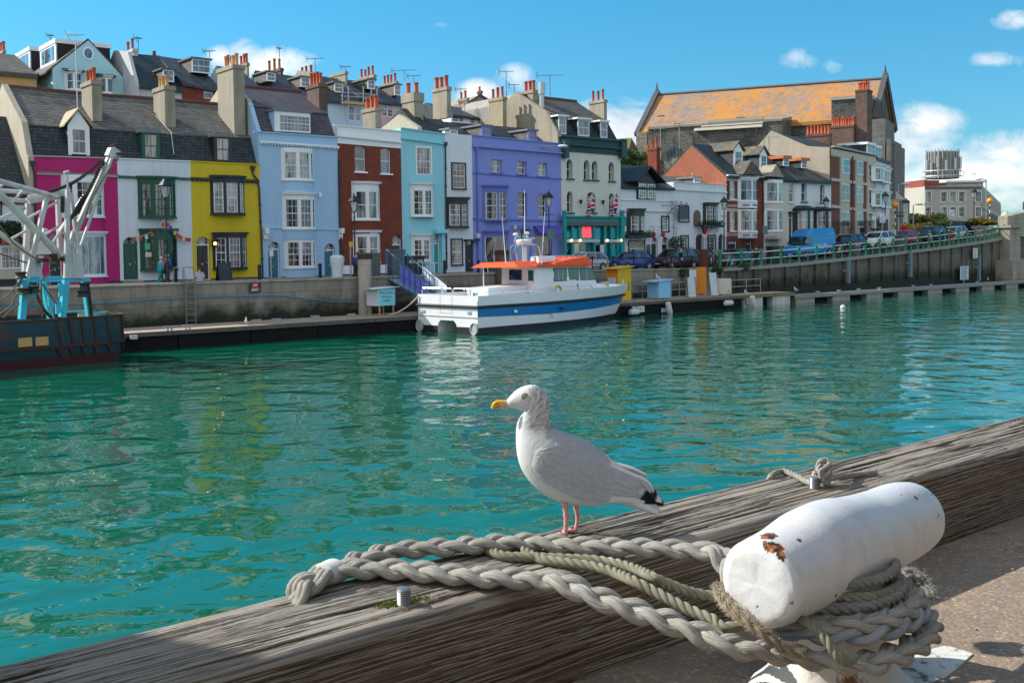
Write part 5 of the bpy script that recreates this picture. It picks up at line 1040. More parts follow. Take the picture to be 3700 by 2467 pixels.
u,z=F.hit(*Z(1,788,357));mb=MB().prism([PB(u+.42*math.cos(t),z+.52*math.sin(t),.003)for t in[2*math.pi*i/16 for i in range(16)]],F.n*.06);w_=h.part(mb,'round_window',W_WHITE);h.part(MB().prism([PB(u+.3*math.cos(t),z+.4*math.sin(t),.066)for t in[2*math.pi*i/16 for i in range(16)]],F.n*.01),'glass',G_SKY,w_)
mb=MB();o_=-7;mb.fbox(F,g[0][0]-.12,g[0][0]-.02,zb+1.5,zb+3.2,-8,-6);
ul=g[0][0];zq0,zq1=F.hit(*Z(1,340,640),-5)[1],F.hit(*Z(1,340,545),-5)[1];mb=MB();mb.fbox(F,ul-.08,ul-.003,zq0,zq1,-6.2,-4.2);w_=h.part(mb,'window',W_WHITE);h.part(MB().fbox(F,ul-.1,ul-.082,zq0+.15,zq1-.15,-6.0,-4.4),'glass',G_DARK,w_)
h.aerial(1,455,260,190,-5,60)
F=fac_t(-34);h=House('ochre_house','low ochre house with a slate roof at the far left of the upper terrace','house',F,F.hit(-420,400)[0],g[0][0]-1.2,8,paint('ochre_stucco',(.5,.32,.12),.8))
zt=g[0][1]-.6;h.walls(zt,zt,11);h.roof([(-13,zt+2.6),(-13,zt-.3),(.3,zt-.3),(.3,zt),(-6,zt+2.4)],SLATEL)
h.chimney(1,0,30,46,320,-10,2,yb=520)
def terrace(name,label,t,xa,xb,k,eave,ridge,wall,dorm=(),wins=(),chims=(),aer=(),roofm=SLATEB,mans=None,zb=8,rb=5,gable=None):
 F=fac_t(t);h=House(name,label,'house',F,F.hit(*Z(k,xa,eave[0]))[0],F.hit(*Z(k,xb,eave[1]))[0],zb,wall)
 for w in wins:h.sash(w[0],*w[1:5],*(w[5:7]if len(w)>5 else(2,2)),gl=G_SKY,rec=.1)
 zl,zr=F.hit(*Z(k,xa,eave[0]))[1],F.hit(*Z(k,xb,eave[1]))[1];h.walls(zl,zr,10)
 ra,rb_=F.hit(*Z(k,xa,ridge[0]),-rb)[1],F.hit(*Z(k,xb,ridge[1]),-rb)[1]
 h.roof([(.25,zl),(-rb,ra),(-2*rb,zl),(-2*rb,zl-.3),(.25,zl-.2)],roofm,profR=[(.25,zr),(-rb,rb_),(-2*rb,zr),(-2*rb,zr-.3),(.25,zr-.2)])
 if gable:h.part(MB().prism([F.P(h.u0-.2,z,o)for o,z in((.0,zb),(.0,zl),(-rb*.35,zl+(ra-zl)*.85),(-rb,ra+.15),(-2*rb,zl),(-2*rb,zb))],F.u*.25),'gable_wall',gable)
 for d in dorm:h.dormer(d[0],*d[1:5],-d[5],2.6,nc=d[6]if len(d)>6 else 2,nr=2,cheek=SLATE,roofm=SLATE,gl=G_SKY)
 for c in chims:h.chimney(*c[0],**c[1])
 for a in aer:h.aerial(*a)
 return h,F
G_WHT=paint('rough_white',(.46,.47,.48),.85,.12,.9,streak=.35)
terrace('mansard_house','white gabled house with a steep black slate mansard, above the middle of the pale roofs',-31,1245,1625,1,(650,690),(365,400),G_WHT,roofm=SLATED,gable=G_WHT,dorm=((1,1455,500,1556,615,.4),),chims=(((1,1108,1190,1232,310,-4.6,2),dict(m=G_WHT,yb=520,ph=.9)),),aer=((1,1240,350,215,-5,60),))
terrace('dormer_house','slate roofed house with one wide white dormer beside the black mansard',-31,1625,1975,1,(625,690),(400,450),BRICK,dorm=((1,1715,402,1882,540,1.6,3),),wins=((1,1822,645,1905,765,2,2),),aer=((1,1875,400,330,-4,110),))
terrace('slate_house','plain slate roofed house behind the big rendered chimney stack',-31,320,555,3,(470,500),(255,290),W_WHITE,dorm=((3,557,290,640,382,1.8),),chims=(((3,300,372,390,200,-4.8,3),dict(yb=330,ph=.8)),((3,555,690,712,250,-4.8,3),dict(m=BRICKD,yb=400,ph=.95))),aer=((3,682,280,60,-5,30),))
terrace('white_dormer_house','slate roofed house with a white dormer behind the sooty brick chimney',-31,700,1130,3,(520,560),(300,365),W_WHITE,dorm=((3,878,338,966,438,1.6),(3,1196,390,1280,488,1.6)),chims=(((3,860,985,1010,312,-4.8,3),dict(yb=420,ph=.9)),),aer=((3,1018,300,160,-5,150),))
hsc,Fsc=terrace('scaffolded_house','white and grey house with scaffolding under its slate eaves',-31,1130,1480,3,(562,590),(320,380),paint('pale_front',(.45,.56,.64),.7),dorm=((3,1510,362,1580,455,1.6),),wins=((3,1335,612,1388,750,2,2),(3,1398,612,1450,755,2,2)),chims=(((3,1150,1300,1320,280,-3.5,[]),dict(yb=440)),((3,1425,1570,1588,312,-5,4),dict(yb=380,ph=.8))),aer=((3,1306,290,235,-4,90),),gable=M_STUCCO)
mb=MB()
for x,y0,y1 in((1328,420,640),(1470,425,600),(1272,480,590),(1545,450,560),(1600,440,560)):mb.tube([Fsc.P(*Fsc.hit(*Z(3,x,y0),1.2),1.2),Fsc.P(*Fsc.hit(*Z(3,x,y1),1.2),1.2)],.05,5)
for x0,x1,y in((1260,1610,480),(1260,1620,515),(1255,1490,580)):mb.tube([Fsc.P(*Fsc.hit(*Z(3,x0,y),1.2),1.2),Fsc.P(*Fsc.hit(*Z(3,x1,y+25),1.2),1.2)],.045,5)
mb.tube([Fsc.P(*Fsc.hit(*Z(3,1275,600),1.0),1.0),Fsc.P(*Fsc.hit(*Z(3,1320,775),1.0),1.0)],.045,5)
sc=thing('scaffolding','steel scaffold poles with timber planks on the upper white house','scaffolding',tuple(Fsc.P(Fsc.hit(*Z(3,1400,600))[0],9,1)));mb.build('poles',M_TIN,sc)
MB().fbox(Fsc,Fsc.hit(*Z(3,1285,570),1)[0],Fsc.hit(*Z(3,1485,580),1)[0],Fsc.hit(*Z(3,1380,600),1)[1],Fsc.hit(*Z(3,1380,575),1)[1],.7,1.4).build('plank',paint('scaffold_board',(.45,.30,.12),.8,.2),sc)
terrace('pale_pink_house','pale pink rendered house with white sash windows in the upper terrace',-31,1480,1798,3,(560,590),(375,420),paint('pale_pink',(.62,.36,.36),.7),wins=((3,1648,565,1695,710,2,4),(3,1705,570,1752,716,2,4)),dorm=((3,1762,410,1822,514,1.6),),chims=(((3,1645,1780,1798,375,-5,4),dict(yb=440,ph=.75)),),aer=((3,1858,370,270,-5,210),(3,1950,400,320,-5,110)))
terrace('mint_house','narrow mint green house at the end of the upper terrace',-31,1798,2130,3,(588,640),(420,560),paint('mint_stucco',(.22,.55,.40),.7))
terrace('dark_roof_house','dark slate roofed house between two tall grey chimneys',-24,340,700,5,(560,610),(470,520),W_WHITE,wins=((5,356,575,410,630,2,2),(5,415,572,458,632,2,2),(5,522,592,562,650,2,2),(5,640,612,672,655,2,2)),chims=(((5,408,490,504,400,-4,2),dict(yb=500)),),aer=((5,470,590,450,-1,80),(5,433,400,315,-4,90)),zb=6,rb=4)
F=fac_t(-38);h=House('grey_gable_house','grey rendered gable with a small stubby chimney on its peak','house',F,F.hit(*Z(5,500,500))[0],F.hit(*Z(5,700,500))[0],8,M_STUCCO)
g=[F.hit(*Z(5,x,y))for x,y in((505,445),(612,378),(705,438))];mb=MB().prism([F.P(g[0][0],8,0),F.P(*g[0],0),F.P(*g[1],0),F.P(*g[2],0),F.P(g[2][0],8,0)],F.n*-8);h.part(mb,'wall',M_STUCCO)
mb=MB();mb.tube([F.P(*g[0],.05),F.P(*g[1],.05),F.P(*g[2],.05)],.15,4);h.part(mb,'verge',BRICKD);h.chimney(5,590,624,632,335,-.5,1,m=BRICKD,yb=390,ph=.5)
F=fac_t(-20);h=House('stone_gable_house','weathered grey stone gable between two tall chimneys above the violet building','house',F,F.hit(*Z(5,855,500))[0],F.hit(*Z(5,1010,500))[0],6,M_STUCCO)
g=[F.hit(*Z(5,x,y))for x,y in((858,455),(948,368),(1015,395))];mb=MB().prism([F.P(g[0][0],6,0),F.P(*g[0],0),F.P(*g[1],0),F.P(*g[2],0),F.P(g[2][0],6,0)],F.n*-7);h.part(mb,'wall',paint('blotchy_render',(.30,.285,.25),.9,.35,.9,streak=.6,bmp=.5,bs=5))
h.sash(5,918,630,982,690,1,1,W_BLACK,G_DARK,proud=True);mb=MB();mb.tube([F.P(*g[0],.05),F.P(*g[1],.05)],.12,4);h.part(mb,'verge',SLATED);h.aerial(5,862,430,150,.2,100,ydir=(1,-.1));h.aerial(5,938,470,275,.2,80)
FM=Fac(tuple(at(3345,700,172).xy),(.985,.17));q=FM.hit(*Z('A',1258,700));q1=FM.hit(*Z('A',1843,660))
m_conc=paint('office_concrete',(.43,.40,.345),.85,.1,.3,streak=.25);
h=House('office_block','pale concrete office block with a corrugated water drum and masts on its roof','office',FM,q[0],q1[0],4,m_conc)
for x0,x1 in((1268,1320),(1427,1484),(1520,1576),(1611,1668),(1782,1838)):
 for y0,y1 in((692,800),(850,955),(1012,1085)):
  if y0>1000 and x0>1500 and x0<1700:continue
  h.sash('A',x0,y0,x1,y1,1,2,gl=G_DARK if rnd.random()<.6 else G_NET,rec=.35,fw=.12,case=W_WHITE)
ztp=FM.hit(*Z('A',1500,640))[1];h.walls(ztp,ztp+.5,20)
FS=Fac(tuple(FM.P(h.u1,0).xy),(.45,.893));h2u=FS.hit(*Z('A',2042,770))[0]
mb=MB();mb.fbox(FS,.05,h2u,4,ztp+.3,-12,0);h.part(mb,'side_wing',paint('office_panel',(.40,.385,.35),.85,.12,.3,streak=.3))
mb=MB()
for i in range(14):u=h2u*(i+.5)/14;mb.fbox(FS,u,u+.25,4,ztp-.4,.003,.15)
mb.fbox(FS,.05,h2u,ztp-3.6,ztp-2.8,.152,.2);h.part(mb,'side_ribs',m_conc)
h.box('roof_band',paint('dark_band',(.10,.095,.085),.7),h.u0,h.u1,ztp-.35,ztp-.02,.003,.12)
qa=FM.r('A',1490,575,1970,640,-4);h.part(MB().fbox(FM,qa[0],qa[1]-2,qa[2]-.5,qa[3]-.4,-9,-4),'penthouse',paint('penthouse_wall',(.5,.48,.42),.7));h.part(MB().fbox(FM,qa[0]-.8,qa[1]-2.0,qa[3]-.398,qa[3]-.1,-11,-3),'penthouse_roof',paint('penthouse_slab',(.56,.54,.49),.7))
qr=FM.r('A',1236,572,1440,1080,-3);h.part(MB().fbox(FM,qr[0],FM.hit(*Z('A',1262,900),-3)[0],4,qr[3],-14,-2.5),'brick_wing',paint('dark_red_brick',(.22,.05,.03),.85,.2));h.part(MB().fbox(FM,qr[0]+.4,qr[1],ztp,qr[3],-14,-4),'brick_penthouse',paint('dark_red_brick',(.22,.05,.03)))
c0,c1=FM.hit(*Z('A',1296,400),-9),FM.hit(*Z('A',1580,400),-9);zt,zb_=FM.hit(*Z('A',1440,285),-9)[1],FM.hit(*Z('A',1440,560),-9)[1];r_=(c1[0]-c0[0])/2;cen=FM.P((c0[0]+c1[0])/2,0,-9)
mb=MB();n=72
for z_ in(zb_,zt):mb.v+=[cen+V((math.cos(2*math.pi*i/n)*(r_*(.96 if i%4 in(0,1)else 1.0)),math.sin(2*math.pi*i/n)*(r_*(.96 if i%4 in(0,1)else 1.0)),z_))for i in range(n)]
mb.f=[(i,(i+1)%n,n+(i+1)%n,n+i)for i in range(n)]+[list(range(n,2*n))];dr_=h.part(mb,'drum',paint('drum_panels',(.20,.235,.23),.8,.35,.5,spec=.1))
mb=MB()
for i in range(26):a=2*math.pi*i/26;mb.tube([cen+V((math.cos(a)*r_*1.02,math.sin(a)*r_*1.02,zb_)),cen+V((math.cos(a)*r_*1.02,math.sin(a)*r_*1.02,zt+.35))],.1,4)
h.part(mb,'fin',paint('drum_fin',(.33,.33,.30),.7,.15),dr_)
for a in(-2.6,-2.2,-1.75,-1.2,-.5,-.1,-2.9):
 c=cen+V((math.cos(a)*r_*1.12,math.sin(a)*r_*1.12,0));z0=zb_+(zt-zb_)*rnd.uniform(.2,.45);h.part(MB().box(c.x-.18,c.x+.18,c.y-.15,c.y+.15,z0,z0+1.9),'mobile_antenna',M_TIN,dr_)
mb=MB();
for z_ in(zb_+.4,zb_+1.3):mb.tube([cen+V((math.cos(2*math.pi*i/20)*r_*1.22,math.sin(2*math.pi*i/20)*r_*1.22,z_))for i in range(21)],.07,4)
h.part(mb,'guard_rail',M_TIN,dr_);h.aerial('A',1660,550,490,-8,60);h.aerial('A',1778,550,505,-8,40)
F=fac_t(-25);h=House('cream_cottage','narrow cream house with white bay just right of the church buttress','house',F,F.hit(*Z('A',945,900))[0],F.hit(*Z('A',1085,900))[0],5,paint('cottage_cream',(.5,.46,.36),.8))
zt=F.hit(*Z('A',1000,790))[1];h.walls(zt+1.5,zt,8);h.sash('A',1040,830,1070,920,2,4,proud=True,gl=G_SKY);h.roof([(.3,zt),(-4,zt+3),(-8,zt),(.3,zt-.2)],SLATED)
def bush(name,label,x,y0,y1,Y,wd,m,seed,cat='tree',group=None,n=900,sz=.28,trunk=True):
 p=at(x,y0,Y);top=at(x,y1,Y);hgt=top.z-p.z;r=thing(name,label,cat,tuple(p),0,group)
 if trunk:
  mb=MB();mb.tube([p,p+V((.05,0,hgt*.35)),p+V((0,0,hgt*.65))],[.12,.1,.05],6)
  for a in range(5):mb.tube([p+V((0,0,hgt*.3)),p+V((math.cos(a*1.3)*wd*.3,math.sin(a*1.3)*wd*.3,hgt*.7))],[.06,.02],5)
  mb.build('trunk',paint('bark',(.09,.065,.045),.9,.3,4),r)
 mb=MB();rr=random.Random(seed)
 for i in range(9):leaves(mb,p+V((rr.uniform(-.55,.55)*wd,rr.uniform(-.5,.5)*wd,hgt*rr.uniform(.3,.82))),wd*rr.uniform(.3,.5),wd*.4,hgt*rr.uniform(.16,.28),n//9,sz,seed*31+i)
 mb.build('crown',m,r);return r
m_lf=paint('tree_leaf',(.05,.10,.022),.7,.5,.8,bmp=0);m_ly=paint('yellow_leaf',(.30,.22,.02),.7,.4,.8,bmp=0);m_lp=paint('palm_leaf',(.10,.16,.03),.6,.4,.8,bmp=0)
bush('tree','dark leafy tree tucked between the cream building and the church',*Z(7,190,1085)[:1],Z(7,0,1100)[1],Z(7,0,895)[1],116,2.6,m_lf,4,n=1800,sz=.26)
bush('yellow_shrub','yellow flowering shrub beside the office corner',3580,815,788,124,3.2,m_ly,9,'shrub',n=1400,sz=.22)
bush('spiky_shrub','green spiky shrub in front of the office block',3438,822,796,125,2.8,m_lp,10,'shrub',n=1100,sz=.3)
bush('tree','olive green tree beyond the cream cottage, below the street lamp',3310,840,770,160,5,paint('olive_leaf',(.14,.15,.03),.7,.5,.8,bmp=0),12,n=1500,sz=.4)
bush('hedge_shrub','low yellowish shrub left of the office brick wing',3315,838,806,128,3,m_ly,13,'shrub',n=1000,sz=.2)
B_WH=paint('boat_white',(.74,.75,.76),.3,.05,1,bmp=.03,streak=.12,dirt=(.4,.4,.36));B_BL=paint('boat_blue',(.005,.15,.42),.3,.08,1,bmp=.03);B_OR=paint('boat_orange',(.72,.085,.008),.45,.1,1.5);B_BK=paint('boat_black',(.012,.014,.016),.5,.3,1)
B_RB=paint('rubber',(.022,.024,.027),.7,.2,2);B_ST=paint('stainless',(.62,.63,.65),.22,.05,3,metal=.9,bmp=0);B_GL=glassmat('boat_glass',(.015,.02,.024),(.12,.12,.11),.6)
C0=on_z(1729,1212,0);BA=V((.682,.731,0)).normalized();SD=Fac((C0.x,C0.y),(BA.x,BA.y));BWID=5.1
FarC=C0+V((-BA.y,BA.x,0))*BWID;TRN=Fac((FarC.x,FarC.y),(BA.y,-BA.x))
boat=thing('charter_boat','white catamaran charter boat with a blue band and orange cabin roof moored at the pontoon','boat',tuple(C0+BA*6))
sz=lambda k,x,y,o=0:SD.hit(*Z(k,x,y),o)[1]
LB=SD.hit(*Z('G',2152,655),-2.55)[0]
def xs(u):return u if u<=6 else 6+(u-6)*(LB-6)/7.6
us=[xs(u)for u in(0,2,4,6,8,9.5,10.8,11.8,12.6,13.2,13.6)]
def lin(tab,u):
 return interp(tab,u)
su=lambda x,y,o=0:SD.hit(*Z('G',x,y),o)[0]
ins_s=[(xs(a),b_)for a,b_ in[(0,0),(7.5,.02),(9.5,.28),(10.8,.75),(11.8,1.3),(12.6,1.85),(13.2,2.3),(13.6,BWID/2)]]
ins_w=[(xs(a),b_)for a,b_ in[(0,.06),(6,.12),(8,.45),(9.5,.95),(10.8,1.6),(11.8,2.2),(12.4,BWID/2),(14,BWID/2)]]
zk_=[(0,sz('G',815,768)),(su(1500,725),sz('G',1500,725)),(su(1900,685,-.6),sz('G',1900,685,-.6)),(LB,SD.hit(*Z('G',2152,652),-2.55)[1])]
zs_=[(0,sz('G',815,668)),(su(1050,655),sz('G',1050,655)),(su(1500,625),sz('G',1500,625)),(su(1880,592,-.6),sz('G',1880,592,-.6)),(LB,SD.hit(*Z('G',2130,565),-2.3)[1])]
zb_=[(0,sz('G',815,858)),(su(1500,826),sz('G',1500,826)),(su(1900,775,-.6),sz('G',1900,775,-.6)),(LB,zk_[-1][1]-.55)]
zt_b=[(0,.42),(LB,.3)];UW=xs(12.4)
def hullp(u,z,side,e=0.0):
 f=min(1,max(0,z/max(.1,lin(zs_,u))))**.8
 uu=u
 i=lin(ins_w,u)*(1-f)+lin(ins_s,u)*f
 if u>UW:uu=UW+(u-UW)*f
 i=min(i,BWID/2)-e
 return SD.P(uu,z,-i if side==0 else-(BWID-i))
def row(fa,fb,name,m,parent=boat,n=3,e=0.0):
 mb=MB()
 for side in(0,1):
  b0=len(mb.v)
  for u in us:
   for k in range(n+1):mb.v.append(hullp(u,fa(u)+(fb(u)-fa(u))*k/n,side,e))
  for i in range(len(us)-1):
   for k in range(n):a=b0+i*(n+1)+k;mb.f.append((a,a+n+1,a+n+2,a+1))
 return mb.build(name,m,parent,smooth=True)
row(lambda u:-.6,lambda u:lin(zt_b,u),'hull',B_BK);row(lambda u:lin(zt_b,u),lambda u:lin(zb_,u),'topsides',B_WH);row(lambda u:lin(zb_,u),lambda u:lin(zk_,u),'blue_band',B_BL);row(lambda u:lin(zk_,u),lambda u:lin(zs_,u),'bulwark',B_WH)
mb=MB()
for side in(0,1):mb.tube([hullp(u,lin(zk_,u),side,.05)for u in us],.085,8)
mb.tube([TRN.P(-.05,zk_[0][1],.05),TRN.P(BWID+.05,zk_[0][1],.05)],.085,8);mb.build('rubbing_strake',B_RB,boat,smooth=True)
mb=MB();zd=zs_[0][1]-.28
for i in range(len(us)-1):
 z0,z1=lin(zs_,us[i])-(.28 if us[i]<xs(10)else.08),lin(zs_,us[i+1])-(.28 if us[i+1]<xs(10)else.08);mb.add([hullp(us[i],z0,0),hullp(us[i+1],z1,0),hullp(us[i+1],z1,1),hullp(us[i],z0,1)],[(0,1,2,3)])
mb.build('deck',B_WH,boat)
tz=lambda x,y:TRN.hit(*Z('G',x,y));c0,c1=tz(453,950)[0],tz(618,950)[0];zc=tz(530,884)[1];zst=zs_[0][1];zbt=.42
T=TRN.P;k=.22
mb=MB()
for a,b_ in((.05,c0),(c1,BWID-.05)):
 mb.add([T(a,zbt,0),T(b_,zbt,0),T(b_,zst,0),T(a,zst,0)],[(0,1,2,3)])
mb.add([T(c0,zc,0),T(c1,zc,0),T(c1,zst,0),T(c0,zst,0)],[(0,1,2,3)]);mb.add([T(c0,zc,0),T(c0+k,zc,0),T(c0,zc-k,0)],[(0,1,2)]);mb.add([T(c1,zc,0),T(c1,zc-k,0),T(c1-k,zc,0)],[(0,1,2)])
mb.add([T(c0,-.5,0),T(c0,zc,0),T(c0,zc,-6),T(c0,-.5,-6)],[(0,1,2,3)]);mb.add([T(c1,-.5,0),T(c1,zc,0),T(c1,zc,-6),T(c1,-.5,-6)],[(0,1,2,3)]);mb.add([T(c0,zc,0),T(c1,zc,0),T(c1,zc,-6),T(c0,zc,-6)],[(0,1,2,3)])
mb.build('transom',B_WH,boat)
mb=MB()
for a,b_ in((.1,c0),(c1,BWID-.1)):mb.add([T(a,-.5,0),T(b_,-.5,0),T(b_,zbt,0),T(a,zbt,0)],[(0,1,2,3)])
mb.build('transom_boot',B_BK,boat)
mb=MB().fbox(TRN,.05,BWID-.05,tz(500,852)[1],tz(500,845)[1],.003,.03);mb.build('trim_line',paint('trim_grey',(.3,.32,.34),.5),boat)
for x,y in((293,930),(780,962)):
 u,z=tz(x,y);mb=MB();mb.tube([T(u+.27*math.cos(t),z+.33*math.sin(t),.06)for t in[2*math.pi*i/14 for i in range(15)]],.06,6);mb.prism([T(u+.22*math.cos(t),z+.28*math.sin(t),.004)for t in[2*math.pi*i/12 for i in range(12)]],TRN.n*.06);mb.build('fender_ring',paint('fender_grey',(.35,.36,.35),.6),boat)
for x,y in((323,803),(733,818)):u,z=tz(x,y);MB().fbox(TRN,u-.14,u+.14,z-.08,z+.08,.003,.04).build('vent',paint('trim_grey',(.3,.32,.34)),boat)
mb=MB();a,b_=tz(470,740)[0],tz(580,740)[0]
for q in((a,a+.02,tz(500,820)[1],tz(500,668)[1]),(b_-.02,b_,tz(500,820)[1],tz(500,668)[1]),(a+.02,b_-.02,tz(500,820)[1],tz(500,817)[1])):mb.fbox(TRN,*q,.003,.008)
mb.build('transom_door',paint('trim_grey',(.3,.32,.34)),boat)
for x,y,m_ in((1142,803,B_ST),(1560,777,B_BK),(1465,834,B_BK),(1474,853,B_BK)):
 u,z=SD.hit(*Z('G',x,y));r_=.17 if y<820 else.05;MB().prism([SD.P(u+r_*math.cos(t),z+r_*.55*math.sin(t),.0)for t in[2*math.pi*i/10 for i in range(10)]],SD.n*.05).build('hull_vent',m_,boat)
oc=-.95;ca=su(1338,640,oc);cf=su(1885,590,oc);cft=su(1835,420,oc);zr0=SD.hit(*Z('G',1338,408),oc)[1];zr1=SD.hit(*Z('G',1835,400),oc)[1];zdk=zst-.3;CW=3.0
P_=SD.P
mb=MB();mb.loft2([P_(ca,zdk,oc),P_(cf,zdk+.3,oc),P_(cft,zr1,oc-.12),P_(ca,zr0,oc-.06)],[P_(ca,zdk,oc-CW),P_(cf,zdk+.3,oc-CW),P_(cft,zr1,oc-CW+.12),P_(ca,zr0,oc-CW+.06)]);wh=mb.build('wheelhouse',B_WH,boat)
def sidewin(x0,y0,x1,y1,slant=0,nb=0):
 a,b_,z0,z1=SD.r('G',x0,y0,x1,y1,oc);e=-.03
 pts=[(a,z0),(b_+slant,z0),(b_,z1),(a,z1)];o_=lambda z:oc+.012-.09*(z-zdk)/(zr0-zdk)
 w=MB().prism([P_(u-(.05 if u==a else-.05),z-(.05 if z==z0 else-.05),o_(z)-.01)for u,z in pts],SD.n*.02).build('window',B_RB,wh)
 MB().prism([P_(u,z,o_(z)+.012)for u,z in pts],SD.n*.004).build('glass',B_GL,wh)
 if nb:
  mb=MB()
  for i in range(1,nb+1):u=a+(b_-a)*i/(nb+1);mb.tube([P_(u,z0,o_(z0)+.03),P_(u,z1,o_(z1)+.03)],.022,4)
  mb.build('window_bar',B_WH,wh)
sidewin(1493,427,1607,525,0,2);sidewin(1630,426,1713,520);sidewin(1733,424,1835,515,.42,1)
AF=Fac(tuple(P_(ca,0,oc-CW).xy),(BA.y,-BA.x));aw=lambda x,y:AF.hit(*Z('G',x,y))
a,b_,z0,z1=AF.r('G',1090,432,1203,525);MB().fbox(AF,a,b_,z0,z1,.003,.03).build('aft_window',B_GL,wh)
a,b_,z0,z1=AF.r('G',1253,425,1328,655);d_=MB().fbox(AF,a,b_,zdk,z1,.003,.05).build('door',B_WH,wh);a2,b2,z2,z3=AF.r('G',1264,437,1312,532);MB().fbox(AF,a2,b2,z2,z3,.052,.07).build('glass',paint('green_glass',(.02,.09,.08),.1),wh)
mb=MB()
for z_ in(zdk+.3,zdk+.9):mb.sphere(AF.P(b_-.1,z_,.08),.05)
mb.build('door_handle',B_ST,d_)
ro=oc+.25;ua=su(870,410,ro);ub=su(1838,398,ro)
ztop=zr0+.1
mb=MB();mb.loft2([P_(ca-.3,zr0+.01,ro),P_(ub,zr1+.01,ro),P_(ub,zr1+.17,ro),P_(ca-.3,zr0+.15,ro)],[P_(ca-.3,zr0+.01,ro-CW-.5),P_(ub,zr1+.01,ro-CW-.5),P_(ub,zr1+.17,ro-CW-.5),P_(ca-.3,zr0+.15,ro-CW-.5)]);rf=mb.build('roof',B_OR,boat)
c_a=su(1285,408,ro)
aw_=lambda x,y,o:SD.hit(*Z('G',x,y),o)
mb=MB();A1=AF
mb.hexa([AF.P(-.6,zr0-.02,2.1),AF.P(CW+.25,zr0+.02,1.9),AF.P(CW+.25,zr0+.05,-.35),AF.P(-.6,zr0+.05,-.35)],[AF.P(-.2,zr0+.28,1.6),AF.P(CW-.5,zr0+.34,1.5),AF.P(CW-.5,zr0+.36,-.35),AF.P(-.2,zr0+.36,-.35)]);mb.build('awning',B_OR,boat)
mb=MB();mb.tube([AF.P(.15,zdk,1.75),AF.P(.15,zr0,1.75)],.04,6);mb.tube([AF.P(CW*.95,zr0-.3,.1),AF.P(CW*.95,zr0,.1)],.03,6);mb.build('awning_post',B_WH,boat)
u0c,u1c=su(1500,380,ro-.3),ub
mb=MB();mb.loft2([P_(u0c,zr1+.175,ro-.25),P_(u1c+.02,zr1+.175,ro-.1),P_(u1c-.05,zr1+.62,ro-.35),P_(u0c+2.2,zr1+.55,ro-.35),P_(u0c,zr1+.3,ro-.3)],[P_(u0c,zr1+.175,ro-CW-.2),P_(u1c+.02,zr1+.175,ro-CW-.35),P_(u1c-.05,zr1+.62,ro-CW-.1),P_(u0c+2.2,zr1+.55,ro-CW-.1),P_(u0c,zr1+.3,ro-CW-.15)]);mb.build('fore_coaming',B_OR,boat)
q=SD.r('M',1540,945,1860,1060,oc-.9);MB().box(0,0,0,0,0,0)
mb=MB();mb.rings([[P_(u,q[2]+dz_,oc-.9-.3+dy_)for dy_,dz_ in((.34*s_,.05),(.42*s_,.16),(.42*s_,.36),(.3*s_,.50),(-.3*s_,.50),(-.42*s_,.36),(-.42*s_,.16),(-.34*s_,.05))]for u,s_ in((q[0],.85),(q[0]+.08,1),((q[0]+q[1])/2,1),(q[1]-.08,1),(q[1],.85))]);lr=mb.build('life_raft_case',B_WH,boat)
def mp(x,y,o):return P_(*SD.hit(*Z('M',x,y),o),o)
mb=MB();r_=.035
mb.tube([mp(1040,1050,-1.2),mp(1010,850,-1.2),mp(1008,760,-1.2),mp(1050,715,-1.2),mp(1200,712,-1.6),mp(1400,705,-1.9),mp(1460,730,-1.9),mp(1495,1050,-1.9)],r_,7);mb.tube([mp(1140,1050,-3.2),mp(1100,760,-3.2),mp(1140,712,-3.2),mp(1480,700,-3.2),mp(1545,740,-3.2),mp(1600,980,-3.2)],r_,7)
mb.tube([mp(1085,710,-2),mp(1085,590,-2),mp(1130,550,-2),mp(1330,540,-2),mp(1365,580,-2),mp(1370,700,-2)],r_*.8,7);mb.tube([mp(1100,620,-2),mp(1180,710,-2)],.02,5);mb.tube([mp(1240,720,-2),mp(1250,1055,-2)],.05,7);mb.tube([mp(1390,640,-2),mp(1470,700,-2)],.02,5);mb.tube([mp(1100,760,-2),mp(1060,860,-1.6),mp(1130,870,-1.6),mp(1165,1040,-2)],.02,5)
ar=mb.build('radar_arch',B_ST,boat,smooth=True)
c=mp(1270,655,-2);MB().lathe([(.0,-.19),(.42,-.17),(.5,-.02),(.5,.1),(.40,.17),(.0,.2)],c,18).build('radar_dome',B_WH,ar,smooth=True)
c=mp(1230,700,-2.1);
for x,y,hgt in((1280,870,1.0),(1115,515,.16),(1328,490,.14)):
 c=mp(x,y,-2);MB().lathe([(.02,-hgt*.6),(.15,-hgt*.5),(.15,hgt*.35),(.1,hgt*.5)]if hgt>.5 else[(.03,-.3),(.04,-.08),(.17,-.02),(.17,.06),(.05,.12)],c,10).build('dome_antenna',B_WH,ar,smooth=True)
MB().tube([mp(1400,590,-2),mp(1470,585,-2.2)],.07,6).build('horn',paint('pinkish_grey',(.5,.42,.4),.5),ar);c=mp(1228,450,-2);MB().lathe([(.05,-.5),(.05,-.1),(.1,-.08),(.1,.12),(.07,.2)],c,8).build('camera_light',B_BK,ar)
for(x0,y0,x1,y1,o)in((930,1040,858,165,-1.4),(1286,500,1282,-330,-2),(1608,1060,1662,90,-1.2)):
 MB().tube([mp(x0,y0,o),mp(x1,y1,o)],[.035,.012],5).build('whip_aerial',B_WH,boat)
mb=MB();pts=[(q_,0)for q_ in()]
zrf=zr1+.17;
for u in[q[1]+.1+i*.55 for i in range(5)]:mb.tube([P_(u,zrf,oc-.3),P_(u,zrf+.55,oc-.3)],.018,5)
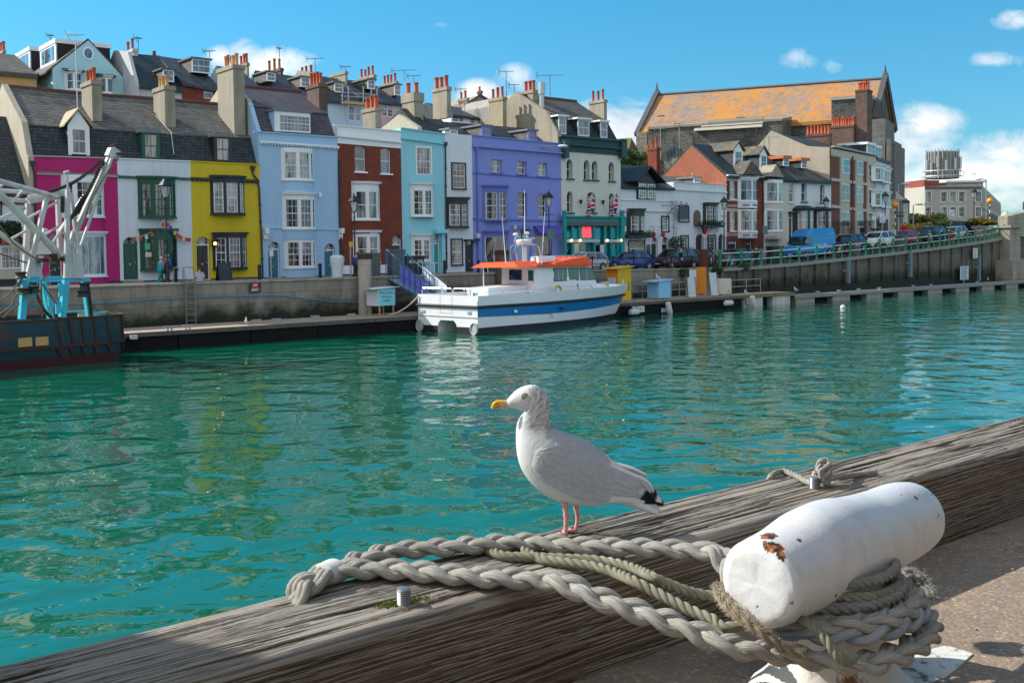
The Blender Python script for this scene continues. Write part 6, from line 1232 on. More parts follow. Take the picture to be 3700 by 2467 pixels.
mb.tube([P_(q[0],zrf+.55,oc-.3),P_(q[1]+2.4,zrf+.55,oc-.3)],.018,5);mb.build('roof_rail',B_ST,boat)
def gp(x,y,o):return P_(*SD.hit(*Z('G',x,y),o),o)
mb=MB();mb.tube([gp(880,655,-.1),gp(885,635,-.1),gp(1200,622,-.1),gp(1480,601,-.1),gp(1510,620,-.1)],.028,6);mb.tube([gp(1590,625,-.2),gp(1600,595,-.2),gp(1700,578,-.2),gp(1820,570,-.2),gp(1835,600,-.2)],.028,6)
for x,y in((1040,628),(1205,622),(1355,612),(1710,578)):a=gp(x,y,-.1);mb.tube([a,a-V((0,0,.42))],.02,5)
mb.build('side_rail',B_ST,boat)
mb=MB();zt_n=zst
for u0_,u1_ in((.3,2.0),(2.1,2.9),(3.0,4.4)):
 mb.tube([T(u0_,zt_n,-.1),T(u0_,zt_n+.3,-.1),T(u0_+.12,zt_n+.38,-.1),T(u1_-.12,zt_n+.38,-.1),T(u1_,zt_n+.3,-.1),T(u1_,zt_n,-.1)],.028,6)
mb.build('stern_rail',B_ST,boat)
mb=MB().loft2([P_(ca-3.6,zdk,-1.6),P_(ca-.05,zdk,-1.6),P_(ca-.05,zst+.42,-1.6),P_(ca-3.6,zst+.32,-1.6)],[P_(ca-3.6,zdk,-3.4),P_(ca-.05,zdk,-3.4),P_(ca-.05,zst+.42,-3.4),P_(ca-3.6,zst+.32,-3.4)]);mb.build('engine_box',paint('pale_box',(.55,.57,.58),.5,.1),boat)
mb=MB().loft2([P_(cf+.05,zs_[3][1]-.3,-1.3),P_(xs(12.9),zs_[-1][1]-.35,-2.2),P_(xs(12.9),zs_[-1][1]+.02,-2.3),P_(cf+.05,zs_[3][1]+.25,-1.5)],[P_(cf+.05,zs_[3][1]-.3,-3.8),P_(xs(12.9),zs_[-1][1]-.35,-2.9),P_(xs(12.9),zs_[-1][1]+.02,-2.8),P_(cf+.05,zs_[3][1]+.25,-3.6)]);mb.build('foredeck',B_WH,boat)
c=gp(1935,565,-2);mb=MB().tube([c+SD.u*-.35,c+SD.u*.35],.2,10);mb.build('anchor_winch',paint('winch_tan',(.42,.34,.22),.7),boat);MB().tube([P_(xs(13.2),zs_[-1][1]-.1,-BWID/2),P_(xs(13.2),zs_[-1][1]+.35,-BWID/2)],.06,8).build('mooring_post',B_ST,boat)
c=gp(1525,620,-.4);mb=MB().tube([c+SD.u*(.3*math.cos(t))+V((0,0,.3*math.sin(t)))for t in[2*math.pi*i/14 for i in range(15)]],.08,7);mb.build('lifebuoy',paint('lifebuoy_yellow',(.5,.42,.05),.6),boat)
MB().tube([gp(1700,560,-.3),gp(1712,615,-.3)],.05,5).build('anchor',B_BK,boat)
MB().fbox(TRN,BWID-.45,BWID-.3,zst-.05,zst+.16,-.3,-.05).build('cleat',B_ST,boat)
e0=T(.15,zst-.1,.05);e1=on_z(*Z('G',10,835),DECK+.05);mid=e0.lerp(e1,.5)-V((0,0,.45))
pts=[e0*(1-t)**2+mid*2*t*(1-t)+e1*t*t for t in[i/12 for i in range(13)]]
tag(MB().tube(pts,.045,6).build('mooring_line',paint('rope_cream',(.55,.50,.40),.9),None,smooth=True,origin=e1),'pale mooring line sagging from the catamaran stern to the pontoon','rope')
T0,T1=on_z(0,1345,0),on_z(440,1302,0);TR=Fac(tuple(T0.xy),tuple((T1-T0).xy));trw=thing('trawler','rusty dark blue trawler stern with a white and cyan steel gantry','trawler',tuple(T0+TR.u*2))
m_hull,nt,b=new_mat('rusty_hull');p=opos(nt);sp=nd(nt,'ShaderNodeSeparateXYZ');lk(nt,p,sp.inputs[0])
n1=noise(nt,p,1.1,6,.7,(1,1,.45));n2=noise(nt,p,6,4,.7)
base=mixc(nt,n2,(.005,.020,.032),(.008,.062,.085));base=mixc(nt,ramp(nt,n1,[(.52,0),(.66,.85)]),base,mixc(nt,n2,(.04,.018,.010),(.12,.05,.02)))
zz_=mth(nt,'ADD',sp.outputs[2],mth(nt,'MULTIPLY',mth(nt,'SUBTRACT',n1,.5),.5));base=mixc(nt,ramp(nt,zz_,[(.36,1),(.5,0)]),base,mixc(nt,n2,(.035,.008,.010),(.09,.016,.018)))
setc(nt,b,base);b.inputs['Roughness'].default_value=.55;bump(nt,b,n2,.3,.02)
m_rust=paint('rust',(.06,.03,.018),.9,.5,4,bmp=.5);m_gw=paint('gantry_white',(.52,.53,.52),.5,.1,2,streak=.85,dirt=(.26,.10,.03));m_gc=paint('gantry_cyan',(.045,.50,.66),.45,.12,2,streak=.3,dirt=(.2,.12,.06));m_chain=paint('chain',(.04,.035,.03),.7,.3,6)
tu=lambda x,y,o=0:TR.hit(*Z('T',x,y),o)
zg=tu(700,1190)[1];uE=tu(800,1300)[0]+.8;zm=tu(400,1385)[1];TB=4.0
def ring(z,e,k=14):
 pts=[TR.P(-16,z,e)];r_=1.5
 for i in range(k+1):a=math.pi/2*i/k;pts.append(TR.P(uE-r_+(r_+e)*math.sin(a),z,-r_+(r_+e)*math.cos(a)))
 for i in range(k+1):a=math.pi/2*i/k;pts.append(TR.P(uE-r_+(r_+e)*math.cos(a),z,-TB+r_-(r_+e)*math.sin(a)))
 return pts+[TR.P(-16,z,-TB-e)]
mb=MB();mb.rings([ring(-.6,-.35),ring(.35,-.12),ring(zm*.95,0),ring(zg,.0)],cap=False);mb.build('hull',m_hull,trw,smooth=True)
mb=MB();mb.rings([ring(zg-.02,.03),ring(zg+.07,.03),ring(zg+.07,-.12),ring(zg-.02,-.12)],cap=False);mb.build('gunwale',m_rust,trw)
mb=MB();mb.rings([ring(zm-.06,.003),ring(zm-.06,.07),ring(zm+.05,.07),ring(zm+.05,.003)],cap=False);mb.build('rubbing_band',m_rust,trw)
mb=MB();mb.add([TR.P(-16,zg-.5,-.1),TR.P(uE-.3,zg-.5,-.3),TR.P(uE-.3,zg-.5,-TB+.3),TR.P(-16,zg-.5,-TB+.1)],[(0,1,2,3)]);mb.build('deck',paint('plank_deck',(.36,.22,.09),.8,.3),trw)
for xt,xb in((375,410),(455,490),(540,565),(625,645),(705,728),(790,815)):
 mb=MB()
 for(z0,z1,da)in((zm+.05,zg-.02,0),(.45,zm-.06,.12)):
  a=min(tu(xt,1215)[0],uE-.02);b_=min(tu(xb,1370)[0],uE);k=lambda u:(lambda a_:TR.P(uE-1.5+1.53*math.sin(a_),0,-1.5+1.53*math.cos(a_)))((u-(uE-1.5))/1.5*math.pi/2)if u>uE-1.5 else TR.P(u,0,.03)
  mb.tube([k(b_)+V((0,0,z0)),k(a)+V((0,0,z1))],.05,5)
 mb.build('rib',m_rust,trw)
for x0,y0,x1,y1 in((120,1332,214,1384),(236,1326,323,1376)):q=TR.r('T',x0,y0,x1,y1);f_=MB().fbox(TR,q[0],q[1],q[2],q[3],-.05,.02).build('freeing_port',paint('plank_painted_sunlit',(.55,.33,.11),.8,.35,5),trw)  # solid panels in the ports; sunlight on the deck is put into their colour
def tp(x,y,o):return TR.P(*tu(x,y,o),o)
def beam_(name,m,x0,y0,x1,y1,o0,w,o1=None,d=None,par=trw):
 a,b_=tp(x0,y0,o0),tp(x1,y1,o0 if o1 is None else o1);t=(b_-a).normalized();s_=t.cross(TR.n).normalized();n_=s_.cross(t).normalized();w*=.6;d=(d or w/.68)*.68;w/=2;d/=2
 return MB().hexa([a+s_*i*w+n_*j*d for i,j in((-1,-1),(1,-1),(1,1),(-1,1))],[b_+s_*i*w+n_*j*d for i,j in((-1,-1),(1,-1),(1,1),(-1,1))]).build(name,m,par)
for a in((145,1205,168,940,-.6),(338,1200,288,960,-3.2),(414,1190,440,945,-.6),(598,1195,562,940,-1.6)):beam_('gantry_leg',m_gc,*a,.42)
beam_('gantry_beam',m_gc,128,950,590,944,-.6,.22,-1.4,.4);beam_('gantry_beam',m_gc,200,928,540,924,-1.0,.16,-1.6,.3);beam_('gantry_beam',m_gc,440,1155,570,1150,-2.6,.16);beam_('gantry_beam',m_gc,610,1160,760,1168,-2.2,.2,-2.5)
for x,y in((405,1010),(335,1095),(385,1125),(215,1020)):c=tp(x,y,-.5);MB().hexa([c+TR.u*a+V((0,0,z))+TR.n*.0 for a,z in((-.12,-.3),(.12,-.24),(.12,.24),(-.12,.3))],[c+TR.u*a+V((0,0,z))+TR.n*.1 for a,z in((-.12,-.3),(.12,-.24),(.12,.24),(-.12,.3))]).build('lug',m_gc,trw)
for a in((440,930,452,345,-.8,.30),(548,930,470,360,-1.5,.26),(178,938,310,400,-.8,.30),(165,890,190,400,-3.0,.34),(385,395,402,788,-3.0,.32),(258,900,300,600,-3.0,.3)):beam_('gantry_mast',m_gw,*a)
mb=MB().prism([tp(*q,-1.0)for q in((428,932),(565,932),(535,770),(455,755))],TR.n*-.18);mb.build('gusset_plate',m_gw,trw);mb=MB().prism([tp(*q,-1.0)for q in((165,942),(290,940),(262,780),(232,770))],TR.n*-.18);mb.build('gusset_plate',m_gw,trw);MB().prism([tp(*q,-2.6)for q in((240,690),(345,680),(345,770),(245,785))],TR.n*-.2).build('gusset_plate',m_gw,trw)
MB().tube([tp(190,408,-1.8),tp(445,368,-1.6)],.2,9).build('cross_tube',m_gw,trw,smooth=True)
for a in((-160,240,380,392,-1.2,.22),(-160,340,305,366,-2.2,.2),(-160,210,405,785,-1.0,.33),(-120,590,165,462,-2.4,.2),(-140,540,235,800,-1.4,.26),(-60,395,180,420,-2.8,.2)):mb=MB().tube([tp(a[0],a[1],a[4]),tp(a[2],a[3],a[4])],a[5]/2,8);mb.build('derrick_tube',m_gw,trw,smooth=True)
for a in((75,437,155,342,-1.8),(60,678,180,612,-1.4),(180,535,380,425,-1.3),(300,642,388,588,-1.3),(0,325,40,290,-1.4),(345,705,440,560,-2)):MB().tube([tp(*a[:2],a[4]),tp(*a[2:4],a[4])],.06,6).build('brace',m_gw,trw)
beam_('boom',m_gw,462,705,738,112,-1.8,.36,-.6);beam_('boom',m_gw,540,712,748,120,-.9,.17,-.4);beam_('boom',m_gw,395,620,560,380,-2.4,.18)
c=tp(765,90,-.5);mb=MB().prism([tp(*q,-.4)for q in((722,110),(742,62),(760,55),(808,92),(812,112),(798,124),(735,122))],TR.n*-.35);hd=mb.build('boom_head',m_gw,trw);MB().lathe([(.13,-.05),(.13,.05)],tp(796,104,-.36),10).build('pin',m_rust,hd)
MB().tube([tp(735,58,-.5),tp(760,50,-.5)],.09,6).build('boom_cap',m_rust,trw);MB().tube([tp(425,230,-.9),tp(458,222,-.9)],.07,6).build('lamp_bar',m_gw,trw);MB().tube([tp(448,225,-.9),tp(450,345,-.9)],.05,6).build('light_mast',m_gw,trw)
def chain(a,b_,sag,name='chain',n=26,r=.04):
 pts=[a.lerp(b_,i/n)-V((0,0,sag*math.sin(math.pi*i/n)))for i in range(n+1)];mb=MB();L=(a-b_).length/n*.62
 for i in range(n):
  d=(pts[i+1]-pts[i]).normalized();s_=d.cross(V((0,0,1))).normalized()if i%2 else d.cross(d.cross(V((0,0,1)))).normalized();c=(pts[i]+pts[i+1])/2
  mb.tube([c+d*L*math.cos(t)+s_*.07*math.sin(t)for t in[2*math.pi*k/8 for k in range(9)]],r*.7,4)
 return mb.build(name,m_chain,trw)
chain(tp(310,362,-1.4),tp(685,142,-.9),.25,n=60);chain(tp(500,512,-1.3),tp(690,150,-.7),.1,n=50,r=.045);chain(tp(455,560,-1.3),tp(560,380,-1.1),.05,n=24,r=.045);chain(tp(230,1010,-.5),tp(345,1195,-1.5),.2,n=30);chain(tp(585,960,-1.4),tp(612,1190,-1.4),.0,n=34);chain(tp(420,395,-1),tp(418,490,-1),0,n=12,r=.09)
m_oldrope=paint('tarred_rope',(.16,.12,.075),.9,.3,6)
for pts in(((-40,1110),(60,1040),(150,930)),((-30,1190),(70,1120),(125,1010),(140,950)),((20,1195),(80,1140),(130,1100)),((372,860),(300,920),(275,960),(280,1190)),((285,970),(330,1040),(380,1105)),((-80,480),(90,700),(200,780),(300,830),(372,830)),((-60,745),(60,790),(180,830)),((790,135),(705,240),(600,420),(560,560))):
 MB().tube([tp(x,y,-.4)for x,y in pts],.035,5).build('rope',m_oldrope,trw)
for x,y,r_ in((160,1018,.3),(228,1005,.25),(140,912,.26),(556,1035,.3),(556,985,.2)):c=tp(x,y,-.2);MB().lathe([(r_*.5,-.16),(r_,-.13),(r_*.72,-.03),(r_*.72,.03),(r_,.13),(r_*.5,.16)],c,10).build('pulley_block',m_chain,trw)
mb=MB()
for x0,y0,x1,y1 in((255,775,340,782),(265,800,330,826),(415,790,430,820),(340,770,385,820)):q=TR.r('T',x0,y0,x1,y1,-.7);mb.fbox(TR,q[0],q[1],q[2],q[3],-.9,-.7)
mb.build('rust_bracket',m_rust,trw)
MB().fbox(TR,*TR.r('T',560,1165,760,1192,-2),-2.6,-2.5).build('stern_board',paint('cream_board',(.42,.38,.27)),trw)
def road_pt(x,t,y=950,dz=0.0):
 p=on_t(x,y,t);s,_=st(p);return HP(s,t,road_z(s,t)+dz),s
def wall_pt(x,t=-4.7,y=950):
 p=on_t(x,y,t);s,_=st(p);return HP(s,t,wall_z(s)),s
M_IRON=paint('black_iron',(.014,.015,.018),.45,.2,3,bmp=.1);M_GALV=paint('galvanised',(.36,.38,.39),.5,.15,3,metal=.4)
m_lgl,nt,b=new_mat('lantern_pane');b.inputs['Base Color'].default_value=(.55,.6,.62,1);b.inputs['Roughness'].default_value=.1;b.inputs['Alpha'].default_value=.55
def lamp_post(name,label,base,h,group):
 r=thing(name,label,'street lamp',tuple(base),0,group);B=V(base)
 MB().lathe([(.17,0),(.17,.25),(.13,.3),(.13,.9),(.09,1.0),(.085,1.1),(.055,1.2),(.045,h-1.35),(.07,h-1.33),(.045,h-1.28),(.04,h-1.02)],B,10).build('post',M_IRON,r,smooth=True)
 MB().tube([B+V((-.35,0,h-1.6)),B+V((.35,0,h-1.6))],.025,5).build('ladder_bar',M_IRON,r)
 l=MB()
 for k in range(4):
  a=math.pi/4+k*math.pi/2;l.tube([B+V((.15*math.cos(a),.15*math.sin(a),h-1.0)),B+V((.33*math.cos(a),.33*math.sin(a),h-.35))],.02,4)
 l.lathe([(.04,h-1.03),(.18,h-1.0),(.17,h-.97)],B,4);l.lathe([(.36,h-.36),(.40,h-.32),(.2,h-.08),(.16,h-.03),(.12,h+.02),(.03,h+.08),(.045,h+.14),(.0,h+.28)],B,8)
 ln=l.build('lantern',M_IRON,r)
 c,s_=math.cos(math.pi/4),math.sin(math.pi/4);MB().rings([[B+V((q*math.cos(math.pi/4+k*math.pi/2),q*math.sin(math.pi/4+k*math.pi/2),z))for k in range(4)]for q,z in((.14,h-.98),(.32,h-.37))]).build('lantern_glass',m_lgl,ln)
 return r
LG='black lantern lamp posts along the quay'
for x,t,yt,lab in((604,-5.7,637,'black lantern post in front of the white house with green bays'),(1283,-6.2,698,'black lantern post in front of the red brick house'),(1985,-7.2,688,'black lantern post in front of the violet building, carrying a green sign box'),(2617,-8.5,708,'black lantern post where the green railing begins, before the brick house'),(2985,-11.2,708,'black lantern post behind the blue van'),(3198,-8.5,690,'black lantern post before the white corner house'),(3518,-9,678,'black lantern post in front of the office block')):
 p,s=road_pt(x,t);top=on_t(x,yt,t).z;lamp_post('street_lamp',lab,p,max(4.5,top-p.z-.2),LG)
for x,y0,y1,Y,lab in((161,330,272,92,'black street lantern showing above the ridge by the powder blue house'),(546,352,262,92,'black street lantern beside the telegraph pole above the roofs')):
 b_=at(x,y1,Y);lamp_post('street_lamp',lab,(b_.x,b_.y,b_.z-5.5),5.4,LG)
p=at(557,360,92);tp_=at(557,185,92);r=thing('telegraph_pole','brown telegraph pole with fanning wires above the ridge of the white house','telegraph pole',(tp_.x,tp_.y,p.z-4))
MB().tube([V((tp_.x,tp_.y,p.z-4)),tp_],[.2,.15],7).build('pole',paint('creosote',(.10,.06,.04),.9,.3),r)
mb=MB()
for dx,dy,dz in((-28,10,-9),(-16,-3,-6),(12,-14,-14),(16,6,-10),(30,12,-6),(-8,-10,-12)):mb.tube([tp_-V((0,0,.3)),tp_+V((dx/2,dy/2,dz/2-.8)),tp_+V((dx,dy,dz))],.02,3)
mb.build('wire',M_IRON,r)
def bollard(p,label):
 r=thing('bollard',label,'bollard',tuple(p),0,'black bollards on the quayside');MB().lathe([(.14,0),(.14,.12),(.11,.15),(.10,.85),(.13,.88),(.13,.94),(.10,1.0),(.04,1.05)],p,9).build('shaft',M_IRON,r,smooth=True);return r
for x,t,lab in((634,-6.2,'black bollard beside the two walkers'),(937,-6.2,'black bollard at the corner of the yellow house'),(1156,-6.8,'black bollard before the right door of the pale blue house'),(1606,-8.5,'black bollard beside the teal door of the turquoise house'),(1728,-8.5,'black bollard before the violet building'),(2362,-9.5,'black bollard by the pub door between the blue and maroon cars')):bollard(road_pt(x,t)[0],lab)
p=wall_pt(1218,-5.3)[0];mb=MB().lathe([(.34,0),(.36,.1),(.34,.5),(.40,.85),(.46,1.15),(.46,1.35),(.3,1.48),(.0,1.5)],p,14);tag(mb.build('mooring_bollard',paint('chalky_bollard',(.55,.60,.62),.6,.1,3),smooth=True,origin=p),'fat white mooring bollard on the wall before the pale blue house','bollard')
G_POST=paint('railing_green',(.008,.22,.085),.45,.12,3);G_RAIL=paint('rail_white',(.60,.62,.62),.5,.1,2)
xs=[2602,2677,2750,2821.5,2886.5,2950,3012,3071,3127,3178,3226,3271,3314.6,3355,3393.5,3428,3462,3493,3523,3555,3582,3606,3626]
rl_=thing('railing','white double rail on green posts climbing the ramp to the bridge','railing',tuple(wall_pt(3012,-4.65)[0]))
pts=[wall_pt(x,-4.65)[0]for x in xs];Hh=1.42
MB().tube([p+V((0,0,Hh-.17))for p in pts],.045,6).build('top_rail',G_RAIL,rl_,smooth=True);MB().tube([p+V((0,0,.66))for p in pts],.04,6).build('lower_rail',G_RAIL,rl_,smooth=True)
for i,p in enumerate(pts):
 MB().lathe([(.17,0),(.17,.1),(.125,.16),(.105,.24),(.095,.6),(.14,.62),(.14,.72),(.095,.75),(.085,Hh-.3),(.15,Hh-.26),(.15,Hh-.1),(.19,Hh-.08),(.19,Hh-.02),(.08,Hh+.06),(.03,Hh+.1)],p,8).build('post',G_POST,rl_,smooth=True)
 MB().box(p.x-.36,p.x+.36,p.y-.3,p.y+.3,p.z-.12,p.z+.07).build('post_base',m_pave,rl_)
 if i<len(pts)-1:
  c=(p+pts[i+1])/2;c.z=wall_z(st(c)[0]);MB().lathe([(.11,0),(.09,.08),(.06,.14),(.06,.5),(.10,.54),(.10,.62),(.08,.66),(.09,.74),(.04,.82)],c,8).build('short_post',G_POST,rl_,smooth=True);MB().box(c.x-.26,c.x+.26,c.y-.22,c.y+.22,c.z-.12,c.z+.05).build('short_base',m_pave,rl_)
bx=[1990,2065,2140,2215,2290,2360,2425,2500,2585];bp=[wall_pt(x,-4.9)[0]for x in bx];r=thing('railing','thin black railing on the level quay wall beside the parked cars','railing',tuple(bp[4]))
for p in bp:MB().lathe([(.06,.1),(.05,.95),(.09,1.0),(.09,1.1),(.02,1.16)],p,7).build('post',M_IRON,r,smooth=True)
MB().tube([p+V((0,0,.55))for p in bp],.025,5).build('lower_rail',M_IRON,r);MB().tube([p+V((0,0,.98))for p in bp],.025,5).build('top_rail',M_IRON,r)
def fence(F,xa,xb,k,ya,yb,o,label,h=1.15):
 a,b_=F.hit(*Z(k,xa,ya),o),F.hit(*Z(k,xb,yb),o);P0,P1=F.P(a[0],a[1],o),F.P(b_[0],b_[1],o);r=thing('iron_fence',label,'fence',tuple((P0+P1)/2));n=int((P1-P0).length/.22);mb=MB()
 for i in range(n+1):q_=P0.lerp(P1,i/n);mb.tube([q_,q_+V((0,0,h)),q_+V((0,0,h+.14))],[.02,.02,.004],4);
 mb.build('railing_bars',M_IRON,r)
 MB().tube([P0+V((0,0,h-.12)),P1+V((0,0,h-.12))],.025,4).build('rail',M_IRON,r);MB().hexa([P0+V((0,0,-.8))+F.n*.1,P1+V((0,0,-.8))+F.n*.1,P1+V((0,0,-.8))-F.n*.1,P0+V((0,0,-.8))-F.n*.1],[P0+F.n*.1,P1+F.n*.1,P1-F.n*.1,P0-F.n*.1]).build('plinth',m_pave,r)
fence(FH,880,1110,8,800,790,1.6,'black iron fence between the arched pub doors and the brick house');fence(FH,1112,1330,8,795,790,1.8,'black iron fence before the red brick house');fence(FH,1342,1580,8,790,775,1.8,'black iron fence before the ivory house');fence(FH,2105,2290,8,640,640,1.8,'black iron fence rising behind the blue van')
fence(FT,310,495,'A',1150,1150,1.5,'black iron fence before the brick part of the terrace',1.4);fence(FT,620,740,'A',1130,1120,1.5,'black iron fence before the last brick bay of the terrace',1.4);fence(FC,760,880,'A',1120,1110,1.6,'black iron fence before the white corner house',1.4)
def pole(name,label,x,t,ytop,plates,m=M_GALV,r_=.045,y=950,cat='sign'):
 p,s=road_pt(x,t);zt=on_t(x,ytop,t).z;o=thing(name,label,cat,tuple(p));MB().tube([p,V((p.x,p.y,zt))],r_,7).build('pole',m,o)
 for(x0,y0,x1,y1,mm)in plates:
  F=fac_t(t);q=(F.hit(x0,y0)[0],F.hit(x1,y1)[0],F.hit(x1,y1)[1],F.hit(x0,y0)[1]);MB().fbox(F,*q,.05,.08).build('plate',mm,o)
 return o
m_sg=paint('sign_grey',(.32,.36,.38),.5,.1,3);m_sw=paint('sign_white',(.62,.64,.66),.5,.08,3);m_sy=paint('sign_yellow',(.65,.38,.01),.5,.1,3);m_sgr=paint('sign_green',(.10,.17,.15),.5,.15,3)
def zp(k,a,b_,c,d):return(*Z(k,a,b_),*Z(k,c,d))
pole('parking_sign','grey pole with two small plates at the left door of the pale blue house',979,-6.5,Z(4,0,655)[1],((*zp(4,568,658,620,714),m_sg),(*zp(4,580,795,616,853),m_sw)))
o=pole('information_post','short pole with a yellow box sign before the red brick house',1267,-6.3,Z(4,0,760)[1],((*zp(4,1330,714,1374,762),m_sy),));
pole('parking_sign','tall pole with a green grey plate before the ivory house',2761,-9.5,Z(8,0,440)[1],((*zp(8,1448,565,1494,645),m_sgr),))
o=[c for c in col.objects if c.get('label','').startswith('black lantern post in front of the violet')][0];F=fac_t(-7.0);q=F.r('M',1700,405,1845,595);MB().fbox(F,*q,-.02,.1).build('sign_box',m_sgr,o)
pole('end_sign','white square restriction plate marked ENDS before the corner house',3187,-8,Z('A',0,910)[1],((*zp('A',790,920,846,1012),m_sw),));F=fac_t(-8)
def dark_text(txt,k,x0,y0,x1,F,o,parent,m=M_IRON):return text_on(F,txt,F.hit(*Z(k,x0,y0)),F.hit(*Z(k,x1,y0))[0],m,o,'lettering',parent)
o1=[c for c in col.objects if c.name.startswith('end_sign')][0];dark_text('ENDS','A',798,1005,838,F,.085,o1)
o2=pole('end_sign','white square restriction plate marked ENDS before the office',3434,-9.5,Z('A',0,880)[1],((*zp('A',1503,878,1560,975),m_sw),));F=fac_t(-9.5);dark_text('ENDS','A',1510,968,1552,F,.085,o2)
for o_,(a,b_,c,d),F in((o1,(796,975,842,930),fac_t(-8)),(o2,(1510,935,1552,890),fac_t(-9.5))):
 u0,z0=F.hit(*Z('A',a,b_));u1,z1=F.hit(*Z('A',c,d));MB().tube([F.P(u0,z0,.09),F.P(u1,z1,.09)],.03,4).build('slash',M_IRON,o_)
o=pole('direction_sign','dark finger signpost with stacked panels by the zebra crossing',3240,-10,Z('A',0,860)[1],((*zp('A',950,905,1042,918),M_IRON),(*zp('A',960,930,1036,955),M_IRON)),M_IRON)
for x,yt,t,lab in((3235,748,-9.5,'amber globe beacon left of the cream cottage'),(3575,732,-9.5,'amber globe beacon in front of the office side wall')):
 p,s=road_pt(x,t);zt=on_t(x,yt,t).z;o=thing('belisha_beacon',lab,'beacon',tuple(p));n=9
 for i in range(n):MB().tube([V((p.x,p.y,p.z+(zt-p.z)*i/n)),V((p.x,p.y,p.z+(zt-p.z)*(i+1)/n))],.06,7).build('band',M_IRON if i%2 else m_sw,o)
 MB().sphere(V((p.x,p.y,zt+.2)),.36,12,8).build('globe',paint('amber_globe',(.75,.32,.01),.35,.1,3),o,smooth=True)
for x,yt,t,L,lab in((3245,668,-12,1.4,'slender grey lamp column by the cream cottage'),(3299,742,-16,1.4,'small grey lamp column beyond the cream cottage'),(3561,650,-11,-1.5,'tall grey lamp column in front of the office corner')):
 p,s=road_pt(x,min(t,-9));p=HP(s,t,p.z);zt=on_t(x,yt,t).z;o=thing('lamp_column',lab,'lamp column',tuple(p));c=V((p.x,p.y,zt));MB().tube([p,c,c+V((L*.3,0,.12))],[.1,.06,.05],7).build('column',M_GALV,o);MB().sphere(c+V((L*.6,0,.1)),.5,10,6,(1,.45,.25)).build('lamp_head',m_sw,o,smooth=True)
u_l=FH.hit(*Z(5,1385,860),1.2);h_=[c for c in col.objects if c.get('label','').startswith('cream building')][0];a=FH.P(u_l[0],u_l[1],.1);MB().tube([a-FH.u*1.2,a+FH.n*.9],.05,6).build('street_light_arm',M_GALV,h_);MB().sphere(a+FH.n*1.2,.45,10,6,(1,.5,.3)).build('street_light',m_sw,h_,smooth=True)
F=fac_t(-4.4);r=thing('wall_ladder','pale metal ladder hooped over the quay wall beside the seated woman','ladder',tuple(F.P(F.hit(*Z(2,1700,1300))[0],1,0)))
a0,a1=F.hit(*Z(2,1655,1400))[0],F.hit(*Z(2,1738,1400))[0];zt=F.hit(*Z(2,1700,1155))[1]
for u in(a0,a1):MB().tube([F.P(u,.6,.12),F.P(u,3.5,.12),F.P(u,zt,-.1),F.P(u-.35,zt+.02,-.6),F.P(u-.35,3.2,-.7)],.035,6).build('stile',paint('ladder_metal',(.20,.185,.16),.7,.25),r)
mb=MB();z=.8
while z<3.6:mb.tube([F.P(a0,z,.12),F.P(a1,z,.12)],.025,5);z+=.32
mb.build('rung',paint('ladder_metal',(.42,.40,.36)),r)
q=F.r(2,2228,1300,2330,1372);r=thing('warning_sign','black KEEP OFF board with a red disc fixed to the quay wall','sign',tuple(F.P(q[0],q[2],0)));MB().fbox(F,*q,.03,.07).build('board',paint('sign_black',(.012,.014,.02),.4),r)
text_on(F,'KEEP OFF',F.hit(*Z(2,2250,1335)),F.hit(*Z(2,2302,1335))[0],m_sw,.075,'lettering',r);u,z=F.hit(*Z(2,2278,1312));MB().prism([F.P(u+.2*math.cos(t),z+.2*math.sin(t),.072)for t in[2*math.pi*i/14 for i in range(14)]],F.n*.01).build('red_disc',paint('sign_red',(.5,.02,.03),.5),r);MB().fbox(F,u-.12,u+.12,z-.04,z+.04,.083,.09).build('disc_bar',m_sw,r)
mb=MB()
for i,y in enumerate((1345,1352,1359,1365)):z=F.hit(*Z(2,2240,y))[1];mb.fbox(F,q[0]+.1,q[1]-.1-.15*(i%2),z-.012,z+.012,.072,.076)
mb.build('small_print',m_sw,r)
m_br=paint('blue_rope',(.02,.22,.36),.8,.2,5);pts=[(-60,1100),(200,1102),(400,1095),(560,1082),(700,1074),(900,1070),(1010,1068),(1090,1078),(1200,1090),(1320,1091)]
tag(MB().tube([F.P(*F.hit(x,y),.05)for x,y in pts],.035,5).build('wall_rope',m_br,None,smooth=True,origin=F.P(F.hit(600,1080)[0],2,0)),'blue rope slung along the quay wall below the pink, white and yellow houses','rope')
tag(MB().tube([F.P(*F.hit(x,y),.05)for x,y in((1335,1085),(1500,1055),(1650,1045),(1800,1030),(1950,1015),(2115,1010),(2170,1008),(2215,1003))],.035,5).build('wall_rope',m_br,None,smooth=True,origin=F.P(F.hit(1700,1040)[0],2,0)),'blue rope slung along the quay wall behind the catamaran','rope')
for x0,y0,x1,y1,lab,tx in[(*zp('B',1723,562,1766,662),'small white notice board high on the ramp wall',5),(*zp('B',1590,747,1672,882),'large white notice board on posts above the grey walkway',8)]:
 q=(F.hit(x0,y0)[0],F.hit(x1,y1)[0],F.hit(x1,y1)[1],F.hit(x0,y0)[1]);r=thing('notice_board',lab,'sign',tuple(F.P(q[0],q[2],0)));MB().fbox(F,*q,.35,.4).build('board',m_sw,r);mb=MB()
 for i in range(tx):z=q[3]-(q[3]-q[2])*(i+.7)/(tx+.4);mb.fbox(F,q[0]+.15,q[1]-.15-.25*(i%3)/2,z-.05,z+.05,.402,.406)
 mb.build('print',paint('print_blue',(.12,.22,.3),.6),r);MB().tube([F.P((q[0]+q[1])/2,q[2]-(1.2 if tx>6 else.1),.3),F.P((q[0]+q[1])/2,q[3],.3)],.05,5).build('post',M_GALV,r)
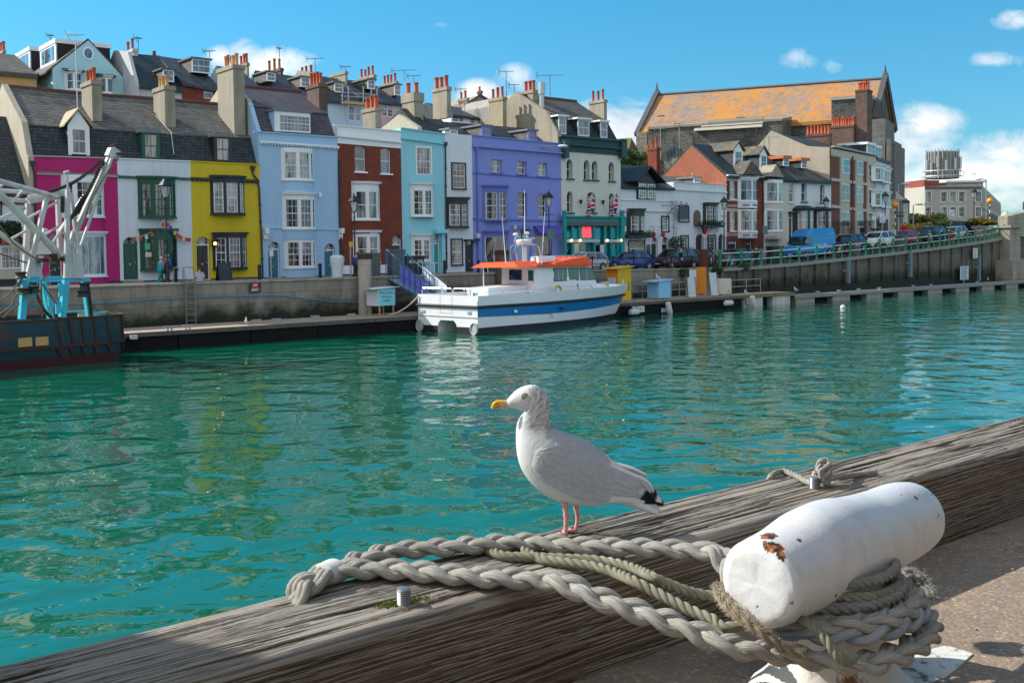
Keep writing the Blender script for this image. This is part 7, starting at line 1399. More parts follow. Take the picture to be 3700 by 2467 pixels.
for x,y0,y1,lab in((3051,940,1022,'blue grey steel guide pile on the ramp wall below the third bench'),(3276,905,1000,'ladder rail fixed to the middle of the ramp wall'),(3524,922,1015,'pale steel guide pile near the bridge end of the ramp wall')):
 a,b_=F.hit(x,y0),F.hit(x,y1);p_=F.P(b_[0],b_[1],.4);r=thing('guide_pile',lab,'pile',tuple(p_));MB().fbox(F,b_[0]-.14,b_[0]+.14,b_[1],a[1],.3,.55).build('pile',paint('blue_grey_steel',(.16,.22,.25),.5,.2),r);MB().fbox(F,b_[0]-.3,b_[0]+.3,(a[1]+b_[1])/2,(a[1]+b_[1])/2+.15,.05,.3).build('bracket',M_GALV,r)
def pile(label,x,ybot,ytop,t,r_,m,cap=None):
 F=fac_t(t);a,b_=F.hit(x,ybot),F.hit(x,ytop);p=F.P(a[0],-1,0);o=thing('mooring_pile',label,'pile',tuple(p));n=14;mb=MB();rs=[]
 for z in[-1+(b_[1]+1)*i/10 for i in range(11)]:rs.append([F.P(a[0]+(b_[0]-a[0])*max(0,(z-1)/max(b_[1]-1,.1)),z,0)+V((r_*(1+.06*math.sin(5*k+z))*math.cos(2*math.pi*k/n),r_*(1+.06*math.sin(3*k+z*2))*math.sin(2*math.pi*k/n),0))for k in range(n)])
 mb.rings(rs).build('shaft',m,o,smooth=True)
 if cap:MB().lathe([(r_*1.12,0),(r_*1.14,.28),(r_*1.02,.3),(.02,.32)],F.P(b_[0],b_[1]-.1,0),n).build('collar',cap,o)
m_pile=paint('wet_pile',(.10,.075,.05),.85,.45,1.2,streak=.6,bmp=.6,dirt=(.015,.013,.01));m_pilew=paint('peeling_pile',(.42,.36,.29),.85,.4,1.5,streak=.75,bmp=.6,dirt=(.03,.025,.02))
pile('peeling black and white timber pile beside the blue gangway',1318,1128,930,-4.15,.42,m_pilew,m_rust);pile('dark timber pile with a rusty collar behind the catamaran cabin',1815,1040,915,-4.15,.47,m_pile,m_rust);pile('rust brown steel pile behind the orange board',2543,1060,902,-4.1,.38,paint('rusty_pile',(.10,.03,.015),.85,.3,2,bmp=.4))
r=thing('gangway','blue railed gangway with violet sheeting sloping from the wall to the pontoon','gangway',tuple(HP(st(on_t(1480,1050,-3))[0],-3,1)))
g0,g1=on_t(*Z(4,1700,1066),-4.6),on_t(*Z(4,2010,1238),-1.6);gd=(g1-g0);side=V((-gd.y,gd.x,0)).normalized()*1.25;side=side if side.dot(N)<0 else-side;m_gb=paint('gangway_blue',(.03,.13,.26),.5,.15,2);up=V((0,0,1.05))
MB().hexa([g0,g1,g1+side,g0+side],[g0+V((0,0,.08)),g1+V((0,0,.08)),g1+side+V((0,0,.08)),g0+side+V((0,0,.08))]).build('walkway',paint('walkway_grey',(.25,.32,.36),.7,.2),r)
mb=MB()
for off in(V((0,0,0)),side):
 mb.tube([g0+off-gd*.05+up*.1,g0+off-gd*.04+up*1.75,g0+off+up*1.75,g1+off+up*1.0],.035,6);mb.tube([g0+off+up*.9,g1+off+up*.5],.028,5);mb.tube([g0+off,g1+off],.05,6)
 for i in range(7):q_=g0.lerp(g1,i/6)+off;mb.tube([q_,q_+up*(1.75-.75*i/6)],.03,5)
mb.build('handrail',m_gb,r)
def sheet(off,f0,f1,z0,z1,m,nm,th=.03):
 a,b_=g0.lerp(g1,f0)+off,g0.lerp(g1,f1)+off;MB().hexa([a+up*z0,b_+up*z0*.75,b_+up*z0*.75+side*th,a+up*z0+side*th],[a+up*z1,b_+up*z1*.72,b_+up*z1*.72+side*th,a+up*z1+side*th]).build(nm,m,r)
sheet(side*.05,.36,1.16,.2,1.25,paint('violet_sheet',(.16,.18,.62),.6,.1,2),'violet_sheet');sheet(side*1.06,.62,1.3,.25,1.35,paint('white_sheet',(.6,.66,.7),.6,.1,1),'white_sheet')
p=wall_pt(1545,-5.4)[0];F5=fac_t(-5.2)
r=thing('hoop_ladder','pale hooped ladder top on the wall above the gangway','ladder',tuple(p));mb=MB()
for x in(2030,2075,2100,2142):u,z=F5.hit(*Z(4,x,915));mb.tube([F5.P(u,3.1,0),F5.P(u,z,0),F5.P(u+.3,z,0)],.035,5)
mb.build('stile',m_sw,r)
def bin_(name,label,x,t,w,hgt,m,lid=None,slots=True):
 p,s=road_pt(x,t);r=thing(name,label,'bin',tuple(p));F=Fac((p.x,p.y),uQ);MB().fbox(F,-w/2,w/2,p.z,p.z+hgt,-.7,0).build('body',m,r);MB().fbox(F,-w/2-.05,w/2+.05,p.z+hgt+.002,p.z+hgt+.14,-.75,.05).build('lid',lid or m,r)
 if slots:
  for i in(-1,1):MB().fbox(F,i*w*.25-w*.17,i*w*.25+w*.17,p.z+hgt*.72,p.z+hgt*.9,.003,.02).build('slot',m_sg,r)
m_bin=paint('bin_black',(.02,.024,.027),.5,.2,2);m_bing=paint('bin_grey',(.10,.105,.10),.6,.2,2)
bin_('litter_bin','black double litter bin above the gangway',1503,-6.2,1.35,1.25,m_bin);bin_('wheeled_bin','large black bin behind the green railing, left of the blue van',2812,-6.5,1.6,1.4,m_bin,slots=False);bin_('litter_bin','grey twin litter bin between the black and white parked cars',3100,-5.8,1.0,1.25,m_bing);bin_('litter_bin','grey litter bin with a flat top by the red car',3267,-6,1.0,1.3,m_bing)
bin_('control_cabinet','grey steel cabinet on the wall at the head of the gangway',1350,-5.4,1.0,1.5,m_bing,slots=False);bin_('control_cabinet','dark cabinet beside the cyan railings of the gangway',1442,-5.6,.9,1.7,m_bing,slots=False)
def bench(label,x,t,m,L=1.8):
 p,s=road_pt(x,t);r=thing('bench',label,'bench',tuple(p));F=Fac((p.x,p.y),uQ);z=p.z
 MB().fbox(F,-L/2,L/2,z+.42,z+.47,-.1,.38).build('seat',m,r);mb=MB()
 for i in range(4):mb.fbox(F,-L/2,L/2,z+.55+.11*i,z+.62+.11*i,.40,.44)
 mb.build('backrest',m,r)
 for u in(-L/2+.05,L/2-.15):MB().fbox(F,u,u+.1,z,z+.98,.33,.395).build('leg',M_IRON,r);MB().fbox(F,u,u+.1,z,z+.415,-.08,0).build('leg',M_IRON,r)
m_bw=paint('bench_wood',(.07,.05,.035),.7,.3,3)
bench('dark bench with a man in a white shirt, left end of the green railing',2583,-5.7,m_bw,1.6);bench('dark slatted bench in front of the blue van',2905,-5.6,m_bw);bench('dark slatted bench facing the black car on the ramp',3045,-5.6,m_bw);bench('dark slatted bench beside the white car on the ramp',3165,-5.6,m_bw);bench('dark slatted bench beside the red car on the ramp',3300,-5.6,m_bw)
def aboard(label,x,t,hgt,w,faces,frame,z=None,rz=0,tilt=.16):
 p=HP(st(on_t(x,1080,t))[0],t,DECK)if z else road_pt(x,t)[0];r=thing('a_board',label,'sign board',tuple(p));c=math.cos(rz);u=(Q.x*c-Q.y*math.sin(rz),Q.x*math.sin(rz)+Q.y*c);F=Fac((p.x,p.y),u);q=p.z
 for s_,nm in((1,'panel'),(-1,'back_panel')):
  o0,o1=.3*s_,.02*s_
  MB().hexa([F.P(-w/2,q+.12,o0),F.P(w/2,q+.12,o0),F.P(w/2,q+.12,o0-.03),F.P(-w/2,q+.12,o0-.03)],[F.P(-w/2,q+hgt,o1),F.P(w/2,q+hgt,o1),F.P(w/2,q+hgt,o1-.03),F.P(-w/2,q+hgt,o1-.03)]).build(nm,faces,r);mb=MB()
  for u_ in(-w/2-.03,w/2):mb.hexa([F.P(u_,q,o0+.05*s_),F.P(u_+.05,q,o0+.05*s_),F.P(u_+.05,q,o0-.02),F.P(u_,q,o0-.02)],[F.P(u_,q+hgt+.05,o1+.02),F.P(u_+.05,q+hgt+.05,o1+.02),F.P(u_+.05,q+hgt+.05,o1-.04),F.P(u_,q+hgt+.05,o1-.04)])
  mb.build('frame',frame,r)
 return r,F
m_chalk=paint('chalkboard',(.02,.04,.04),.6,.5,5);m_fr=paint('frame_wood',(.28,.13,.05),.7,.2,3)
aboard('black chalk board standing outside the yellow house',808,-8.5,1.2,.75,m_chalk,W_BLACK);aboard('pale framed chalk board before the violet shop window',1768,-8.8,1.25,.7,m_chalk,m_sw)
aboard('small brown framed poster board at the foot of the orange board',Z(8,775,0)[0],-.9,1.55,.62,paint('poster_blue_white',(.42,.52,.55),.5,.5,3),m_fr,1,-.5);aboard('leaning white and navy notice board right of the orange board',Z(8,975,0)[0],-1.3,1.85,.75,paint('notice_white',(.5,.55,.62),.5,.4,4),paint('pine',(.42,.3,.15),.7),1,-.1)
def panel(name,label,k,x0,y0,x1,y1,t,m,cat='board',rz=0.0,th=.12,legs=True,m2=None,depth=None):
 F0=fac_t(t);u,z0=F0.hit(*Z(k,x0,y1));p=F0.P(u,0,0);c,s_=math.cos(rz),math.sin(rz);F=Fac((p.x,p.y),(Q.x*c-Q.y*s_,Q.x*s_+Q.y*c));q=F.r(k,x0,y0,x1,y1);r=thing(name,label,cat,(p.x,p.y,DECK))
 MB().fbox(F,*q,-(depth or th),0).build('panel' if not depth else 'box',m,r)
 if m2:MB().fbox(F,q[0]-.003-.03,q[0]-.003,q[2],q[3],-(depth or th),0).build('side_panel',m2,r)
 if legs:
  for u_ in(q[0]+.08,q[1]-.14):
   for o in((-.1,-.02)if not depth else(-depth+.03,-depth+.1),)+(((-.1,-.03),)if depth else()):MB().fbox(F,u_,u_+.07,DECK,q[2]-.002,o[0],o[1]).build('leg',paint('pine',(.42,.3,.15)),r)
 return r,F,q
m_or=paint('orange_board',(.62,.19,.012),.5,.08,2);
r,F_,q=panel('display_board','tall orange board standing on the pontoon',8,826,955,922,1205,-1.5,m_or,rz=-.55,th=.06);panel('display_board','tall white board left of the orange one on the pontoon',8,760,980,824,1210,-1.7,m_sw,rz=-1.15,th=.06);panel('display_board','wide cream board lying against the pontoon rail',8,994,1062,1154,1207,-1.6,paint('cream_panel',(.58,.53,.44),.7,.06,1),rz=-.62,th=.08,legs=False)
r,F_,q=panel('ticket_booth','tall yellow ticket booth on the pontoon behind the bow of the catamaran','N',1215,1130,1465,1750,-1.8,paint('booth_yellow',(.62,.40,.005),.55,.08,1.2,streak=.15),'booth',rz=.12,depth=1.0,m2=paint('booth_orange',(.6,.2,.02),.5))
MB().hexa([F_.P(q[0]-.35,q[3]-.12,.2),F_.P(q[1]+.12,q[3]+.02,.2),F_.P(q[1]+.12,q[3]+.02,-1.2),F_.P(q[0]-.35,q[3]-.12,-1.2)],[F_.P(q[0]-.35,q[3]-.06,.2),F_.P(q[1]+.12,q[3]+.09,.2),F_.P(q[1]+.12,q[3]+.09,-1.2),F_.P(q[0]-.35,q[3]-.06,-1.2)]).build('roof',paint('booth_yellow',(.62,.40,.005)),r);MB().fbox(F_,q[0]-.045,q[0]-.034,q[2]+.5,q[3]-.75,-.85,-.15).build('hatch_panel',paint('poster_blue_white',(.42,.52,.55)),r)
text_on(F_,'E',(q[1]-.35,q[2]+1.0),q[1]-.15,M_IRON,.004,'lettering',r);text_on(F_,'E',(q[1]-.35,q[2]+.7),q[1]-.15,M_IRON,.004,'lettering',r)
r,F_,q=panel('storage_box','pale blue box on the pontoon with a gull on its lid',8,470,1088,584,1240,-1.4,paint('box_blue',(.24,.50,.72),.5,.06,1.5),'box',rz=.05,depth=1.1);MB().hexa([F_.P(q[0]-.5,q[3]-.05,.12),F_.P(q[1]+.2,q[3]+.06,.12),F_.P(q[1]+.2,q[3]+.06,-1.2),F_.P(q[0]-.5,q[3]-.05,-1.2)],[F_.P(q[0]-.5,q[3]+.0,.12),F_.P(q[1]+.2,q[3]+.12,.12),F_.P(q[1]+.2,q[3]+.12,-1.2),F_.P(q[0]-.5,q[3]+.0,-1.2)]).build('lid',paint('box_lid',(.35,.55,.72),.5),r);BOXTOP=F_.P((q[0]+q[1])/2-.3,q[3]+.1,-.4)
r,F_,q=panel('sign_hut','white and cyan box hut lettered MACKEREL FISHING HERE on the pontoon',4,1612,1160,1772,1312,-1.6,paint('hut_cyan',(.22,.62,.74),.5,.04,1.5),'sign',rz=.1,depth=1.1,m2=m_sw)
for t_,y in(('MACKEREL',1212),('FISHING',1248),('HERE',1284)):
 w={'MACKEREL':(1622,1762),'FISHING':(1642,1742),'HERE':(1658,1728)}[t_];text_on(F_,t_,(F_.hit(*Z(4,w[0],y))[0],F_.hit(*Z(4,w[0],y))[1]),F_.hit(*Z(4,w[1],y))[0],M_IRON,.006,'lettering',r,.145)
MB().hexa([F_.P(q[0]-.5,q[3]-.02,.2),F_.P(q[1]+.25,q[3]+.06,.2),F_.P(q[1]+.25,q[3]+.06,-1.3),F_.P(q[0]-.5,q[3]-.02,-1.3)],[F_.P(q[0]-.5,q[3]+.02,.2),F_.P(q[1]+.25,q[3]+.1,.2),F_.P(q[1]+.25,q[3]+.1,-1.3),F_.P(q[0]-.5,q[3]+.02,-1.3)]).build('roof',m_sg,r)
for xa,xb,lab in((1158,1432,'galvanised handrail at the back of the pontoon, right of the cream board'),(215,412,'galvanised handrail on the pontoon between the yellow booth and the blue box'),(590,740,'galvanised handrail on the pontoon right of the blue box')):
 F=fac_t(-3.2 if xa>1000 else-3.6);a,b_=F.hit(*Z(8,xa,1150))[0],F.hit(*Z(8,xb,1150))[0];r=thing('handrail',lab,'handrail',tuple(F.P((a+b_)/2,DECK,0)));mb=MB()
 zt=DECK+1.1;n=3
 for i in range(n):MB().tube([F.P(a+(b_-a)*i/(n-1),DECK,0),F.P(a+(b_-a)*i/(n-1),zt,0)],.035,5).build('post',M_GALV,r)
 for z in(zt,DECK+.55):MB().tube([F.P(a,z,0),F.P(b_,z,0)],.035,5).build('rail',M_GALV,r)
def cleat(p,label):
 o=thing('cleat',label,'cleat',tuple(p),0,'mooring cleats on the pontoon edge');mb=MB();mb.tube([p+Q*-.28+V((0,0,.2)),p+Q*.28+V((0,0,.2))],.045,6);mb.tube([p+Q*-.1,p+Q*-.1+V((0,0,.2))],.05,6);mb.tube([p+Q*.1,p+Q*.1+V((0,0,.2))],.05,6);mb.build('horn',M_GALV,o)
for k,x,y in((4,470,1490),(4,660,1480),(4,1025,1452),(4,1370,1432),('H',1075,340),('H',1190,330)):p=on_z(*Z(k,x,y),DECK+.01);cleat(p-N*.12,'steel mooring cleat on the tan pontoon left of the catamaran')
for k,x,y in(('B',155,1010),('B',375,998),('B',580,980),('B',790,970),('B',1140,945),('B',1320,935),('B',1800,910)):s=st(on_t(*Z(k,x,y),-.5))[0];cleat(HP(s,-.5,.67),'steel mooring cleat on the narrow grey walkway')
m_fen=paint('fender_white',(.60,.60,.57),.5,.2,3,streak=.3)
for k,x,y,tilt,lab in((8,237,1378,1,'dirty white cylinder fender lying at the waterline by the catamaran bow'),(8,568,1340,2,'upright white fender below the blue box'),(8,1130,1292,1,'white cylinder fender hung level from two ropes below the cream board'),(8,1360,1275,2,'upright white fender at the start of the yellowish pontoon')):
 p=on_t(*Z(k,x,y),.25);o=thing('fender',lab,'fender',tuple(p));d=Q*.42 if tilt==1 else(V((0,0,.42))-Q*.12);MB().tube([p-d*1.05,p-d*.95,p-d*.8,p+d*.8,p+d*.95,p+d*1.05],[.06,.18,.21,.21,.18,.06],10).build('body',m_fen,o,smooth=True);mb=MB()
 if tilt==1:mb.tube([p-d,p+V((0,0,1.0))],.025,4);mb.tube([p+d,p+V((0,0,1.0))],.025,4)
 else:mb.tube([p+d,V((p.x,p.y,DECK))-N*.3],.025,4)
 mb.build('lanyard',m_oldrope,o)
F=fac_t(-.2)
for i,(a,lab)in enumerate((((215,1326,328,1376),'white no mooring board beside the catamaran bow'),((490,1343,552,1376),'white no mooring board below the blue box, partly behind a fender'),((1297,1246,1360,1300),'white no mooring board at the yellowish pontoon'))):
 q=F.r(8,*a);r=thing('mooring_board',lab,'sign',tuple(F.P(q[0],q[2],.1)));MB().fbox(F,*q,.05,.09).build('board',m_sw,r);h_=q[3]-q[2];w=q[1]-q[0]
 text_on(F,'PRIVATE BERTH' if i==0 else 'PRIVATE',(q[0]+w*.08,q[2]+h_*.62),q[1]-w*.08,M_IRON,.094,'lettering',r,h_*.2);text_on(F,'NO MOORING' if i==0 else 'NO MOO',(q[0]+w*.08,q[2]+h_*.2),q[1]-w*.08,M_IRON,.094,'lettering',r,h_*.28)
p=on_z(*Z('B',415,1180),0);tag(MB().sphere(p+V((0,0,.08)),.2,12,8).build('buoy',m_fen,None,smooth=True,origin=p),'lone white mooring buoy floating on open water','buoy')
q=F.r('H',812,368,858,390);tag(MB().fbox(F,*q,.03,.2).build('edge_fender',m_fen,None,origin=F.P(q[0],q[2],0)),'small white edge fender on the pontoon beside the trawler','fender')
lp_=on_t(*Z(2,1482,735),-5.7);a_=FH.P(*FH.hit(*Z(2,1165,880),.3),.3);b_=FH.P(*FH.hit(*Z(2,1700,890),.3),.3);r=thing('bunting','string of small signal flags from the lamp post to the white house','bunting',tuple(lp_));mid=FH.P(*FH.hit(*Z(2,1470,730),.6),.6)
cols_=[(.5,.05,.05),(.02,.06,.35),(.6,.5,.03),(.6,.6,.6),(.5,.12,.02),(.05,.2,.4)]
for e,s_ in((a_,.35),(b_,.35)):
 pts=[mid.lerp(e,i/12)-V((0,0,s_*math.sin(math.pi*i/12)))for i in range(13)];MB().tube(pts,.015,4).build('cord',m_sw,r)
 for i in range(1,12,1 if e is b_ else 2):c=pts[i];k=rnd.randrange(6);MB().prism([c,c+FH.u*.2,c+FH.u*.18+V((0,0,-.24)),c+FH.u*.02+V((0,0,-.24))],FH.n*.012).build('flag',paint('flag_%d'%k,cols_[k],.8),r)
def union(x0,y0,x1,y1,fx,label):
 a,b_=FH.P(*FH.hit(*Z(5,x0,y0),.15),.15),FH.P(*FH.hit(*Z(5,x1,y1),1.3),1.3);r=thing('flag',label,'flag',tuple(a));MB().tube([a,b_],.035,6).build('pole',m_sw,r)
 d=(a-b_);n,m_=10,16;top=b_+d*.05;mb=MB();mb.colr=[];cc_=dict(blue=(.012,.025,.16),white=(.6,.6,.6),red=(.45,.015,.03))
 def pt(i,j):f,g=i/n,j/m_;return top+d*(.32*f)+V((0,0,-2.0*g*(1-.25*f)))+FH.u*(.10*math.sin(f*7+g*4)-.15*g)+FH.n*(.14*math.sin(f*9+g*3))
 for i in range(n):
  for j in range(m_):
   f,g=abs((i+.5)/n-.5),abs((j+.5)/m_-.5);k='red' if f<.1 or g<.07 else('white' if f<.17 or g<.13 else('red' if abs(f-g)<.04 else('white' if abs(f-g)<.10 else 'blue')))
   mb.add([pt(i,j),pt(i+1,j),pt(i+1,j+1),pt(i,j+1)],[(0,1,2,3)]);mb.colr+=[cc_[k]]*4
 m,nt,b=new_mat('flag_cloth');lk(nt,nd(nt,'ShaderNodeVertexColor',layer_name='tint').outputs[0],b.inputs['Base Color']);b.inputs['Roughness'].default_value=.85;mb.build('cloth',m,r)
union(1770,1450,1908,1292,1,'union flag on a slanting pole at the right of the cream building');union(1556,1448,1690,1292,1,'union flag on a slanting pole at the middle of the cream building')
F=fac_t(-4.3);r=thing('bridge','pale stone bridge abutment at the top of the ramp','bridge',tuple(HP(S_END+2,-5,0)));PB_=stainwall('bridge_stone',(.36,.32,.25),.6)
ztb=on_t(*Z('B',2130,325),-4).z;s0=st(on_t(*Z('B',2078,500),-4))[0];mb=MB();s1=st(on_t(*Z('B',2265,400),-3.2))[0]
def sb(mb,sa,sb_,ta,tb,za,zb):return mb.hexa([HP(sa,ta,za),HP(sb_,ta,za),HP(sb_,tb,za),HP(sa,tb,za)],[HP(sa,ta,zb),HP(sb_,ta,zb),HP(sb_,tb,zb),HP(sa,tb,zb)])
sb(MB(),s0,s1,-7.5,-3.4,-2,ztb-.3).build('pier',PB_,r);sb(MB(),s0-.2,s1+.2,-7.7,-3.2,ztb-.298,ztb).build('pier_cap',m_pave,r)
zl_=on_t(*Z('B',2200,680),-3).z;sb(MB(),s0-1,s1+14,-7,-2.6,-2,zl_).build('plinth',PB_,r)
mb=MB();arc_=[HP(s1-1+i*2.0,-5.0,ztb+1.0+1.0*math.sin(min(1,i/14)*math.pi/2)*2.2)for i in range(16)];mb.rings([[p_+N*.6,p_-N*.5,p_-N*.5-V((0,0,2.6)),p_+N*.6-V((0,0,2.6))]for p_ in arc_]);mb.build('parapet',PB_,r)
sb(MB(),s1+.2,s1+30,-8,-5.6,-2,ztb-1.2).build('abutment',m_rampwall,r)
p=HP(st(on_t(3633,850,-9))[0],-9,5);zt=on_t(3633,765,-9).z;r=thing('pillar_lamp','white and red pillar with a pale lantern top at the bridge end','pillar',tuple(p));z0=on_t(3633,815,-9).z;MB().fbox(Fac((p.x,p.y),uQ),-.5,.5,4,z0,-1,0).build('pillar',paint('pink_white_pillar',(.6,.45,.42),.6),r);MB().lathe([(.75,0),(.75,.12),(.5,.14),(.55,1.0),(.75,1.05),(.1,1.7),(.0,2.0)],V((p.x,p.y,z0)),8).build('lantern',paint('pillar_cream',(.5,.45,.32),.6),r)
q=FM.r('B',2045,210,2160,330,20);o=thing('brick_house','distant brick house with chimneys peeping behind the pillar lamp','house',tuple(FM.P(q[0],4,20)));MB().fbox(FM,q[0],q[1],4,q[3]-1.5,12,20).build('wall',paint('dark_red_brick',(.22,.05,.03)),o);MB().loft2([FM.P(q[0],q[3]-1.49,20.3),FM.P(q[0],q[3],16),FM.P(q[0],q[3]-1.49,12)],[FM.P(q[1],q[3]-1.49,20.3),FM.P(q[1],q[3],16),FM.P(q[1],q[3]-1.49,12)]).build('roof',SLATED,o)
p=on_t(3697,745,-6);r=thing('bridge_sign','violet and white vertical sign board above the bridge','sign',(p.x,p.y,6));F=fac_t(-6);q=F.r('B',2266,82,2300,168);MB().fbox(F,*q,0,.08).build('board',paint('sign_violet',(.2,.08,.3),.5,.4,3),r);MB().tube([V((p.x+.3,p.y,4)),V((p.x+.3,p.y,q[3]))],.06,6).build('pole',M_GALV,r)
for x,y,lab in((2592,974,'green weed tuft sprouting at the foot of the first green post'),(2690,962,'yellowish weed tuft on the coping between the bicycles'),(3640,925,'dark ivy tuft hanging beside the bridge pier'),(2475,985,'small weed tuft growing out of the quay wall')):
 c=on_t(x,y,-4.2);tag(leaves(MB(),c,.55,.25,.4,260,.1,int(x)).build('weed',m_leaf,None,origin=c),lab,'plant')
for x,lab in((14,'clipped dark shrub ball on the white shop front, leftmost'),(36,'clipped dark shrub on the white shop front, middle of three'),(58,'clipped dark shrub on the white shop front, nearest the gantry')):
 p=FH.P(*FH.hit(x,865,.3),.3);r=thing('potted_shrub',lab,'shrub',tuple(p),0);MB().lathe([(.12,0),(.16,.28),(.16,.3)],p-V((0,0,.25)),9).build('pot',M_POT,r);leaves(MB(),p+V((0,0,.5)),.36,.36,.58,420,.09,x).build('foliage',m_leafd,r)
def fibre_mat(name,c,dirt,gr=(.10,.13,.06),grf=0.0):
 m,nt,b=new_mat(name);uv=nd(nt,'ShaderNodeUVMap',uv_map='uv').outputs[0];p=opos(nt)
 f=noise(nt,uv,1,3,.6,(3,9,1));n1=noise(nt,p,18,4,.65);n2=noise(nt,p,5,3,.6)
 base=mixc(nt,ramp(nt,f,[(.3,0),(.68,1)]),mul(c,.45),mul(c,1.25));base=mixc(nt,ramp(nt,n1,[(.45,0),(.75,.7)]),base,dirt)
 if grf:base=mixc(nt,mth(nt,'MULTIPLY',ramp(nt,n2,[(.35,0),(.6,1)]),grf),base,gr)
 setc(nt,b,base);b.inputs['Roughness'].default_value=.95;b.inputs['Specular IOR Level'].default_value=.15
 bump(nt,b,mth(nt,'ADD',f,mth(nt,'MULTIPLY',noise(nt,p,420,3),.6)),1.0,.005);return m
M_ROPE=fibre_mat('pale_rope',(.50,.47,.41),(.23,.21,.17));M_ROPEG=fibre_mat('green_rope',(.46,.43,.34),(.22,.20,.13),(.16,.165,.06),.35);M_ROPED=fibre_mat('shade_rope',(.42,.40,.36),(.2,.19,.16));M_ROPEB=fibre_mat('blue_grey_rope',(.42,.45,.47),(.22,.24,.25));M_TAN=fibre_mat('tan_lashing',(.44,.37,.27),(.28,.19,.10))  # shade_rope is the pale rope darkened, shade put into its colour
def smooth_path(pts,step):
 pts=[V(p)for p in pts];P=[pts[0]*2-pts[1]]+pts+[pts[-1]*2-pts[-2]];out=[]
 for i in range(1,len(P)-2):
  n=max(2,int((P[i+1]-P[i]).length/step))
  for k in range(n):
   t=k/n;a,b_,c,d=P[i-1],P[i],P[i+1],P[i+2];out.append(.5*((2*b_)+(c-a)*t+(2*a-5*b_+4*c-d)*t*t+(3*b_-a-3*c+d)*t**3))
 return out+[pts[-1]]
def rope(path,R,kind,step=None,lam=None,phase=0.0,taper=0,fuzz=0,seed=1,upv=V((0,0,1)),fw=.0006,fl=1.0):
 """plaited (kind 3) or laid (kind 'laid') rope: real interlaced strands round a centre line, with stray fibres"""
 step=step or R*.42;C=smooth_path(path,step);n=len(C);S=[0]
 for i in range(1,n):S.append(S[-1]+(C[i]-C[i-1]).length)
 lam=lam or(10.4*R if kind==3 else 5.6*R);T=[];U=[];W=[]
 for i in range(n):
  t=(C[min(i+1,n-1)]-C[max(i-1,0)]).normalized();w=t.cross(upv);w=w.normalized()if w.length>1e-4 else t.orthogonal().normalized();T.append(t);W.append(w);U.append(w.cross(t).normalized())
 mb=MB();mb.uv=[];ns=10;r=random.Random(seed)
 for k in range(3):
  off=2*math.pi*k/3+phase;pts=[]
  for i in range(n):
   a=2*math.pi*S[i]/lam+off;e=1.0 if not taper else min(1,.55+(S[-1]-S[i])/taper)
   jit=.07*R*mnoise.noise(V((S[i]*14,k*5+seed,0)))
   if kind==3:x,y,sr=1.0*R*math.sin(a),.44*R*math.sin(2*a),.58*R
   else:x,y,sr=.52*R*math.sin(a),.52*R*math.cos(a),.53*R
   pts.append((C[i]+W[i]*(x+jit)*e+U[i]*(y+jit)*e,sr*e*(1+.07*mnoise.noise(V((S[i]*30,k,seed))))))
  for yo in((-.30,.30)if kind==3 else(0,)):
   b0=len(mb.v);ys=.76 if kind==3 else 1
   for i in range(n):
    t=(pts[min(i+1,n-1)][0]-pts[max(i-1,0)][0]).normalized();w=t.cross(U[i]).normalized();u=w.cross(t)
    for j in range(ns):
     th=2*math.pi*j/ns;mb.v.append(pts[i][0]+w*(yo*1.7*pts[i][1])+(w*math.cos(th)*1.0+u*math.sin(th)*1.12)*(pts[i][1]*ys));mb.uv.append((S[i]*6+3*k+yo*5,abs(2*j/ns-1)*2+(S[i]*10)))
   for i in range(n-1):
    for j in range(ns):q_=(j+1)%ns;mb.f.append([b0+i*ns+j,b0+i*ns+q_,b0+(i+1)*ns+q_,b0+(i+1)*ns+j])
   mb.f.append([b0+j for j in range(ns)]);mb.f.append([b0+(n-1)*ns+j for j in range(ns)])
  for _ in range(int(fuzz*S[-1])):
   i=r.randrange(n);d=V((r.gauss(0,1),r.gauss(0,1),r.gauss(0,.8))).normalized();p=pts[i][0]+d*pts[i][1]*.9;e_=p+d*r.uniform(.15,.45)*R*fl+T[i]*r.uniform(-.4,.4)*R;s_=T[i]*fw;b1=len(mb.v);mb.v+=[p-s_,p+s_,e_];mb.uv+=[(0,0)]*3;mb.f.append([b1,b1+1,b1+2])
 return mb
ZT=4.15
def D(x,y,z):return on_z(*Z('D',x,y),z)
def DY(x,y,Y):return at(*Z('D',x,y),Y)
dA=2.36;A_=at(2742,2068,dA);B_=at(3322,1884,2.98);A_.z=B_.z=(A_.z+B_.z)/2;ax=(B_-A_);BL=ax.length;ax.normalize();sd_=V((ax.y,-ax.x,0));BR=.104
print('bollard',A_,B_,BL,GZ)
bol=thing('mooring_bollard','big white cast iron bollard with chipped rusty paint, wrapped in ropes on the near quay','bollard',((A_.x+B_.x)/2,(A_.y+B_.y)/2,GZ))
def bprof():
 tab=[(-.016,.0),(-.016,.05),(-.014,.08),(-.006,.094),(.01,.101),(.05,.104),(.12,.107),(.25,.116),(.42,.116),(.56,.113),(.66,.110),(.74,.108),(.82,.107),(.88,.104),(.93,.098),(.97,.08),(.99,.05),(1.0,.0)]
 return tab
mb=MB();n=48;rs=[];tab=bprof();ss=[]
for(s0,r0),(s1,r1)in zip(tab,tab[1:]):
 k=6 if s1-s0>.03 else 3
 for i in range(k):ss.append((s0+(s1-s0)*i/k,r0+(r1-r0)*i/k))
ss.append(tab[-1])
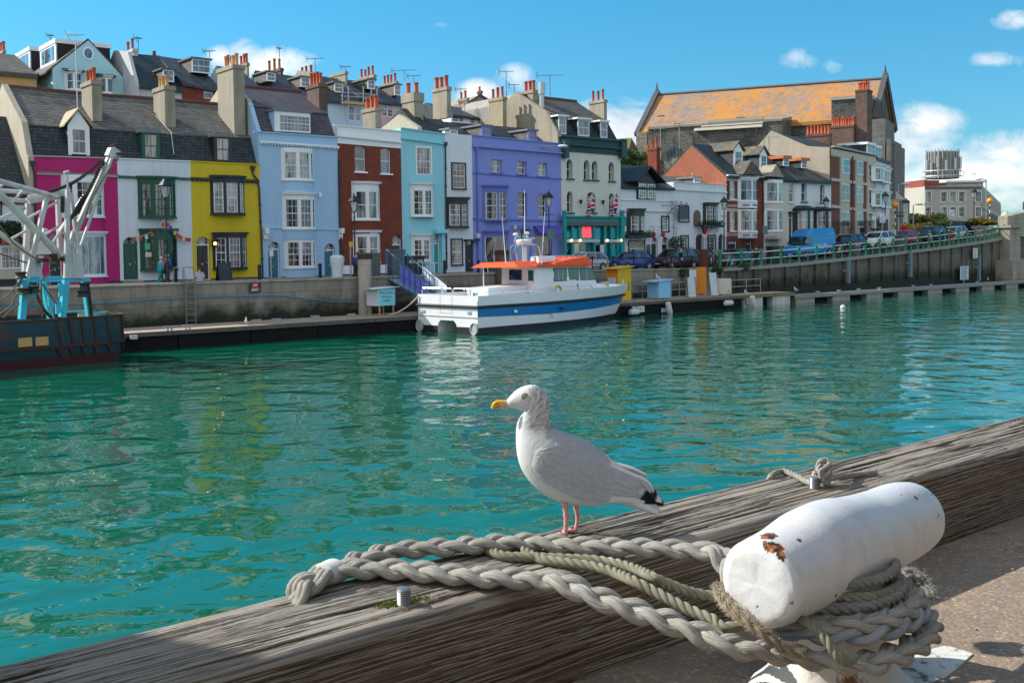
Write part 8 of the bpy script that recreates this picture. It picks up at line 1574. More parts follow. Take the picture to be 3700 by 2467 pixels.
for s,r in ss:
 lift=.018*math.exp(-((s-.34)/.19)**2);c=A_+ax*(s*BL);ring_=[]
 for j in range(n):
  t=2*math.pi*j/n;rr=max(r,.0015);q_=c+sd_*(math.cos(t)*rr)+V((0,0,math.sin(t)*rr+lift*max(0,math.sin(t))*min(1,rr/.09)));g=(mnoise.noise(q_*11)*.0022 if rr>.06 else 0)+mnoise.noise(q_*75)*(.0016 if s<.0 else.0006);ring_.append(q_+(q_-c).normalized()*(g if rr>.06 else 0)-ax*((mnoise.noise(q_*26)*.0028+mnoise.noise(q_*70)*.0016)if s<.0 else 0))
 rs.append(ring_)
mb.rings(rs)
m_bp,nt,b=new_mat('chipped_white_paint');p=wpos(nt);nz=noise(nt,p,38,5,.7);nz2=noise(nt,p,9,4,.65)
base=mixc(nt,nz2,(.58,.58,.58),(.66,.66,.655));gr=ramp(nt,noise(nt,p,14,5,.7),[(.48,0),(.74,.5)]);base=mixc(nt,gr,base,(.46,.40,.31));base=mixc(nt,ramp(nt,noise(nt,p,7,6,.75,(1,1,.3)),[(.6,0),(.75,.45)]),base,(.40,.24,.11))
rustc=mixc(nt,ramp(nt,noise(nt,p,70,4,.6),[(.45,0),(.6,1)]),(.035,.014,.009),mixc(nt,nz,(.24,.075,.012),(.55,.2,.03)))
chip=None
CH=[(2780,1935,.022,0),(2800,1968,.027,0),(2822,1998,.022,0),(2742,1918,.010,0),(2886,1956,.009,0),(2870,2064,.007,0),(3253,1793,.008,0),(3308,1801,.009,0),(3261,1834,.008,0),(3142,1840,.008,0),(3118,1890,.007,0),(3370,1783,.010,0),(3420,1884,.008,0),(3380,1975,.008,0),(3170,2078,.01,0),(3010,2146,.009,0),(2862,2182,.008,0),(3048,1918,.006,0),(3392,1858,.006,0),(3306,1843,.005,0),(3150,1857,.005,0),(2835,2220,.005,0),(2738,2190,.004,0)]
_r=random.Random(8)
CH+=[(_r.uniform(2900,3400),_r.uniform(1800,2150),_r.uniform(.0022,.0045),0)for _ in range(26)]
def cap_hit(x,y):
 d=ray(x,y).normalized();best=None
 for i in range(400):
  q_=EYE+d*(2.0+i*.004);s=(q_-A_).dot(ax)
  c=A_+ax*min(max(s,-.012*BL),.99*BL);
  if(q_-c).length<.105 and s>-.016*BL:return q_
 return None
for x,y,r_,_ in CH:
 q_=cap_hit(x,y)
 if q_ is None:continue
 ds=nd(nt,'ShaderNodeVectorMath',operation='DISTANCE');lk(nt,p,ds.inputs[0]);ds.inputs[1].default_value=q_
 v=mth(nt,'SUBTRACT',mth(nt,'ADD',r_*.85,mth(nt,'MULTIPLY',mth(nt,'SUBTRACT',nz,.5),r_*2.2)),ds.outputs['Value']);v=mth(nt,'MULTIPLY',v,700);chip=v if chip is None else mth(nt,'MAXIMUM',chip,v)
chip=mth(nt,'MINIMUM',mth(nt,'MAXIMUM',chip,0),1)
base=mixc(nt,chip,base,rustc);setc(nt,b,base);b.inputs['Roughness'].default_value=.36;b.inputs['Specular IOR Level'].default_value=.5
bump(nt,b,mth(nt,'SUBTRACT',mth(nt,'ADD',mth(nt,'MULTIPLY',nz2,.5),mth(nt,'MULTIPLY',noise(nt,p,130,3),.35)),mth(nt,'MULTIPLY',chip,.5)),.5,.004)
mb.build('head',m_bp,bol,smooth=True)
PC_=A_+ax*(.40*BL);hz_=A_.z-GZ
m_bp2,nt,b=new_mat('rust_streaked_paint');p=wpos(nt);n1=noise(nt,p,12,5,.7,(1,1,.3));setc(nt,b,mixc(nt,ramp(nt,n1,[(.56,0),(.64,1)]),mixc(nt,n1,(.66,.62,.54),(.75,.73,.69)),mixc(nt,noise(nt,p,60,4),(.06,.022,.01),(.42,.17,.04))));b.inputs['Roughness'].default_value=.5;bump(nt,b,noise(nt,p,50,4),.4,.005)
mb=MB();g0_=V((PC_.x,PC_.y,GZ));mb.rings([[g0_+ax*(r*e*math.cos(t))+sd_*(r*math.sin(t))+V((0,0,z))for t in[2*math.pi*j/28 for j in range(28)]]for z,r,e in((-.02,.20,1.25),(.02,.195,1.25),(.05,.16,1.3),(.10,.13,1.35),(.2,.105,1.4),(.28,.098,1.5),(hz_-.10,.094,2.3),(hz_-.05,.098,3.0),(hz_,.09,3.2))]);mb.build('post',m_bp2,bol,smooth=True)
def G(x,y,dz=.004):return on_z(*Z('E',x,y),GZ+dz)
m_pp,nt,b=new_mat('worn_ground_paint');p=wpos(nt);n1=noise(nt,p,22,6,.75);setc(nt,b,mixc(nt,ramp(nt,n1,[(.53,0),(.6,1)]),(.62,.61,.58),(.17,.14,.11)));b.inputs['Roughness'].default_value=.8;bump(nt,b,n1,.5,.004)
pp=[G(1300,1420),G(1420,1370),(G(1560,1335)),G(1650,1350),G(1735,1385),G(1640,1470),G(1560,1530),G(1420,1580),G(1250,1640),G(1100,1640)]
cpt=sum(pp,V())/len(pp);mb=MB();mb.v=[cpt]+pp+[q_-V((0,0,.02))for q_ in pp];k=len(pp);mb.f=[(0,i+1,(i+1)%k+1)for i in range(k)]+[(i+1,i+1+k,(i+1)%k+1+k,(i+1)%k+1)for i in range(k)];tag(mb.build('ground_paint',m_pp),'worn white paint patch on the quay beside the bollard','marking',kind='structure')
r_=random.Random(5);mb=MB()
for _ in range(240):
 q_=BP(r_.uniform(2.2,5.5),BW+abs(r_.gauss(.03,.14)),GZ+.004);a=r_.gauss(BQ.to_2d().angle_signed(V((1,0))),.5);d=V((math.cos(a),math.sin(a),r_.uniform(-.05,.12)))*r_.uniform(.015,.06);mb.tube([q_,q_+d*.5+V((0,0,.004)),q_+d],[.0012,.0014,.0006],4)
o=mb.build('straw',paint('dry_straw',(.30,.21,.09),.9,.4,8));tag(o,'dry straw and grit blown along the foot of the timber','straw',kind='stuff')
mb=MB()
for _ in range(90):
 q_=BP(r_.uniform(1.8,5.5),BW+abs(r_.gauss(.0,.25))+.01,GZ+.002);s_=r_.uniform(.003,.011);mb.sphere(q_,s_,6,4,(1,r_.uniform(.6,1),.6))
tag(mb.build('grit',paint('pebbles',(.3,.24,.18),.9,.4,30),smooth=True),'loose grit scattered beside the timber','grit',kind='stuff')
R1_=.0235
up=ZT+R1_*1.15
lowp=[D(272,372,up),D(330,366,up),D(480,352,up),D(640,356,up),D(820,374,up),D(1000,388,up),D(1180,398,up),D(1330,405,up),D(1440,425,up+.004)]
e0=lowp[-1];hang=[(1560,480),(1700,530),(1850,580),(2000,632),(2150,690),(2300,742)];Y1=2.33
for i,(x,y)in enumerate(hang):lowp.append(DY(x,y,e0.y+(Y1-e0.y)*((i+1)/len(hang))**.9))
def wrap(a0,a1,rad,z0,z1,n=14,ex=1.32):return[g0_+ax*(rad*ex*math.cos(a0+(a1-a0)*i/n))+sd_*(rad*math.sin(a0+(a1-a0)*i/n))+V((0,0,z0+(z1-z0)*i/n-0))for i in range(n+1)]
pi=math.pi
lowp+=wrap(2.35,-1.9,.212,4.035-GZ,4.05-GZ,16)
upp=[D(262,372,up),D(330,338,up),D(430,305,up),D(560,268,up),D(700,252,up),D(900,240,up),D(1100,222,up),D(1250,218,up),D(1400,226,up),D(1550,238,up),D(1700,243,up),D(1850,246,up),D(2000,252,up),D(2120,262,up),D(2230,285,up)]
q_=upp[-1];wb=wrap(-2.6,-6.0,.175,4.12-GZ,4.10-GZ,16);upp+=[q_.lerp(wb[0],.5)+V((0,0,-.03))]+wb
rp=thing('mooring_rope','thick pale plaited mooring rope doubled along the timber and wrapped round the bollard','rope',tuple(D(600,360,ZT)))
rope(lowp,R1_,3,fuzz=180,seed=2).build('front_leg',M_ROPE,rp,smooth='all');rope(upp,R1_,3,fuzz=180,seed=5,phase=1).build('rear_leg',M_ROPE,rp,smooth='all')
tail=[D(290,358,up),D(230,385,up+.002),D(170,418,up),D(125,450,up-.006),DY(100,476,D(110,462,up).y+.02)-V((0,0,.02)),DY(85,520,D(110,462,up).y+.03)-V((0,0,.06))]
rope(tail,R1_*1.05,3,lam=.24,fuzz=260,seed=9,fl=1.6,taper=.12).build('spliced_eye',M_ROPE,rp,smooth='all')
c=D(268,368,up);d_=(D(300,355,up)-D(235,384,up)).normalized();u_=V((0,0,1));w_=d_.cross(u_).normalized();u_=w_.cross(d_);mb=MB()
mb.rings([[c+d_*s+w_*(.038*k_*math.cos(t))+u_*(.029*k_*math.sin(t))for t in[2*pi*j/18 for j in range(18)]]for s,k_ in((-.030,.9),(-.028,1.0),(-.018,1.03),(-.017,.99),(-.006,1.04),(-.005,1.0),(.008,1.05),(.009,1.01),(.02,1.03),(.021,.96))]);mb.build('whipping',paint('white_tape',(.55,.53,.49),.7,.1,30),rp,smooth=True)
M3=.0125
def laid(name,label,pts,R,m,seed,fz=120,lam=None):
 o=rope(pts,R,'laid',fuzz=fz,seed=seed,step=R*.5,lam=lam).build(name,m,None,smooth='all',origin=pts[0]);return tag(o,label,'rope')
zz3=ZT+M3*1.1
g1_=[D(1050,255,zz3),D(1130,285,zz3),D(1250,292,zz3),D(1400,297,zz3),D(1560,305,zz3),D(1680,320,zz3),D(1790,352,zz3),D(1880,392,zz3+.01)];e0=g1_[-1]
for i,(x,y)in enumerate(((1960,428),(2050,462),(2140,482),(2225,492),(2330,470))):g1_.append(DY(x,y,e0.y+(2.62-e0.y)*(i+1)/5))
laid('laid_rope','thin greenish laid rope between the two thick legs, farther from the viewer',g1_+wrap(2.7,5.2,.13,4.15-GZ,4.17-GZ,8),M3,M_ROPEG,3)
g2_=[D(1230,262,zz3),D(1330,304,zz3),D(1450,322,zz3),D(1580,340,zz3),D(1690,372,zz3),D(1780,412,zz3+.006)];e0=g2_[-1]
for i,(x,y)in enumerate(((1880,462),(1980,515),(2080,565),(2180,605),(2290,640))):g2_.append(DY(x,y,e0.y+(2.40-e0.y)*(i+1)/5))
laid('laid_rope','thin greenish laid rope between the two thick legs, nearer to the viewer',g2_+wrap(2.6,-.3,.150,4.165-GZ,4.13-GZ,12),M3*1.05,M_ROPEG,4)
for i,(rad_,z_,R_,m_,lab)in enumerate(((.142,4.185,.0118,M_ROPED,'grey laid rope turn close under the bollard head, uppermost'),(.158,4.135,.0135,M_ROPED,'grey laid rope turn round the bollard neck, just below the uppermost turn'))):
 pts=wrap(-2.6,-2.6+2*pi*.995,rad_,z_-GZ-.01,z_-GZ+.012,22,1.36);laid('rope_turn',lab,pts,R_,m_,20+i)
for i,(rad_,z_,ex,m_,lab)in enumerate(((.185,4.085,1.3,M_ROPEB,'grey blue plaited rope turn round the bollard neck above the thick outer turn'),)):
 pts=wrap(-2.2,-2.2+2*pi*.99,rad_,z_-GZ,z_-GZ+.01,22,ex);o=rope(pts,.0225,3,fuzz=150,seed=30+i).build('rope_turn',m_,None,smooth='all',origin=pts[0]);tag(o,lab,'rope')
pts=[at(*Z('E',*q),Y)for q,Y in(((640,1150),2.36),((740,1210),2.31),((830,1300),2.28),((900,1400),2.27),((960,1440),2.28),((1010,1400),2.30))];laid('rope_end','thin green flecked rope end hanging across the turns on the bollard',pts,.0105,M_ROPEG,41)
ctr=[at(*Z('E',*q),Y)for q,Y in(((160,960),2.50),((190,1040),2.40),((270,1130),2.33),((380,1210),2.29),((480,1290),2.27),((560,1350),2.27),((700,1390),2.27))];o=rope(ctr,.0095,3,fuzz=5200,seed=50,fw=.0011,fl=3.2).build('frayed_lashing',M_TAN,None,smooth='all',origin=ctr[0]);tag(o,'frayed tan lashing bristling with fibres below the end face of the bollard','rope')
fr=[at(*Z('E',*q),Y)for q,Y in(((1250,960),2.95),((1330,900),2.98),((1400,950),2.96),((1430,1050),2.9))];o=rope(fr,.022,3,fuzz=3600,seed=51,fw=.001,fl=2.2).build('frayed_lashing',M_ROPED,None,smooth='all',origin=fr[0]);tag(o,'frayed grey rope bundle behind the far end of the bollard','rope')
zz4=ZT+.011
def E4(x,y,z=zz4):return on_z(*Z('E',x,y),z)
kn=[E4(470,330,zz4-.04),E4(492,288),E4(560,262),E4(640,285),E4(710,322),E4(780,345)];tag(rope(kn,.0105,'laid',fuzz=100,seed=60).build('small_line',M_ROPE,None,smooth='all',origin=kn[0]),'thin white laid line running from the water edge to the knot on the timber','rope')
yk=E4(810,330).y;kp=[at(*Z('E',*q),yk+dy)for q,dy in(((850,345),-.02),((815,320),-.03),((795,270),-.03),((830,240),0),((850,215),.02),((820,190),.03),((785,215),.02),((790,260),0),((830,285),-.03),((850,260),.0),((800,240),.03),((760,280),.02),((775,310),-.01),((840,305),-.02),((920,296),0))]+[E4(1010,282),E4(1090,270),E4(1140,265)]
tag(rope(kp,.0105,'laid',fuzz=100,seed=61,lam=.05).build('small_knot',M_ROPE,None,smooth='all',origin=kp[0]),'knotted grey white line with a loop and a loose end behind the bollard','rope')
m_bolt=paint('bolt_steel',(.24,.245,.25),.45,.2,40,metal=.7)
for k,x,y,lab in(('D',636,535,'threaded steel stud with moss round it on the timber'),('E',756,370,'threaded steel stud on the timber just behind the bollard')):
 p=on_z(*Z(k,x,y),ZT-.004);pr=[(.0155,-.02)]
 for i in range(9):pr+=[(.0155,.002+i*.0042),(.0172,.0041+i*.0042)]
 pr+=[(.0155,.041),(.011,.043),(.0,.044)];tag(MB().lathe(pr,p,16).build('threaded_stud',m_bolt,None,origin=p),lab,'bolt')
mb=MB();r_=random.Random(3)
for _ in range(900):
 a=r_.gauss(0,1);c=r_.gauss(0,1);q_=on_z(*Z('D',636+62*a,522+9*c-18*a*.55),ZT-.002);d=V((r_.gauss(0,.6),r_.gauss(0,.6),1)).normalized()*r_.uniform(.003,.008);s_=d.orthogonal().normalized()*.0016;mb.add([q_-s_,q_+s_,q_+d],[(0,1,2)])
tag(mb.build('moss',paint('moss',(.16,.20,.012),.9,.4,60,bmp=0)),'bright green moss round the stud on the timber','moss',kind='stuff')
GY=on_z(*Z('C',850,1402),ZT).y;KP=GY/FPX/2.412
def GP(x,y,dy=0.0):return at(*Z('C',x,y),GY)+V((0,dy*KP,0))
gb=GP(860,1402);gb.z=ZT
gull=thing('gull','large herring gull standing on the weathered timber, facing left','gull',tuple(gb))
RG_=[((318,226),(330,296),24),((345,196),(358,294),40),((388,150),(398,302),62),((440,118),(440,318),80),((500,99),(478,330),92),((560,97),(490,352),98),((618,122),(470,372),100),((664,180),(436,372),100),((688,250),(424,395),102),((690,330),(410,425),106),((684,410),(400,470),112),((716,462),(396,540),132),((800,500),(398,625),160),((900,535),(408,710),182),((1000,575),(436,812),196),((1085,625),(490,905),202),((1150,672),(562,985),202),((1200,715),(645,1052),196),((1245,770),(735,1098),184),((1290,840),(830,1125),164),((1330,900),(960,1142),140),((1370,950),(1100,1148),112),((1420,1000),(1220,1128),84),((1490,1060),(1340,1140),70),((1560,1108),(1470,1178),74),((1622,1150),(1560,1214),80),((1650,1178),(1592,1218),76)]
def cr(tab,k=4):
 out=[]
 for i in range(len(tab)-1):
  P0,P1,P2,P3=tab[max(i-1,0)],tab[i],tab[i+1],tab[min(i+2,len(tab)-1)]
  for j in range(k):
   t=j/k;out.append(tuple(.5*((2*b_)+(c-a)*t+(2*a-5*b_+4*c-d)*t*t+(3*b_-a-3*c+d)*t**3)for a,b_,c,d in zip(P0,P1,P2,P3)))
 return out+[tab[-1]]
flat=cr([(a[0],a[1],b_[0],b_[1],w)for a,b_,w in RG_]);mb=MB();mb.colr=[];n=32;rs=[]
def nz3(x,y,f,s=0):return mnoise.noise(V((x*f,y*f,s)))
for i,(tx,ty,bx,by,w)in enumerate(flat):
 ring_=[]
 for j in range(n):
  t=2*pi*j/n;v=.5+.5*math.cos(t);v_=v if i>44 else v;x,y=bx+(tx-bx)*v_,by+(ty-by)*v_;ww=w*math.sin(t)
  f_=1+.012*nz3(x,y,.03,j*.3)+.006*nz3(x,y,.11,j);ring_.append(GP(x,y,-ww*f_))
  c=(.66,.66,.655)
  mant=(y<470+(x-700)*.62+85+10*nz3(x,y,.05))and x>655 and y>440+12*nz3(x,y,.04,5)and x<1420
  if mant:c=(.38,.40,.43)
  st_=0
  if y<470 and x>430:st_=max(0,nz3(x,y,.05,7)*.9+nz3(x,y,.13,2)*.7+.34)*min(1,max(0,(x-440)/110))*min(1,max(0,(520-y)/60))
  if y>120 and y<250 and 420<x<540:st_=max(st_,.35*math.exp(-(((x-492)/42)**2+((y-205)/26)**2))*(1+nz3(x,y,.1)))
  k=min(.85,st_*1.3);c=tuple(a*(1-k)+b_*k for a,b_ in zip(c,(.25,.215,.19)));mb.colr.append(c)
 rs.append(ring_)
mb.rings(rs)
def tintmat(name,bs,bstr,rough=.7):
 m,nt,b=new_mat(name);at_=nd(nt,'ShaderNodeVertexColor',layer_name='tint');p=wpos(nt);setc(nt,b,mixc(nt,noise(nt,p,60,3),mixc(nt,.10,at_.outputs[0],(.0,.0,.0)),at_.outputs[0]));b.inputs['Roughness'].default_value=rough;b.inputs['Specular IOR Level'].default_value=.2
 bump(nt,b,noise(nt,p,bs,4,.6,(1,1,.6)),bstr,.004);return m
M_FEA=tintmat('plumage',130,.35);gbody=mb.build('body',M_FEA,gull,smooth='all')
def bw_at(x,y):
 best=(1e9,0)
 for tx,ty,bx,by,w in flat:
  dx,dy=bx-tx,by-ty;L2=dx*dx+dy*dy;t=((x-tx)*dx+(y-ty)*dy)/L2
  if 0<t<1:
   d=abs((x-tx)*dy-(y-ty)*dx)/L2**.5
   if d<best[0]:best=(d,w*2*math.sqrt(t*(1-t)))
 return best[1]
UE=cr([(560,640,60),(640,590,70),(780,560,90),(940,585,96),(1080,650,96),(1180,720,92),(1250,770,84),(1400,840,60),(1530,905,40),(1600,1000,22),(1690,1120,8)],6);LE=cr([(530,760,128),(560,830,150),(640,905,176),(760,965,192),(880,1030,188),(1000,1078,170),(1120,1088,148),(1240,1085,122),(1380,1092,86),(1540,1118,44),(1700,1134,10)],6)
NU=len(UE);NV=30
for sgn in(-1,1):
 mb=MB();mb.colr=[]
 for i in range(NU):
  for j in range(NV+1):
   v=j/NV;u=i/(NU-1);ux,uy,uw=UE[i];lx,ly,lw=LE[i];x,y=ux+(lx-ux)*v,uy+(ly-uy)*v;w=uw+(lw-uw)*(math.sin(v*pi/2)**.8)
   row_=v*6.5+.25*math.sin(u*40);fr_=row_-math.floor(row_);al=(u*(11+3*math.floor(row_)));fa=abs((al%1)-.5)*2
   rel=(7.5*fr_-4.0*fa*fa)*(1.0 if v<.8 else.6)*min(1,u*6)
   c=(.36,.38,.41)
   sc=nz3(x,y,.02,3)*.03+(.05 if fr_>.86 and u<.8 else(-.03 if fr_<.10 else 0));c=tuple(a+sc for a in c)
   tip=x+.35*(y-1000)
   if u<.12+.05*nz3(x,y,.06):c=tuple(a*.45+.66*.55 for a in c)
   if v<.10 and.55<u<.93:c=(.64,.64,.645)
   if.30<v<.62 and.80<u<.9:c=(.50,.51,.53)
   if v>.80 and u>.66 and u<.835:c=(.60,.61,.62)
   if u>.835 and(v>.30 or u>.88):
    blk=(.012,.012,.014);c=blk
    d1=((x-1630)/24)**2+((y-1070)/30)**2
    if d1<1:c=(.66,.66,.66)
    if u>.975:c=(.66,.66,.66)
    if v<.2 and u<.90:c=(.5,.51,.53)
    if v>.86 and u<.87:c=(.60,.61,.62)
   mb.v.append(GP(x,y,sgn*(max(w,bw_at(x,y))+9*min(1,v*5+.15)*min(1,u*12+.1)+rel)));mb.colr.append(c)
 for i in range(NU-1):
  for j in range(NV):a=i*(NV+1)+j;mb.f.append((a,a+1,a+NV+2,a+NV+1))
 b0=len(mb.v);mb.v+=[GP(0,0,0)]*0
 mb.build('wing',M_FEA,gull,smooth='all')
for pts,r0 in((((1180,705),(1230,765),(1400,815),(1528,870)),16),(((1230,775),(1400,870),(1520,945),(1572,1010)),14)):
 mb=MB();sp_=cr([(x,y)for x,y in pts],4);mb.rings([[GP(x+.6*q_*math.sin(t),y+q_*math.cos(t),-62-22*math.sin(t)+i*2.4)for t in[2*pi*k/10 for k in range(10)]]for i,((x,y),q_)in enumerate(zip(sp_,[r0*(1.4-1.2*abs(i/(len(sp_)-1)-.35))for i in range(len(sp_))]))]);mb.build('tertial',paint('white_feather',(.66,.66,.66),.7,.05,40,bmp=.1),gull,smooth='all')
bt=cr([(345,228,292,24),(300,230,288,21),(260,228,290,19),(225,232,302,18),(200,246,306,15),(186,268,308,10),(178,292,306,4)],4);mb=MB();mb.colr=[]
for x,y0,y1,w in bt:
 for k in range(14):
  t=2*pi*k/14;y=(y0+y1)/2+(y1-y0)/2*-math.cos(t);mb.v.append(GP(x,y,-w*math.sin(t)));f=min(1,max(0,(x-230)/90));c=tuple(a*(1-f)+b_*f for a,b_ in zip((.75,.42,.02),(.60,.42,.24)))
  if((x-232)/26)**2+((y-290)/15)**2<1:c=(.72,.09,.02)
  if x<200 and y>285:c=(.7,.66,.55)
  if abs(y-(258+(x-260)*-.02))<3.5 and x>215:c=(.3,.18,.06)
  mb.colr.append(c)
nb=14;mb.f=[(i*nb+k,i*nb+(k+1)%nb,(i+1)*nb+(k+1)%nb,(i+1)*nb+k)for i in range(len(bt)-1)for k in range(nb)]+[[(len(bt)-1)*nb+k for k in range(nb)]];mb.build('bill',tintmat('bill_horn',200,.05,.35),gull,smooth='all')
m_iris=paint('pale_iris',(.36,.34,.2),.15,.05,40,bmp=0,spec=.8);m_pup=paint('pupil',(.004,.004,.005),.05,0,1,bmp=0,spec=1);m_lid=paint('eye_ring',(.10,.075,.05),.6,.1,40)
for sgn in(-1,1):
 e=GP(474,187,sgn*82);k=KP;mb=MB().rings([[e+V((r*k*math.cos(t),sgn*d*k,r*k*math.sin(t)*.92))for t in[2*pi*j/16 for j in range(16)]]for r,d in((31,-14),(30,2),(25,6),(21,4))]);ey=mb.build('eye_ring',m_lid,gull,smooth='all')
 MB().sphere(e+V((0,sgn*-8*k,0)),23*k,14,10).build('eye',m_iris,ey,smooth='all');MB().sphere(e+V((-2*k,sgn*9.5*k,0)),9*k,10,8).build('pupil',m_pup,ey,smooth='all')
m_pink=paint('pink_skin',(.66,.30,.30),.55,.15,90,bmp=.2,bs=300)
for dx,dy,pts in((0,-62,((810,1095,34),(822,1150,26),(828,1190,22),(830,1215,27),(832,1240,22),(828,1300,19),(825,1360,20),(822,1398,22))),(0,62,((960,1090,34),(945,1130,26),(928,1160,24),(924,1180,28),(930,1205,22),(938,1270,18),(930,1340,19),(918,1396,22)))):
 lg=MB().tube([GP(x,y,dy)for x,y,r in pts],[r*KP for x,y,r in pts],10).build('leg',m_pink,gull,smooth='all')
 x,y=pts[-1][0],pts[-1][1]+4;mb=MB();ft=[(-115,-34),(-125,6),(-100,44)];base_=GP(x,y,dy);base_.z=ZT+.006
 tips=[base_+V((a*KP,b_*KP,-.002))for a,b_ in ft]
 for t_ in tips:mb.tube([base_,base_.lerp(t_,.5)+V((0,0,.004)),t_],[14*KP,12*KP,6*KP],7)
 mb.tube([base_,base_+V((34*KP,0,.0))],[11*KP,4*KP],6)
 for a,b_ in zip(tips,tips[1:]):mb.hexa([base_,a,a.lerp(b_,.5)+V((14*KP,0,0)),b_],[q_+V((0,0,.0025))for q_ in(base_,a,a.lerp(b_,.5)+V((14*KP,0,0)),b_)])
 mb.build('foot',m_pink,lg,smooth='all')
P1_,P2_=on_z(491,2283,ZT),on_z(1250,2420,ZT);e1,e2=P1_+SDIR*4.6,P2_+SDIR*4.6;ev=(e2-e1).normalized();b0_=e1-ev*.6;e2=e1+ev*2.3;dn_=V((0,0,-1.9));nn_=V((ev.y,-ev.x,0)).normalized()*.04  # unseen board, placed and sized so its shadow falls on the near timber
r=thing('shadow_board','unseen board on posts, added to cast the shadow across the near timber','sign',(b0_.x,b0_.y,0));MB().hexa([b0_+dn_,e2+dn_,e2+dn_+nn_,b0_+dn_+nn_],[b0_,e2,e2+nn_,b0_+nn_]).build('board',paint('shadow_board_grey',(.3,.3,.3),.6),r)
for f in(.1,.9):q_=b0_.lerp(e2,f)-nn_;MB().tube([V((q_.x,q_.y,-2)),q_],.04,8).build('post',M_GALV,r)
M_TYRE=paint('tyre',(.018,.018,.02),.85,.2,4);M_RIM=paint('alloy',(.42,.43,.45),.35,.1,3,metal=.7);M_CGL=glassmat('car_glass',(.012,.016,.02),(.10,.12,.13),.6);M_LGT,_n,_b=new_mat('headlamp');_b.inputs['Base Color'].default_value=(.75,.78,.8,1);_b.inputs['Roughness'].default_value=.1;M_PLB=paint('black_trim',(.02,.02,.022),.6,.2,3);M_TAIL=paint('tail_lamp',(.35,.01,.012),.3,.1,3)
def carpaint(n,c):return paint('car_'+n,c,.22,.04,1.5,bmp=0,spec=.6)
KINDS={'hatch':dict(L=3.9,W=1.68,H=1.48,bon=.92,belt=.95,nose=.62,ws=(.22,.42),rear=(.80,.95),tail=.98),'mpv':dict(L=4.4,W=1.8,H=1.68,bon=1.0,belt=1.02,nose=.68,ws=(.20,.38),rear=(.90,.985),tail=1.02),'suv':dict(L=4.5,W=1.85,H=1.66,bon=1.06,belt=1.08,nose=.78,ws=(.25,.42),rear=(.84,.97),tail=1.1),'saloon':dict(L=4.4,W=1.74,H=1.44,bon=.92,belt=.95,nose=.62,ws=(.26,.44),rear=(.70,.88),tail=1.0),'van':dict(L=5.9,W=2.0,H=2.62,bon=1.25,belt=1.35,nose=.85,ws=(.13,.27),rear=(.985,.995),tail=1.4)}
